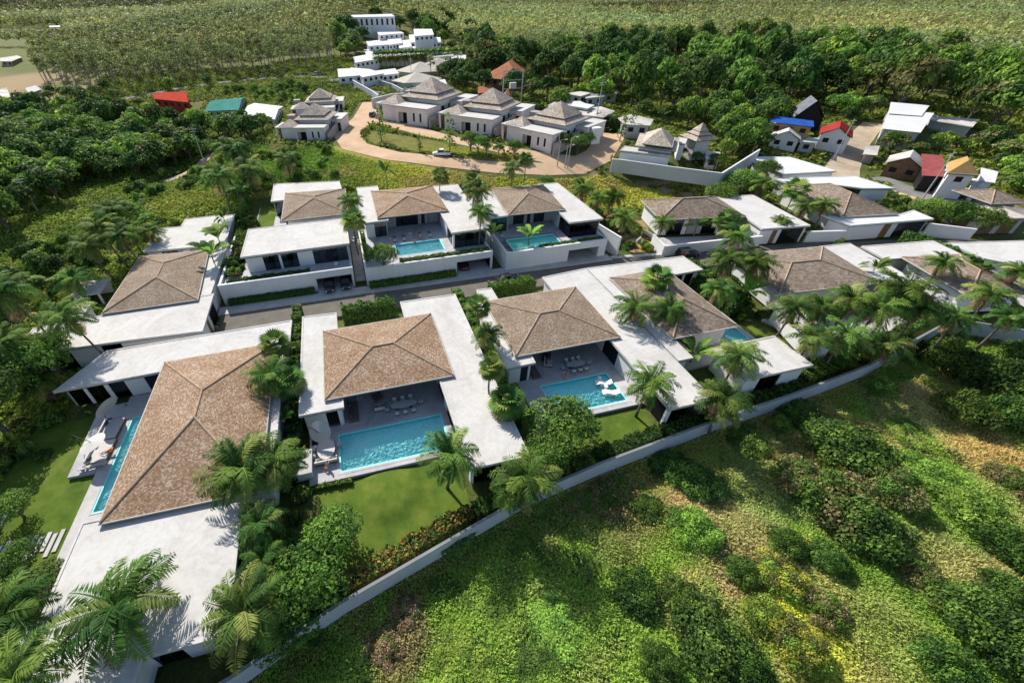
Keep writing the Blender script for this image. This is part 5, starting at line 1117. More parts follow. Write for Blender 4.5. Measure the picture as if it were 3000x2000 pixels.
# ------------------------------------------------------------------ wild field in front: thickets, one by one
def thick(u, v, rpx, hgt, kind, label, group=None):
    x, y, z = PT(u, v); r = rpx/F_*depth(u, v, z); bush(x, y, z-.15, kind, r*.95, hgt*1.3, label, 'bush', group, 'thicket', True)
FIELD = [(2480, 1330, 120, 3.2, 'dark', 'big dark thicket with yellowing leaves in the middle of the wild field'), (2430, 1480, 130, 3.4, 'olive', 'brown-flecked thicket directly below the big dark one'), (2520, 1560, 120, 3, 'dark', 'blackish lower lobe of the big central thicket'), (2330, 1420, 90, 2.6, 'olive', 'yellow-brown thicket left of the big dark one'), (2590, 1440, 95, 2.6, 'olive', 'thicket with yellow leaf tips right of the big dark one'),
 (2790, 1080, 95, 3.6, 'dark', 'dark green thicket by the bend of the boundary wall'), (2900, 1130, 110, 4, 'dark', 'tallest dark thicket near the bend of the boundary wall'), (2960, 1240, 90, 3.4, 'mid', 'green thicket below the tallest dark one, near the wall bend'), (2820, 1220, 85, 3, 'dark', 'dark thicket left of the two by the wall bend'), (2985, 1060, 60, 3, 'mid', 'bright leafy thicket under the end of the boundary wall'),
 (2330, 1215, 75, 1.8, 'mid', 'round green bush mound touching the boundary wall'), (2430, 1300, 95, 1.8, 'mid', 'low green bush mound between wall and big dark thicket'), (2570, 1140, 50, 1.4, 'light', 'small bright green bush below the boundary wall'), (2190, 1300, 70, 1.4, 'mid', 'low bush mound right of the plain grass strip by the wall'), (2280, 1250, 40, 1.3, 'light', 'small yellow-green bush at the foot of the wall'),
 (2040, 1420, 80, 1.8, 'dark', 'dark green bush with ragged right edge in the field centre'), (1960, 1370, 75, 1.4, 'mid', 'green bush above the ragged dark one'), (2030, 1560, 85, 1.8, 'light', 'yellowish bush under the ragged dark one'), (1900, 1500, 60, 1.1, 'mid', 'flat green bush left of the ragged dark one'), (1800, 1450, 95, 1.0, 'olive', 'wide flat olive-brown bramble patch in the field'), (1700, 1480, 70, .9, 'olive', 'flat brown-green bramble patch beside the wide one'),
 (2170, 1680, 60, 1.4, 'mid', 'green bush at the left of the yellow bushes'), (2280, 1700, 85, 1.9, 'yellow', 'bright yellow-green bush in the lower field'), (2340, 1900, 90, 1.7, 'yellow', 'yellow bush cut by the bottom edge of the view'), (2230, 1810, 70, 1.6, 'light', 'light green bush between the two yellow ones'), (2400, 1790, 75, 1.7, 'olive', 'dull bush right of the yellow bushes'), (2300, 1600, 60, 1.5, 'mid', 'green bush above the yellow bushes'), (2420, 1640, 60, 1.6, 'mid', 'green bush right under the big central thicket'),
 (2080, 1880, 130, 2.2, 'dark', 'broad dark green bush at the bottom of the field'), (2000, 1760, 75, 1.5, 'mid', 'green bush at upper left of the broad dark bottom one'), (2180, 1960, 80, 1.8, 'mid', 'green bush at the bottom edge right of the broad dark one'), (1860, 1740, 90, 1.4, 'dark', 'dark low bush left of the broad bottom one'), (1930, 1950, 70, 1.3, 'mid', 'green bush at the bottom edge left of the broad dark one'),
 (2840, 1830, 120, 3.2, 'dark', 'large dark bush in the lower corner of the field'), (2950, 1920, 110, 3.2, 'dark', 'very dark bush filling the corner of the field'), (2750, 1960, 90, 2.6, 'mid', 'green bush at the bottom edge beside the corner bush'), (2930, 1750, 80, 2.2, 'mid', 'mid green bush above the corner bush'), (2840, 1500, 100, 1.6, 'light', 'bright green spreading bush at the right side of the field'), (2930, 1600, 90, 2.0, 'mid', 'green bush at the right edge below the bright spreading one'), (2720, 1400, 90, 1.4, 'light', 'bright green bush with whitish flowers right of the big thicket'), (2960, 1420, 80, 1.5, 'olive', 'brownish scrub bush at the right edge of the field'), (2700, 1700, 75, 1.3, 'olive', 'dull scrub bush between big thicket and corner bush'),
 (1330, 1560, 80, .8, 'mid', 'low bush just below the wall in the left part of the field'), (1190, 1790, 60, 1.0, 'brown', 'dry brown bush near the wall at the bottom left of the field'), (1120, 1900, 70, 1.0, 'brown', 'dry brown scrub at the bottom left of the field'), (1500, 1620, 110, .9, 'light', 'bright grassy bush hump in the left field'), (1450, 1790, 130, 1.0, 'light', 'widest bright green grassy hump in the left field'), (1640, 1830, 110, 1.0, 'light', 'bright green hump right of the widest grassy hump'), (1370, 1930, 110, 1.0, 'light', 'bright green hump at the bottom edge of the left field'), (1570, 1960, 90, .9, 'mid', 'green hump at the bottom edge in the middle'), (1290, 1700, 70, .8, 'mid', 'green clump left of the widest grassy hump'), (1740, 1650, 90, .8, 'mid', 'green clump below the bramble patches'), (1610, 1500, 70, .6, 'mid', 'low clump near the wall, left of the bramble'), (2660, 1270, 70, 1., 'light', 'low bright clump above the whitish flowers')]
for f in FIELD:
    if 'hump' in f[5] or 'clump' in f[5]: f = f[:3]+(f[3]*.6,)+f[4:]
    thick(*f)
# ------------------------------------------------------------------ uncountable ground cover
def cover(name, label, pts, size, zone, hmax=.35, mat='cover'):
    x, y = pts[:, 0], pts[:, 1]; z = T(x, y); n = len(x)
    c = np.stack([x, y, z+RNG.random(n)**1.5*hmax*(.5+vnoise(x, y, 1.7, 3))], 1)
    d = RNG.normal(0, 1, (n, 3)); d[:, 2] = np.abs(d[:, 2])+.9
    Q, C = leaves(c, d, size, G_MID, 2.0, .25)
    C = zone(x, y)*RNG.uniform(.7, 1.35, (n, 1)); o = quads_obj(name, Q, C, M[mat]); return tag(o, label, name.replace('_', ' '), None, 'stuff')
def rnd(x0, x1, y0, y1, n): return np.stack([RNG.uniform(x0, x1, n), RNG.uniform(y0, y1, n)], 1)
def keep_free(p, r=0.):
    k = np.ones(len(p), bool)
    for a, b, c, d in OCC: k &= ~((p[:, 0] > a-r) & (p[:, 0] < b+r) & (p[:, 1] > c-r) & (p[:, 1] < d+r))
    return p[k]
def mixcol(n, a, b): return np.array(a)*(1-n[:, None])+np.array(b)*n[:, None]
PATCH = [(1300, 1800, 330, (.20, .27, .045), .7), (1650, 1800, 250, (.18, .25, .045), .6), (1180, 1880, 90, (.20, .14, .08), .8), (1290, 1560, 90, (.22, .20, .07), .6), (1780, 1500, 150, (.17, .15, .06), .7), (2160, 1560, 120, (.27, .24, .10), .75), (2180, 1720, 90, (.32, .23, .12), .7), (2060, 1320, 110, (.22, .26, .05), .6), (2250, 1420, 120, (.19, .24, .07), .7), (2350, 1850, 150, (.42, .42, .05), .75), (2560, 1830, 140, (.24, .25, .07), .7), (2650, 1200, 110, (.30, .27, .11), .6), (2900, 1330, 110, (.40, .25, .11), .7), (2750, 1650, 150, (.26, .24, .09), .6), (2820, 1450, 150, (.19, .29, .045), .6), (2640, 1000, 120, (.22, .25, .05), .6), (1900, 1270, 150, (.24, .25, .05), .6), (2400, 1120, 90, (.26, .24, .07), .6), (1600, 1440, 200, (.17, .22, .04), .5), (2100, 1900, 150, (.13, .20, .035), .5)]
PATCH = [(*PT(u, v)[:2], 1.15*r/F_*depth(u, v, -1.5), c, k) for u, v, r, c, k in PATCH]
def z_field(x, y):
    n1 = vnoise(x, y, 5, 11); n2 = vnoise(x, y, 1.6, 12); n3 = vnoise(x, y, 11, 13); C = mixcol(np.clip(n1*.8+n2*.5, 0, 1), (.085, .15, .022), (.22, .29, .045))
    dry = ss(.52, .72, n3*.65+n2*.3+.12*(x > 22)+.0*n1); C = C*(1-dry[:, None])+dry[:, None]*mixcol(n2, (.15, .16, .045), (.29, .25, .09))
    for (px, py, r, k) in DIRT:
        q = (1-ss(.5, 1.2, np.hypot(x-px, y-py)/r))[:, None]*k; C = C*(1-q)+q*np.array((.36, .25, .14))
    for (px, py, r, c, k) in PATCH:
        q = (1-ss(.45, 1.15, np.hypot(x-px, y-py)/r*(.7+.6*vnoise(x, y, 1.8, 16))))[:, None]*k; C = C*(1-q)+q*np.array(c)*1.0
    nw = ss(3.2, .6, ywall(x)-y)[:, None]*.6*(vnoise(x, y, 2.5, 15)[:, None] > .35); C = C*(1-nw)+nw*np.array((.24, .21, .06)); return C
p = rnd(-22, 125, -8, 33, 620000); p = p[p[:, 1] < ywall(p[:, 0])-.25]; u, v = PX2(p[:, 0], p[:, 1], T(p[:, 0], p[:, 1])); p = p[(u > -50) & (u < 3080) & (v < 2060)]
dd = np.zeros(len(p))
for (px, py, r, k) in DIRT: dd = np.maximum(dd, (1-ss(.5, 1.1, np.hypot(p[:, 0]-px, p[:, 1]-py)/r))*k)
p = p[RNG.random(len(p)) > dd*.75]; print('field', len(p))
cover('meadow_plants', 'mixed grass and weeds covering the wild field in front of the boundary wall', p, .125, z_field, .4)
def z_strip(x, y):
    n1 = vnoise(x, y, 6, 21); n2 = vnoise(x, y, 2., 22); C = mixcol(np.clip(n1*.6+n2*.5, 0, 1), (.24, .26, .03), (.44, .41, .07))
    l = ss(20, -10, x)[:, None]; C = C*(1-l)+l*mixcol(n1, (.05, .11, .015), (.17, .27, .03))
    l = ss(12, 24, np.abs(x-40))[:, None]*0; d = ss(.62, .75, vnoise(x, y, 9, 23))[:, None]*.5; return C*(1-d)+d*np.array((.32, .22, .11))
p = rnd(-50, 92, 82, 152, 260000); k = inpoly(p[:, 0], p[:, 1], STRIP) | ((p[:, 1] < 128) & (p[:, 1] > 97) & (p[:, 0] < 60)); p = keep_free(p[k]); print('strip', len(p))
cover('tall_grass', 'tall yellow-green grass on the strip between upper villas and the sandy drive', p, .26, z_strip, .35)
def z_left(x, y):
    n1 = vnoise(x, y, 7, 31); n2 = vnoise(x, y, 2.2, 32); C = mixcol(np.clip(n1*.8+n2*.45, 0, 1), (.055, .10, .018), (.20, .26, .04)); k = inpoly(x, y, [PT(*q)[:2] for q in ((420, 600), (520, 560), (640, 550), (700, 590), (570, 660), (470, 670))])[:, None]; return np.where(k, mixcol(n2, (.16, .20, .03), (.27, .28, .05)), C)
p = np.concatenate([rnd(-115, -24, 40, 235, 230000), rnd(-60, -22, -5, 60, 30000)]); u, v = PX2(p[:, 0], p[:, 1], T(p[:, 0], p[:, 1])); p = keep_free(p[(u > -40) & (v < 2050)]); p = p[~((p[:, 0] > -44.5) & (p[:, 0] < -33) & (p[:, 1] > 8) & (p[:, 1] < 47.5))]; print('left', len(p))
cover('undergrowth', 'mixed green undergrowth on the slope left of the villas', p, .36, z_left, .8)
def z_back(x, y):
    n1 = vnoise(x, y, 12, 41); n2 = vnoise(x, y, 4, 42); return mixcol(np.clip(n1*.8+n2*.4, 0, 1), (.05, .085, .018), (.17, .22, .04))
p = rnd(-130, 260, 60, 340, 420000); u, v = PX2(p[:, 0], p[:, 1], T(p[:, 0], p[:, 1])); k = (u > -40) & (u < 3060) & ~inpoly(p[:, 0], p[:, 1], STRIP) & ~((p[:, 0] < -24) & (p[:, 1] < 235)) & ~((p[:, 1] < 108) & (p[:, 0] < 62))
k &= ~((np.abs(p[:, 0]-40) < 60) & (p[:, 1] < 108) & (p[:, 0] < 62)); ov = [PT(*q)[:2] for q in ((1085, 380), (1200, 400), (1400, 440), (1560, 478), (1400, 468), (1200, 445), (1070, 420))]; k &= ~inpoly(p[:, 0], p[:, 1], ov)
p = keep_free(p[k]); print('back', len(p))
cover('scrub', 'low green scrub filling the ground between village houses and woods', p, .7, z_back, 1.1)
def blades(name, label, pts, zone, h0, w0):
    x, y = pts[:, 0], pts[:, 1]; z = T(x, y); n = len(x); b = np.stack([x, y, z-.05], 1); h = h0*RNG.uniform(.5, 1.4, (n, 1))
    d = RNG.normal(0, .55, (n, 3)); d[:, 2] = 1; d[:, 0] += .25; t = RNG.normal(0, 1, (n, 3)); t[:, 2] = 0; t /= np.linalg.norm(t, axis=1)[:, None]; t *= w0
    tip = b+d*h; tip[:, 2] -= h[:, 0]*.15; mid = b+d*h*.55; Q = np.stack([b, mid-t, tip, mid+t], 1); C = zone(x, y)*RNG.uniform(.75, 1.45, (n, 1))
    return tag(quads_obj(name, Q, C, M['cover']), label, name.replace('_', ' '), None, 'stuff')
p = rnd(-22, 125, -8, 33, 620000); p = p[p[:, 1] < ywall(p[:, 0])-.15]; u, v = PX2(p[:, 0], p[:, 1], T(p[:, 0], p[:, 1])); p = p[(u > -50) & (u < 3080) & (v < 2060)]
blades('wild_grass', 'long grass blades growing all over the wild field', p, lambda x, y: z_field(x, y)*1.15, .38, .05)
# lawns
def lawn(pts, z, label): o = MB().poly([(x, y, z) for x, y in pts]).build('lawn', M['lawn']); tag(o, label, None, None, 'structure'); return o
xx, yy = np.meshgrid(np.linspace(-8.4, 7.7, 70), np.linspace(17.2, 28.95, 60)); zz = -.44+.55*np.exp(-((np.hypot((xx+.8)/1.1, yy-26.2)/3.0)**4)); zz = np.where(yy < ywall(xx)+.6, -3.4, zz)
tag(grid_mesh('lawn', xx, yy, zz, np.ones(xx.shape+(3,)), M['lawn']), kind='structure'); lawn([(22, 30.1), (33.2, 30.1), (33.2, 25.4), (22, 23.8)], -.44, 'lawn')
lawn([(-20.7, 109), (-14.5, 111), (-14.5, 98), (-16.9, 98), (-16.9, 84.8), (-20.7, 84.8)], 3.21, 'lawn'); lawn([(-44, 47), (-33.7, 47), (-33.7, 10), (-44, 10)], -.47, 'lawn'); lawn([(58.4, 41), (61, 41), (61, 33), (57, 33)], -.44, 'lawn')
tag(sheet('oval_lawn', ([PT(*q)[:2] for q in ((1085, 384), (1200, 402), (1400, 442), (1560, 476))], [PT(*q)[:2] for q in ((1062, 412), (1200, 446), (1400, 470), (1560, 484))]), .12, M['drylawn'], 3))
m = MB()
for i in range(9):
    for j in range(9): pass
# ------------------------------------------------------------------ palms and garden plants among the villas
PL = [ # u, v, crown height above garden level, radius px, kind, label
 (345, 1775, 6.6, 190, 'palm', 'largest coconut palm, its crown in front of the near white flat roof'), (20, 1800, 5.0, 150, 'palm', 'coconut palm cut by the left edge beside the near flat roof'), (40, 1990, 7.5, 160, 'palm', 'palm whose fronds reach up from the bottom left corner'),
 (712, 1790, 5.6, 150, 'palm', 'coconut palm at the front right corner of the near flat roof'), (705, 1370, 6.4, 140, 'palm', 'coconut palm drooping over the right edge of the biggest shingle roof'), (800, 1345, 6.0, 120, 'palm', 'darker palm just behind the one over the biggest shingle roof'), (760, 1530, 4.6, 90, 'palm', 'small palm between the near flat roof and the round-crowned trees'), (770, 1640, 4.0, 85, 'palm', 'low bushy palm left of the big round-crowned tree'),
 (790, 1100, 6.2, 85, 'palm', 'green palm beside the upper right corner of the biggest shingle roof'), (805, 1010, 6.6, 50, 'fan', 'fan palm at the top of the planted gap left of the middle villa'), (845, 1120, 5.2, 55, 'fan', 'fan palm in the planted gap left of the middle villa'),
 (1320, 1330, 6.5, 110, 'palm', 'coconut palm at the lower right corner of the wide pool lawn'), (1545, 1400, 6.0, 118, 'palm', 'broad dark palm in front of the round tree near the boundary wall'), (1500, 1440, 3.5, 75, 'palm', 'low palm with frond tips over the boundary wall'),
 (1910, 1120, 6.8, 92, 'palm', 'coconut palm at the right edge of the pool with loungers'), (2120, 1170, 6.0, 95, 'palm', 'palm with long yellowish fronds right of the long white wing'), (2165, 1040, 6.4, 88, 'palm', 'palm in front of the small plunge pool'), (2090, 1230, 3.0, 60, 'banana', 'banana plant with red flowers by the boundary wall'),
 (190, 925, 9.5, 95, 'palm', 'palm casting its shadow on the long back roof of the biggest villa'), (10, 860, 11., 110, 'palm', 'tall palm with long bare trunk at the left edge'), (10, 1010, 9, 95, 'palm', 'palm at the left edge below the tallest one'), (110, 1120, 4, 80, 'palm', 'low palm left of the long back roof'),
 (290, 665, 9, 75, 'palm', 'left one of the slim palms behind the garden pavilion'), (330, 620, 9.5, 70, 'palm', 'tallest of the slim palms behind the garden pavilion'), (350, 690, 8.5, 60, 'palm', 'right one of the slim palms behind the garden pavilion'), (255, 720, 8, 70, 'palm', 'lowest of the slim palms behind the garden pavilion'), (215, 820, 5, 70, 'palm', 'dark bushy palm just left of the garden pavilion'), (440, 680, 6, 50, 'palm', 'small palm casting a shadow on the white roof patch of the dead-end villa'),
 (680, 440, 10, 75, 'palm', 'tall palm above the first upper villa, upper of the left cluster'), (730, 500, 9, 75, 'palm', 'palm of the left cluster nearest the first upper villa'), (640, 520, 8.5, 65, 'palm', 'left palm of the cluster beside the dead-end villa back roof'), (700, 560, 7, 60, 'palm', 'lowest palm of the cluster beside the dead-end villa back roof'), (840, 470, 7, 52, 'palm', 'palm whose shadow falls on the rear white roof of the first upper villa'),
 (640, 700, 4.5, 60, 'banana', 'bright green banana plant at the left end of the first retaining wall'), (655, 640, 5, 45, 'traveller', 'upright paddle-leaved plant at the corner above the first retaining wall'), (620, 750, 4., 60, 'banana', 'broad-leaved plant hanging over the street gate'),
 (1025, 590, 8.5, 48, 'palm', 'palm between the first and second upper villas'), (1035, 650, 7, 42, 'fan', 'fan palm at the head of the street stairs'), (1130, 505, 7, 40, 'traveller', 'fan-shaped palm behind the second upper villa, left'), (1290, 520, 6, 32, 'fan', 'round small palm right behind the second upper shingle roof'),
 (1400, 560, 9, 55, 'palm', 'palm at the back between second and third upper villas'), (1410, 620, 8, 50, 'palm', 'palm in the middle between second and third upper villas'), (1440, 690, 6, 45, 'banana', 'upright bright leaved plant between second and third upper villas'), (1385, 540, 8, 35, 'fan', 'brown-tinged fan palm behind second upper white wing'),
 (1540, 470, 8, 26, 'fan', 'round-headed fan palm standing against the sandy drive'), (1498, 495, 7, 42, 'palm', 'feathery palm behind the third upper shingle roof'),
 (1710, 550, 7.5, 50, 'palm', 'palm at the top of the planted gap behind the playground'), (1755, 580, 7, 42, 'palm', 'second palm at the top of the planted gap behind the playground'), (1830, 640, 6.5, 55, 'palm', 'bright palm overhanging the playground'), (1945, 650, 5.5, 42, 'palm', 'palm left of the dark brown upper roof'), (1800, 575, 7, 45, 'palm', 'dark palm at the upper right of the playground gap'), (2040, 665, 4.5, 40, 'traveller', 'fan of long green leaves in front of the dark brown villa'), (2115, 650, 4.5, 0, 'fan', 'small fan palm before the garage wall'),
 (1925, 820, 6.5, 50, 'fan', 'fan palm over the grey-brown roof of the hidden villa'), (1860, 900, 6.5, 78, 'palm', 'left palm overhanging the long white wing of the lounger villa'), (1960, 905, 6, 70, 'palm', 'right palm of the pair over the long white wing'), (1990, 960, 4.5, 65, 'banana', 'tall banana plant below the palm pair over the white wing'), (2030, 1040, 4, 60, 'banana', 'dark paddle-leaved plant below the banana plant'),
 (2160, 690, 7, 62, 'palm', 'highest palm of the row crossing the street at the garage'), (2130, 760, 7.5, 70, 'palm', 'left palm of the row crossing the street below the garage'), (2215, 770, 7.5, 72, 'palm', 'right palm of the row crossing the street below the garage'), (2180, 860, 6, 65, 'banana', 'banana plant with red flower stem between two brown roofs'), (2110, 850, 5.5, 60, 'palm', 'low palm left of the banana plant with red stem'), (2290, 650, 4, 40, 'palm', 'small yellowish palm in front of the lattice garage door'),
 (2330, 900, 7.5, 78, 'palm', 'first palm of the thick row below the broad brown roof'), (2410, 900, 7, 72, 'palm', 'second palm of the thick row below the broad brown roof'), (2380, 990, 6, 75, 'palm', 'low palm in front of the thick row, near the white boxy annex'), (2480, 980, 6.5, 85, 'palm', 'dark palm in the thick row beside the boundary wall'), (2500, 880, 8, 80, 'palm', 'tall palm in the middle of the thick row'), (2580, 900, 8, 90, 'palm', 'broad palm in the middle of the thick row'), (2650, 850, 9, 105, 'palm', 'largest palm of the thick row, fronds to all sides'), (2600, 1010, 5.5, 80, 'palm', 'lowest palm of the row touching the boundary wall'), (2700, 900, 7.5, 80, 'palm', 'right palm of the thick row near the wall bend'), (2560, 790, 7, 50, 'traveller', 'fan of upright leaves between two brown hipped roofs'), (2765, 770, 7, 55, 'palm', 'palm standing against the rightmost white flat roof'), (2900, 865, 7, 75, 'palm', 'palm above the bend of the boundary wall'), (2960, 930, 6, 60, 'palm', 'palm at the right edge above the boundary wall'), (2985, 800, 7, 60, 'palm', 'bright palm at the right edge in front of the flat roof'), (2860, 790, 5, 38, 'fan', 'brown-tinged fan palm in front of the rightmost hipped roof'), (2800, 930, 6, 70, 'palm', 'dark palm right of the wall bend'),
 (1485, 1180, 5.2, 60, 'fan', 'pale fan palm between middle villa and lounger villa'), (1530, 1220, 3.6, 40, 'banana', 'bright upright plant with red flowers right of the pale fan palm'), (1400, 900, 6.5, 42, 'fan', 'fan palm at the top of the planted gap right of the middle villa'), (1430, 980, 6.3, 60, 'palm', 'palm with one frond over the white wing of the middle villa'), (1440, 1080, 5.4, 42, 'fan', 'lower fan palm in the planted gap right of the middle villa'), (1460, 1040, 5, 45, 'banana', 'broad-leaved plant in the planted gap right of the middle villa'), (820, 1410, 4.5, 60, 'banana', 'bright yellow-green banana plant right of the biggest shingle roof'), (835, 1230, 4.5, 55, 'banana', 'dark paddle-leaved plant beside the outdoor kitchen'), (1550, 700, 3.0, 52, 'banana', 'leafy plant with red flowers on the third upper pool edge'),
 (2360, 605, 5, 48, 'palm', 'dark palm between the two brown upper roofs'), (2330, 560, 6, 42, 'fan', 'brown-tipped fan palm in front of the upper right shingle roof'), (2420, 600, 6, 45, 'palm', 'second dark palm between the two brown upper roofs'), (2240, 540, 6, 50, 'palm', 'palm behind the white garage wing'), (640, 1290, .1, 0, 'skip', '')]
UP = {640: 3.1, 655: 3.1, 620: 3.1, 1550: 3.2, 1025: 3.2, 1035: 3.2, 1440: 2.5, 1410: 2.5, 1400: 3, 1130: 4, 1290: 4, 1385: 4, 1540: 4.2, 1498: 4, 840: 3, 680: .5, 730: .5}
for (u, v, hc, rp, k, lb) in PL:
    if k == 'skip': continue
    z0 = UP.get(u, -.4)
    lean = (random.uniform(-.5, .5), random.uniform(-.5, .5)) if k == 'palm' else (0, 0)
    if (u, v) in ((10, 860), (190, 925)): lean = (-3.0, 1.5)
    if v in (665, 620, 690, 720) and u < 400: lean = (-1.8, .8)
    hc = {'banana': .45, 'traveller': .6}.get(k, 1)*hc if k in ('banana', 'traveller') else hc
    palm(u, v, hc, rp or 30, lb, k, z0, lean, trunk=.17 if k == 'palm' else .14, cat={'palm': 'palm tree', 'fan': 'palm tree', 'banana': 'banana plant', 'traveller': 'palm tree'}[k])
# round leafy trees
for (u, v, zc, rp, lb, kk) in [(1650, 1235, 3.6, 132, 'large round-crowned tree at the left end of the pool with loungers', 'round'), (1590, 1330, 2.9, 95, 'leafy tree in front of the round-crowned tree, under the dark palm', 'round'), (965, 1560, 2.4, 110, 'round-crowned tree left of the wide lawn', 'round'), (880, 1720, 3.0, 150, 'big round-crowned tree at the bottom beside the boundary wall', 'round'), (800, 1850, 2.2, 90, 'leafy tree at the bottom edge next to the boundary wall', 'round'), (1120, 742, 6.0, 58, 'round tree leaning over the second retaining wall', 'round'), (2130, 640, 3.2, 55, 'broad round tree before the dark brown upper villa', 'round'), (2180, 530, 4.5, 65, 'large leafy tree above the dark brown roof, right of the yellow grass', 'round'), (2120, 560, 4., 55, 'leafy tree touching the right tip of the yellow grass', 'round'), (2250, 490, 5, 45, 'tall leafy tree left of the plain bright white roof', 'round'), (2820, 620, 3, 70, 'spreading tree behind the right street wall', 'round'), (2740, 610, 3, 60, 'second spreading tree behind the right street wall', 'round'), (2900, 640, 3.2, 55, 'leafy tree left of the grey gatehouse', 'round'), (700, 620, 3, 55, 'round dark tree between dead-end villa and first upper villa', 'round'), (1600, 530, 5.5, 30, 'dark round tree behind the third upper villa', 'round'), (610, 430, 3, 50, 'leafy tree left of the upper palm cluster', 'round'), (130, 1720, 2, 100, 'dark garden tree left of the near flat roof', 'round'), (40, 1640, 2.2, 80, 'leafy garden tree at the left edge by the stepping planks', 'round'), (30, 1480, 2, 70, 'flowering garden tree at the left edge of the shaded lawn', 'round')]:
    x, y = P(u, v, zc); d_ = depth(u, v, zc); R = rp/F_*d_; sc = R/3.6; z0 = zc-3.2*sc
    tree(x, y, min(z0, -.4) if zc < 5 else z0, kk, sc, lb, name='garden_tree', h=max(.8, (zc-(-.4) if zc < 5 else 2.5)/sc-2.2), stretch=1.05)
for x, y, k, sc, lb in [(-44.3, 52.5, 'round', 1.5, 'tall dark garden tree shading the lawn beside the lap pool terrace'), (-47.0, 46.5, 'round', 1.6, 'leafy tree at the border of the shaded lawn, upper one'), (-48.0, 38.5, 'round', 1.5, 'leafy tree at the border of the shaded lawn, lower one'), (-45.2, 57.0, 'round', 1.2, 'garden tree in the gap between the two nearest left villas')]:
    tree(x, y, -.6, k, sc, lb, name='garden_tree', h=3)
# hedges and beds
hedge([(-11.0, 61), (-10.7, 50), (-10.6, 37.5)], 1.3, -.5, 3.6, 'tall leafy hedge filling the gap left of the middle villa', 'mid', .24, 60)
hedge([(-10.9, 37), (-11.4, 30)], 1.6, -.5, 2.4, 'dark planting below the tall leafy hedge, beside the outdoor kitchen', 'dark', .26, 55)
hedge([(-3.9, 58.3), (5.0, 58.3)], 1.5, -.5, 3.6, 'leafy hedge behind the middle villa, along the street', 'mid', .22, 60)
hedge([(15.9, 60.0), (16.0, 50), (16.1, 40), (16.2, 31)], 1.5, -.5, 3.0, 'dense planting strip between the middle villa and the lounger villa', 'mid', .24, 55)
hedge([(21.6, 58.6), (30.2, 58.4)], 1.5, -.5, 3.5, 'leafy hedge behind the lounger villa, along the street', 'mid', .22, 60)
hedge([(59.6, 56), (58.9, 49), (59.4, 43)], 2.2, -.5, 2.4, 'dark planting strip right of the hidden brown-roofed villa', 'dark', .26, 50)
hedge([(61.5, 58), (62, 50), (62, 44)], 2.2, -.5, 2.6, 'planting strip with palms left of the broad brown roof', 'mid', .26, 45)
hedge([(94.0, 55.5), (93.9, 52)], 1.2, -.5, 3.4, 'small hedge between two white flat roofs', 'mid', .24, 40)
hedge([(109.2, 54), (109.8, 49.5), (109.3, 43)], 1.3, -.5, 3.9, 'hedge running between the two rightmost white flat roofs', 'mid', .26, 50)
hedge([(-23.5, 68.6), (-8.6, 68.5)], 1.1, .05, 1.0, 'long low hedge at the foot of the first retaining wall', 'dark', .15, 110, bumpy=.1)
hedge([(1.4, 67.4), (18.0, 67.3)], 1.1, .05, 1.1, 'long low hedge at the foot of the second retaining wall', 'dark', .15, 110, bumpy=.1)
hedge([(-23.0, 70.4), (-8.8, 70.3)], .9, 3.1, .9, 'dark planter hedge on top of the first retaining wall', 'dark', .2, 70)
hedge([(7.6, 69.2), (25.2, 69.1)], 1.0, 3.2, .9, 'planter hedge on top of the second retaining wall', 'mid', .18, 80)
hedge([(35, 67.5), (48.6, 67.4)], .8, 3.2, .8, 'planter hedge on top of the third retaining wall', 'mid', .18, 80)
hedge([(1.7, 80), (1.7, 72)], .7, 3.1, 2.6, 'bright climbing hedge at the right side of the street stairs', 'light', .2, 60)
for a, b, lb, pp, h in [((-10.5, 15.2), (-6.5, 17), 'leafy bed by the wall below the round-crowned trees', 'mid', 1.6), ((-6.3, 17.6), (0.5, 19.5), 'croton bed with red and orange leaves along the wide lawn', 'croton', 1.5), ((0.7, 19.6), (7.5, 21.4), 'croton bed with yellow leaves at the right of the wide lawn', 'croton', 1.5), ((7.7, 21.4), (14.5, 22.6), 'dark bed behind the wall under the broad dark palm', 'dark', 1.4), ((15, 22.7), (23, 23.9), 'green bed behind the wall under the round-crowned tree', 'mid', 1.6), ((23.2, 24.0), (32.5, 25.2), 'dark green bed along the wall below the lounger lawn', 'dark', 1.5), ((33, 24.9), (44, 26.2), 'dark bed along the wall below the long white wing', 'dark', 1.6), ((44.4, 26.3), (56.5, 27.1), 'dark clipped bed along the wall below the white boxy annex', 'dark', 1.3), ((57, 27.9), (68, 29.6), 'planting along the wall under the thick palm row', 'mid', 1.5), ((68.4, 29.7), (82, 32.4), 'planting along the wall at the right of the thick palm row', 'dark', 1.5), ((82.5, 32.7), (90, 34.2), 'planting inside the wall bend', 'mid', 1.3)]:
    hedge([(a[0]-.05, a[1]+.35), (b[0]-.05, b[1]+.35)], 1.6, -.6, h*.95, lb, pp, .2, 70, name='planting_bed', bumpy=.4)
def shrubs(pts, label, kinds, group, rmin=.6, rmax=1.2, nm='shrub', z=None):
    for (x, y) in pts: bush(x, y, float(T(x, y))-.1 if z is None else z, random.choice(kinds), random.uniform(rmin, rmax), random.uniform(.9, 1.5)*random.uniform(rmin, rmax), label, 'shrub', group, nm)
rs = random.Random(3)
CLR = [PT(*q)[:2] for q in ((430, 600), (520, 565), (620, 560), (700, 590), (570, 650), (480, 665))]
def area(x0, x1, y0, y1, n): return [(x, y) for x, y in [(rs.uniform(x0, x1), rs.uniform(y0, y1)) for _ in range(n*3)] if free(x, y, .3) and not inpoly(np.array([x]), np.array([y]), CLR)[0]][:n]
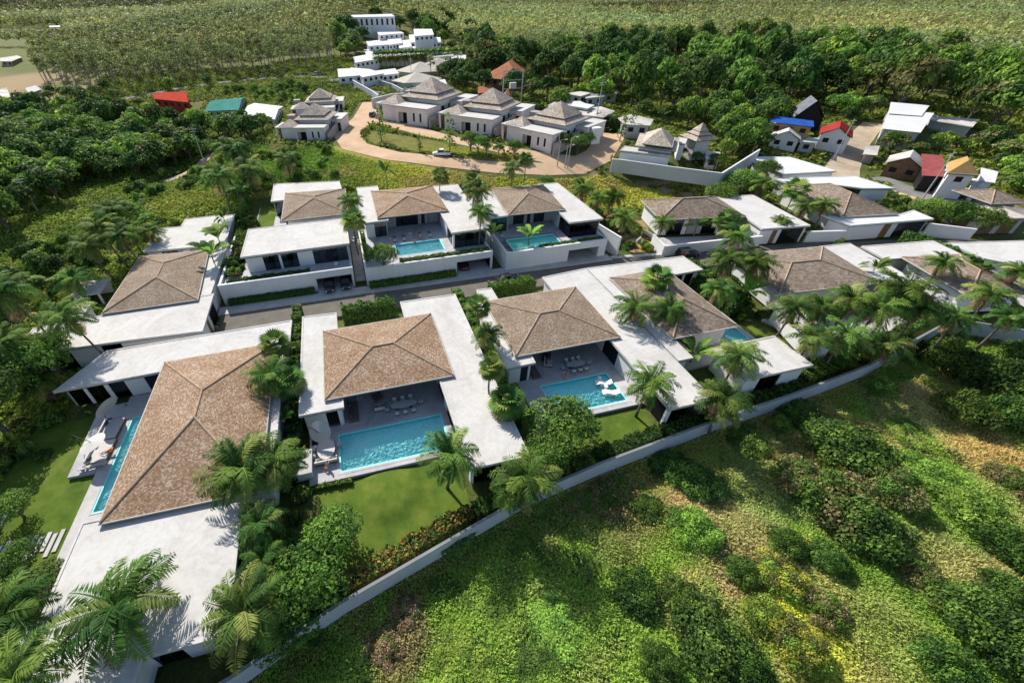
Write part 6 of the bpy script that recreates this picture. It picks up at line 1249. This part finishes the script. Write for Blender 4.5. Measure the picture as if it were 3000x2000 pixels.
shrubs(area(-13, -8.6, 14.5, 30, 34), 'leafy shrub packed between the near flat roof and the wide lawn', ['dark', 'mid', 'croton', 'dark'], 'shrubs right of the near flat roof', .7, 1.5)
shrubs(area(57, 84, 28.5, 33.5, 34), 'shrub under the thick row of palms', ['dark', 'mid', 'light'], 'shrubs under the thick palm row', .7, 1.5)
shrubs(area(50.5, 61, 66, 92, 46), 'shrub in the planted gap around the playground', ['dark', 'mid', 'light', 'croton'], 'shrubs around the playground', .7, 1.6)
shrubs(area(95, 103, 62, 86, 40), 'shrub between the two brown upper roofs', ['dark', 'mid', 'croton'], 'shrubs between the upper brown roofs', .8, 1.7)
shrubs(area(118, 140, 59, 80, 40), 'shrub behind the right street wall', ['dark', 'mid', 'croton', 'light'], 'shrubs behind the right street wall', .9, 2.)
shrubs(area(-50, -41, 10, 48, 40), 'shrub at the left border of the shaded lawn', ['dark', 'dark', 'croton'], 'shrubs left of the shaded lawn', .8, 1.8)
shrubs([(rs.uniform(-23.8, -21.2), 73.5+i) for i in range(26)], 'shrub between the dead-end villa and the first upper villa', ['dark', 'mid', 'croton'], 'shrubs beside the first upper villa', .8, 1.7, z=3.0)
shrubs(area(26.3, 31, 78, 104, 26)+area(49.8, 54, 72, 96, 14), 'shrub between the upper villas', ['dark', 'mid', 'light'], 'shrubs between the upper villas', .7, 1.4)
for (x0, x1, y0, y1, n, nm, ks, r0, r1) in [(-62, -40, 88, 150, 60, 'low scrub left of the dead-end villa', ['mid', 'light', 'dark'], 1.0, 2.6), (-90, -62, 60, 110, 50, 'dense scrub at the left edge', ['mid', 'dark', 'light'], 1.2, 3.), (-40, 0, 112, 146, 45, 'bright bush on the bank below the leftmost bungalow', ['light', 'mid', 'mid'], .9, 2.2), (-70, -50, 60, 90, 26, 'scrub bush near the garden pavilion', ['mid', 'light'], .8, 1.8)]:
    shrubs(area(x0, x1, y0, y1, n), nm, ks, nm+' group', r0, r1, 'scrub_bush')
# ------------------------------------------------------------------ furniture, people, vehicles
def L(on):
    global s_local; s_local = on
def person(x, y, z, rz, pose, cloth, label, low=None, h=1.68):
    """one continuous skinned body"""
    r = empty('person', (x, y, z), rz, label, 'person'); k = h/1.7
    if pose == 'stand': J = {'hip': (0, 0, .93), 'chest': (0, 0, 1.25), 'neck': (0, 0, 1.46), 'head': (0, .02, 1.58), 'top': (0, .02, 1.68), 'shl': (-.19, 0, 1.4), 'ell': (-.26, .03, 1.13), 'hal': (-.24, .12, .9), 'shr': (.19, 0, 1.4), 'elr': (.27, .02, 1.13), 'har': (.22, .1, .92), 'hl': (-.1, 0, .9), 'knl': (-.11, .03, .5), 'anl': (-.12, -.02, .09), 'tol': (-.12, .15, .03), 'hr': (.1, 0, .9), 'knr': (.11, .06, .5), 'anr': (.12, .05, .09), 'tor': (.12, .22, .03)}
    elif pose == 'sit': J = {'hip': (0, 0, .5), 'chest': (0, -.08, .83), 'neck': (0, -.1, 1.04), 'head': (0, -.07, 1.17), 'top': (0, -.06, 1.27), 'shl': (-.19, -.1, .99), 'ell': (-.27, 0, .75), 'hal': (-.2, .2, .66), 'shr': (.19, -.1, .99), 'elr': (.27, 0, .75), 'har': (.2, .2, .66), 'hl': (-.1, .02, .48), 'knl': (-.12, .45, .5), 'anl': (-.12, .5, .1), 'tol': (-.12, .66, .04), 'hr': (.1, .02, .48), 'knr': (.12, .45, .5), 'anr': (.12, .5, .1), 'tor': (.12, .66, .04)}
    else: J = {'hip': (0, 0, .14), 'chest': (0, -.34, .2), 'neck': (0, -.55, .28), 'head': (0, -.68, .33), 'top': (0, -.78, .36), 'shl': (-.19, -.5, .22), 'ell': (-.33, -.3, .14), 'hal': (-.2, -.12, .2), 'shr': (.19, -.5, .22), 'elr': (.35, -.35, .14), 'har': (.4, -.1, .1), 'hl': (-.1, .05, .13), 'knl': (-.14, .4, .42), 'anl': (-.13, .72, .1), 'tol': (-.13, .84, .16), 'hr': (.1, .05, .13), 'knr': (.13, .47, .15), 'anr': (.14, .88, .1), 'tor': (.14, .93, .2)}
    E_ = [('hip', 'chest', .13), ('chest', 'neck', .06), ('neck', 'head', .095), ('head', 'top', .06), ('chest', 'shl', .06), ('shl', 'ell', .042), ('ell', 'hal', .03), ('chest', 'shr', .06), ('shr', 'elr', .042), ('elr', 'har', .03), ('hip', 'hl', .09), ('hl', 'knl', .06), ('knl', 'anl', .04), ('anl', 'tol', .035), ('hip', 'hr', .09), ('hr', 'knr', .06), ('knr', 'anr', .04), ('anr', 'tor', .035)]
    nm = list(J); me = bpy.data.meshes.new('body'); me.from_pydata([tuple(c*k for c in J[n]) for n in nm], [(nm.index(a), nm.index(b)) for a, b, _ in E_], [])
    o = link('body', me, M['skin'], r); sk = o.modifiers.new('skin', 'SKIN'); sk.use_smooth_shade = True; rad = {'hip': .12, **{b: q for _, b, q in E_}}
    for i, n in enumerate(nm): me.skin_vertices[0].data[i].radius = (rad[n]*k,)*2
    me.skin_vertices[0].data[0].use_root = True; ss_ = o.modifiers.new('subdivision', 'SUBSURF'); ss_.levels = 1; ss_.render_levels = 1
    L(True)
    hd, tp = Vector(J['head'])*k, Vector(J['top'])*k; MB().tube([hd+(tp-hd)*.1+Vector((0, -.03, 0)), tp+(tp-hd)*.35], [.11, .06], 8).build('hair', M['hair'], r, True)
    hp, ch = Vector(J['hip'])*k, Vector(J['chest'])*k
    MB().tube([hp-(ch-hp)*.25, hp+(ch-hp)*.25], [.16, .145], 10).build('shorts', M[cloth], r, True)
    if low != 'bare': MB().tube([hp+(ch-hp)*(.3 if low == 'shirt' else .85), ch+(ch-hp)*.35], [.15, .14], 10).build('top', M[cloth], r, True)
    L(False); return r
def chair_(mat='fabric'):
    L(True); r = empty('dining_chair', (0, 0, 0)); MB().box(-.24, .24, -.24, .24, .42, .5).build('seat', M[mat], r, bevel=.02); MB().box(-.25, .25, -.29, -.23, .5, .85).build('backrest', M[mat], r, bevel=.02)
    for a in (-.2, .2):
        for b in (-.2, .2): MB().box(a-.02, a+.02, b-.02, b+.02, 0, .42).build('leg', M['dark'], r)
    L(False); return r
def table_(rx, ry, top='fabric', name='dining_table'):
    L(True); r = empty(name, (0, 0, 0)); MB().disc(0, 0, rx, ry, .70, .76, 28).build('tabletop', M[top], r)
    for s in (-.5, .5): MB().disc(s*rx, 0, .16, .3 if ry > .6 else .2, 0, .698, 12).build('leg', M['dark'], r)
    L(False); return r
CH = chair_(); first = [True]
def chairs(spots, z, label, group):
    for (x, y, a) in spots:
        if first[0]: CH.location = (x, y, z); CH.rotation_euler = (0, 0, a); tag(CH, label, 'chair', group); first[0] = False
        else: dup(CH, (x, y, z), a, label, group, cat='chair')
# middle villa dining set: eight chairs, long oval table
tx, ty = P(1183, 1182, .75); t = table_(1.75, .62, 'kerb'); t.location = (tx, ty, 0); tag(t, 'long oval grey dining table in the shade of the middle villa', 'table')
chairs([(tx-1.1, ty+1.05, math.pi), (tx, ty+1.05, math.pi), (tx+1.1, ty+1.05, math.pi), (tx+2.25, ty+.1, math.pi/2), (tx-2.25, ty-.1, -math.pi/2), (tx-1.1, ty-1.05, 0), (tx, ty-1.05, 0), (tx+1.1, ty-1.05, 0)], 0, 'pale chair drawn up to the long oval dining table', 'chairs round the long oval table')
tx, ty = P(1688, 1064, .75); t = table_(1.5, .6, 'kerb'); t.location = (tx, ty, 0); tag(t, 'rounded grey dining table on the lounger villa terrace', 'table')
chairs([(tx-.9, ty+1., math.pi), (tx+.1, ty+1., math.pi), (tx+1., ty+1., math.pi), (tx+2., ty, math.pi/2), (tx-2., ty, -math.pi/2), (tx-.9, ty-1., 0), (tx+.1, ty-1., 0), (tx+1., ty-1., 0)], 0, 'chair round the dining table of the lounger villa', 'chairs round the lounger villa table')
def sofa_(w_, d_, mat, name='sofa', cush=True, back=True):
    L(True); r = empty(name, (0, 0, 0)); MB().box(-w_/2, w_/2, -d_/2, d_/2, .08, .3).build('base', M['wood'], r, bevel=.02); MB().box(-w_/2+.03, w_/2-.03, -d_/2+.03, d_/2-.03, .303, .46).build('cushion', M[mat], r, bevel=.05)
    if back: MB().box(-w_/2, w_/2, d_/2-.16, d_/2+.04, .463, .8).build('backrest', M[mat], r, bevel=.05)
    if cush:
        for s in (-.3, .3): m = MB(); m.box(s*w_-.25, s*w_+.25, d_/2-.42, d_/2-.2, .465, .85); m.build('pillow', M['fabricd'], r, bevel=.06)
    L(False); return r
def put(o, u, v, z, rz, label, cat): x, y = P(u, v, z+.3); o.location = (x, y, z); o.rotation_euler = (0, 0, rz); return tag(o, label, cat)
put(sofa_(3.2, 1.3, 'fabricd'), 1035, 1205, 0, math.pi/2, 'long dark sofa at the left of the shaded dining terrace', 'sofa')
put(sofa_(1.3, 1.3, 'fabricd', cush=False), 1105, 1160, 0, .3, 'dark lounge chair in the shade, upper of two beside the dining table', 'armchair')
put(sofa_(1.4, 1.1, 'fabric'), 1112, 1192, 0, math.pi, 'pale lounge chair in the shade, lower of two beside the dining table', 'armchair')
L(True); o = empty('coffee_table', (0, 0, 0)); MB().disc(0, 0, .5, .5, .3, .36, 16).build('tabletop', M['fabric'], o); MB().disc(0, 0, .22, .22, 0, .298, 10).build('leg', M['dark'], o); L(False)
put(o, 1053, 1163, 0, 0, 'round low table beside the long dark sofa', 'coffee table')
put(sofa_(1.6, 1.2, 'fabricd'), 1600, 1045, 0, -2, 'dark outdoor armchair on the lounger villa terrace, upper one', 'armchair'); put(sofa_(1.5, 1.2, 'fabric'), 1606, 1062, 0, 1.1, 'pale outdoor armchair on the lounger villa terrace, lower one', 'armchair')
put(sofa_(2.2, 1.2, 'fabricd', cush=False), 1565, 1090, 0, 1.6, 'low dark daybed against the small left wing of the lounger villa', 'daybed')
tx, ty = P(955, 1313, .75); t = table_(1.05, 1.5, 'fabric'); t.location = (tx, ty, 0); tag(t, 'pale oval table in the sun at the left end of the wide pool', 'table')
chairs([(tx-1.5, ty+.5, -math.pi/2), (tx-1.5, ty-.5, -math.pi/2), (tx+1.5, ty+.5, math.pi/2)], 0, 'chair at the sunlit oval table', 'chairs at the sunlit oval table')
put(sofa_(2.6, .8, 'fabric', cush=True), 956, 1348, 0, math.pi, 'bench sofa below the sunlit oval table', 'sofa')
def parasol(u, v, z, base, label, tilt=.9, az=0., r_=1.5, h=2.5):
    x, y = P(u, v, z+h); r = empty('parasol', (base[0], base[1], z), 0, label, 'parasol')
    m = MB(); c = Vector((x, y, z+h)); n = Vector((math.sin(tilt)*math.cos(az), math.sin(tilt)*math.sin(az), math.cos(tilt))); a = n.orthogonal().normalized(); b = n.cross(a); k = 24
    for i in range(k):
        p0 = c+(a*math.cos(i*6.2832/k)+b*math.sin(i*6.2832/k))*r_; p1 = c+(a*math.cos((i+1)*6.2832/k)+b*math.sin((i+1)*6.2832/k))*r_; m.poly([p0, p1, c+n*.28]); m.poly([p1, p0, c+n*.2])
    m.build('canopy', M['fabric'], r); MB().tube([(base[0], base[1], z), (base[0], base[1], z+h+.5), tuple(c+n*.3)], .04, 6).build('pole', M['dark'], r); MB().box(base[0]-.35, base[0]+.35, base[1]-.35, base[1]+.35, z+.002, z+.08).build('base', M['dark'], r)
bx, by = P(923, 1296, 0); parasol(937, 1264, 0, (bx, by), 'tilted grey parasol over the sunlit oval table', 1.0, -1.9, 1.35)
bx, by = P(318, 1232, 0); parasol(312, 1192, 0, (bx, by), 'tilted white parasol seen edge-on beside the upper daybed', 1.15, 2.6, 1.5)
bx, by = P(248, 1318, 0); parasol(271, 1298, 0, (bx, by), 'round white parasol over the lower daybed of the lap pool terrace', .25, 3.0, 1.45)
put(sofa_(3.2, 2.2, 'fabric', 'daybed'), 326, 1257, 0, math.pi/2-.05, 'wide grey daybed on the lap pool terrace, upper one in half shade', 'daybed'); dbx = put(sofa_(3.2, 2.2, 'fabric', 'daybed'), 297, 1322, 0, math.pi/2-.05, 'wide pale daybed on the lap pool terrace with a person lying on it', 'daybed')
for (u, v, lb) in ((324, 1273, 'small white side table between the two daybeds'), (294, 1340, 'small white stool at the foot of the lower daybed')):
    L(True); o = empty('side_table', (0, 0, 0)); MB().disc(0, 0, .28, .28, .4, .45, 14).build('tabletop', M['white'], o); MB().disc(0, 0, .12, .12, 0, .398, 10).build('leg', M['white'], o); L(False); put(o, u, v, 0, 0, lb, 'side table')
L(True); o = empty('bench', (0, 0, 0)); MB().box(-1.5, 1.5, -.2, .2, .36, .44).build('seat', M['deck'], o)
for s in (-1.1, 1.1): MB().box(s-.1, s+.1, -.18, .18, 0, .357).build('leg', M['deck'], o)
L(False); put(o, 272, 1365, 0, .08, 'narrow pale bench at the lower end of the lap pool terrace', 'bench')
# in-pool loungers
def lounger():
    L(True); r = empty('pool_lounger', (0, 0, 0)); m = MB(); pr = [(-.95, .52), (-.6, .28), (-.2, .16), (.15, .3), (.5, .36), (.95, .16)]
    for (a, za), (b, zb) in zip(pr[:-1], pr[1:]): m.poly([(a, -.33, za), (b, -.33, zb), (b, .33, zb), (a, .33, za)]); m.poly([(a, .33, za-.09), (b, .33, zb-.09), (b, -.33, zb-.09), (a, -.33, za-.09)]); m.poly([(a, -.33, za-.09), (b, -.33, zb-.09), (b, -.33, zb), (a, -.33, za)]); m.poly([(b, .33, zb-.09), (a, .33, za-.09), (a, .33, za), (b, .33, zb)])
    m.build('shell', M['white'], r); MB().box(-.4, .4, -.28, .28, -.3, .1).build('foot', M['white'], r); L(False); return r
for i, (u, v, lb) in enumerate([(1768, 1120, 'upper white wave-shaped lounger standing in the pool'), (1790, 1148, 'lower white wave-shaped lounger standing in the pool')]):
    o = lounger() if i == 0 else dup(lg); lg = o; x, y = P(u, v, .2); o.location = (x, y, -.05); o.rotation_euler = (0, 0, 2.85); o.scale = (1.15,)*3; tag(o, lb, 'lounger', 'white loungers in the pool')
for (u, v, lb) in [(1756, 1108, 'round white side table behind the upper pool lounger'), (1775, 1134, 'round white side table between the pool loungers')]:
    L(True); o = empty('side_table', (0, 0, 0)); MB().tube([(0, 0, -.3), (0, 0, -.1), (0, 0, .25), (0, 0, .5)], [.2, .16, .16, .24], 14).build('pedestal', M['white'], o); MB().disc(0, 0, .26, .26, .502, .53, 14).build('tabletop', M['white'], o); L(False); put(o, u, v, 0, 0, lb, 'side table')
# deck chairs by the upper pools
def deckchair():
    L(True); r = empty('deck_chair', (0, 0, 0)); MB().box(-.33, .33, -.5, .6, .25, .35).build('seat', M['fabric'], r, bevel=.02); m = MB(); m.poly([(-.33, .6, .3), (.33, .6, .3), (.33, 1.0, .85), (-.33, 1.0, .85)]); m.poly([(-.33, .66, .28), (-.33, 1.06, .83), (.33, 1.06, .83), (.33, .66, .28)]); m.build('backrest', M['fabricd'], r)
    for a in (-.28, .28):
        for b in (-.4, .5): MB().box(a-.03, a+.03, b-.03, b+.03, 0, .25).build('leg', M['dark'], r)
    L(False); return r
dc = deckchair()
for i, (u, v, lb) in enumerate([(1157, 704, 'leftmost deck chair of the four behind the bathers pool'), (1184, 701, 'second deck chair from the left behind the bathers pool'), (1233, 694, 'third deck chair, with a seated person in orange'), (1260, 690, 'rightmost deck chair of the four behind the bathers pool'), (1470, 692, 'pale deck chair at the left of the third upper pool')]):
    o = dc if i == 0 else dup(dc); x, y = P(u, v, 3.4); o.location = (x, y, 3.2); tag(o, lb, 'deck chair', 'deck chairs by the upper pools')
def PP(u, v, z): return P(u, v, z)
x, y = P(1203, 690, 4.0); person(x, y, 3.2, 2.8, 'stand', 'orange', 'person in orange swimwear standing behind the bathers pool')
x, y = P(1233, 692, 3.8); person(x, y, 3.25, math.pi, 'sit', 'orange', 'person in orange seated on a deck chair by the bathers pool', 'shirt')
x, y = P(1216, 711, 3.4); person(x, y, 2.62, .4, 'stand', 'carblack', 'dark-haired bather standing waist-deep in the second upper pool', 'bare')
x, y = P(1143, 700, 3.9); person(x, y, 3.25, 2.5, 'sit', 'fabric', 'person in pale clothes sitting at the left end of the bathers pool', 'shirt')
x, y = P(1658, 1098, .8); person(x, y, 0, 2.7, 'stand', 'red', 'person in red swimwear walking beside the pool with loungers')
x, y = P(317, 1320, .6); person(x, y, .46, 1.9, 'lie', 'orange', 'person in orange lying on the lower daybed of the lap pool terrace', 'shirt')
x, y = P(1996, 742, .8); person(x, y, 0, 1, 'stand', 'red', 'person in a red top standing beside the dark car on the street', 'shirt')
x, y = P(2004, 748, .8); person(x, y, 0, 2, 'stand', 'red', 'second person in red behind the hidden villa roof, nearer the bush', 'shirt')
x, y = P(960, 1363, .5); person(x, y, 0, 2.5, 'sit', 'fabric', 'person in pale clothes near the bench sofa at the wide pool corner', 'shirt')
# cars
def car(kind, pm):
    """body as a loft of cross sections, 4.7 m long, nose to +x"""
    L(True); r = empty({'sedan': 'car', 'suv': 'car', 'pickup': 'pickup_truck'}[kind], (0, 0, 0)); H = {'sedan': 1.42, 'suv': 1.66, 'pickup': 1.7}[kind]; b = {'sedan': .92, 'suv': 1.02, 'pickup': 1.0}[kind]; Lg = 2.65 if kind == 'pickup' else 2.35
    st = [(-Lg, .55, .62, .45), (-Lg+.12, .86, b-.06, .3), (-Lg+.7, .93, b, .28), (0, .94, b, .27), (Lg-1.2, .93, b-.04, .28), (Lg-.35, .86, b-.16, .3), (Lg, .62, b-.3, .45)]
    m = MB(); sec = []
    for x, hw, top, bot in st:
        s = [(x, -hw*.92, bot), (x, -hw, bot+.15), (x, -hw, top-.18), (x, -hw*.86, top), (x, hw*.86, top), (x, hw, top-.18), (x, hw, bot+.15), (x, hw*.92, bot)]; sec.append(s)
    for a, c in zip(sec[:-1], sec[1:]):
        for i in range(8): j = (i+1) % 8; m.poly([a[i], a[j], c[j], c[i]][::-1])
    m.poly(sec[0][::-1][::-1]); m.poly(sec[-1][::-1]); o = m.build('body', M[pm], r, True); e = o.modifiers.new('edge', 'EDGE_SPLIT'); e.split_angle = .7
    c0, c1, r0, r1 = {'sedan': (-1.75, 1.0, -.95, .25), 'suv': (-2.2, 1.05, -1.95, .35), 'pickup': (-.75, 1.3, -.6, .6)}[kind]
    g = MB(); lo = [(c0, -.82, b-.02), (c1, -.82, b-.04), (c1, .82, b-.04), (c0, .82, b-.02)]; hi = [(r0, -.66, H), (r1, -.66, H), (r1, .66, H), (r0, .66, H)]
    for i in range(4): j = (i+1) % 4; g.poly([lo[i], lo[j], hi[j], hi[i]])
    g.build('windows', M['carglass'], r); t = MB(); t.box(r0-.04, r1+.04, -.69, .69, H-.01, H+.05); t.build('roof', M[pm], r, bevel=.03)
    if kind == 'pickup': q = MB(); q.box(-2.45, -.85, -.78, .78, b-.05, b+.012); q.build('bed', M['dark'], r)
    for wx in (-Lg+.85, Lg-.85):
        for s in (-1, 1):
            w_ = MB().tube([(wx, s*.74, .34), (wx, s*.94, .34)], .34, 16).build('wheel', M['tyre'], r); MB().tube([(wx, s*.935, .34), (wx, s*.955, .34)], .2, 10).build('rim', M['rim'], w_)
    for s in (-1, 1):
        MB().box(Lg-.16, Lg-.02, s*.62-.17, s*.62+.17, .56, .68).build('headlight', M['lampw'], r); MB().box(-Lg-.0, -Lg+.1, s*.62-.18, s*.62+.18, .6, .72).build('tail_light', M['lampred'], r); MB().box(c1-.35, c1-.2, s*.95-.08, s*.95+.08, .88, 1.0).build('mirror', M[pm], r)
    L(False); return r
def park(o, x, y, z, rz, label, cat='car'): o.location = (x, y, z); o.rotation_euler = (0, 0, rz); return tag(o, label, cat)
x, y = P(1488, 815, .6); park(car('sedan', 'carblack'), x, y, .004, .0, 'dark car driving on the street in front of the third upper villa')
k1 = car('sedan', 'carblack'); park(k1, -5.9, 69.5, .144, -math.pi/2, 'left one of two black cars parked under the first upper villa'); dup(k1, (-2.9, 69.7, .144), -math.pi/2, 'right one of two black cars parked under the first upper villa')
park(car('sedan', 'carred'), 20.2, 70.3, .144, math.pi/2, 'dark red car parked under the second upper villa')
x, y = P(2015, 742, .6); park(car('suv', 'carblack'), x, y, .004, -.08, 'dark car on the street beside people in red')
x, y, z = PT(1092, 341); park(car('suv', 'cargrey'), x, y, z+.1, 1.2, 'grey car on the sandy drive between bungalow villas')
x, y, z = PT(1294, 456); park(car('pickup', 'carwhite'), x, y, z+.1, math.pi-.35, 'white pickup truck on the near edge of the oval drive', 'pickup truck')
x, y, z = PT(826, 229); park(car('sedan', 'carblack'), x, y, z+.13, .2, 'black car on the far road'); x, y, z = PT(927, 222); park(car('pickup', 'carwhite'), x, y, z+.13, .2, 'white pickup truck at the bend of the far road', 'pickup truck')
x, y, z = PT(2822, 578); park(car('sedan', 'cargrey'), x, y, z+.1, -.6, 'dark grey car beside the ochre-roofed house')
x, y, z = PT(2868, 585); park(car('sedan', 'carblack'), x, y, z+.1, -.5, 'black car in front of the low white garage')
# playground
x, y = P(1880, 705, .6); z = float(T(x, y)); r = empty('playground_slide', (x, y, z), 0, 'yellow-green slide with pale tube in the playground', 'slide'); m = MB()
m.prism([(x+.8, y+1.8), (x+1.6, y+1.9), (x+3.0, y-.9), (x+2.2, y-1.1)], z+.2, z+.32); m.build('chute', M['yellow'], r); MB().tube([(x+1.2, y+2, z), (x+1.2, y+2, z+2)], .06, 6).build('post', M['white'], r)
MB().tube([(x+2.2, y+2.4, z+1.9), (x+3.2, y+1.0, z+1.2), (x+4.2, y-.6, z+.4)], .45, 12).build('tube', M['fabric'], r)
a = empty('climbing_arch', (x-.8, y, z), 0, 'pale pink climbing arch on yellow play ground', 'climbing frame'); MB().tube([(x-1.5, y-.6, z), (x-1.5, y-.4, z+1.5), (x-.8, y-.3, z+2.1), (x-.1, y-.4, z+1.5), (x-.1, y-.6, z)], .18, 8).build('arch', M['pinkwall'], a)
tag(MB().disc(x, y, 4.6, 3.0, z-.2, z+.06, 24, .2).build('play_ground_surface', M['ochre']), kind='structure')
x, y = P(1780, 625, 1.4); z = float(T(x, y)); a = empty('swing', (x, y, z), 0, 'round red and yellow basket swing in the trees', 'swing'); m = MB(); m.tube([(x+math.cos(t)*.6, y, z+1.2+math.sin(t)*.6) for t in np.linspace(0, 6.28, 17)], .1, 6); m.build('ring', M['red'], a); MB().tube([(x, y, z+1.8), (x, y, z+4)], .03, 5).build('rope', M['dark'], a)
shrubs(area(60, 66.5, 40.5, 59, 30)+area(57.5, 60.5, 42, 60, 14), 'shrub packed between the hidden villa and the broad brown roof', ['dark', 'mid', 'croton'], 'shrubs left of the broad brown roof', .7, 1.6)
shrubs(area(84, 93, 33.5, 40, 16), 'shrub right of the broad brown roof, near the wall', ['dark', 'mid', 'light'], 'shrubs right of the broad brown roof', .8, 1.6)
# roof fittings and pots
for i, (u, v, z, lb) in enumerate([(1040, 700, 3.2, 'round white pouf on the first upper terrace, left one'), (985, 776, 3.2, 'white bowl planter on the first upper balcony')]):
    x, y = P(u, v, z); o = MB().tube([(x, y, z), (x, y, z+.2), (x, y, z+.45)], [.25, .4, .38], 12).build('planter', M['white']); tag(o, lb, 'planter')
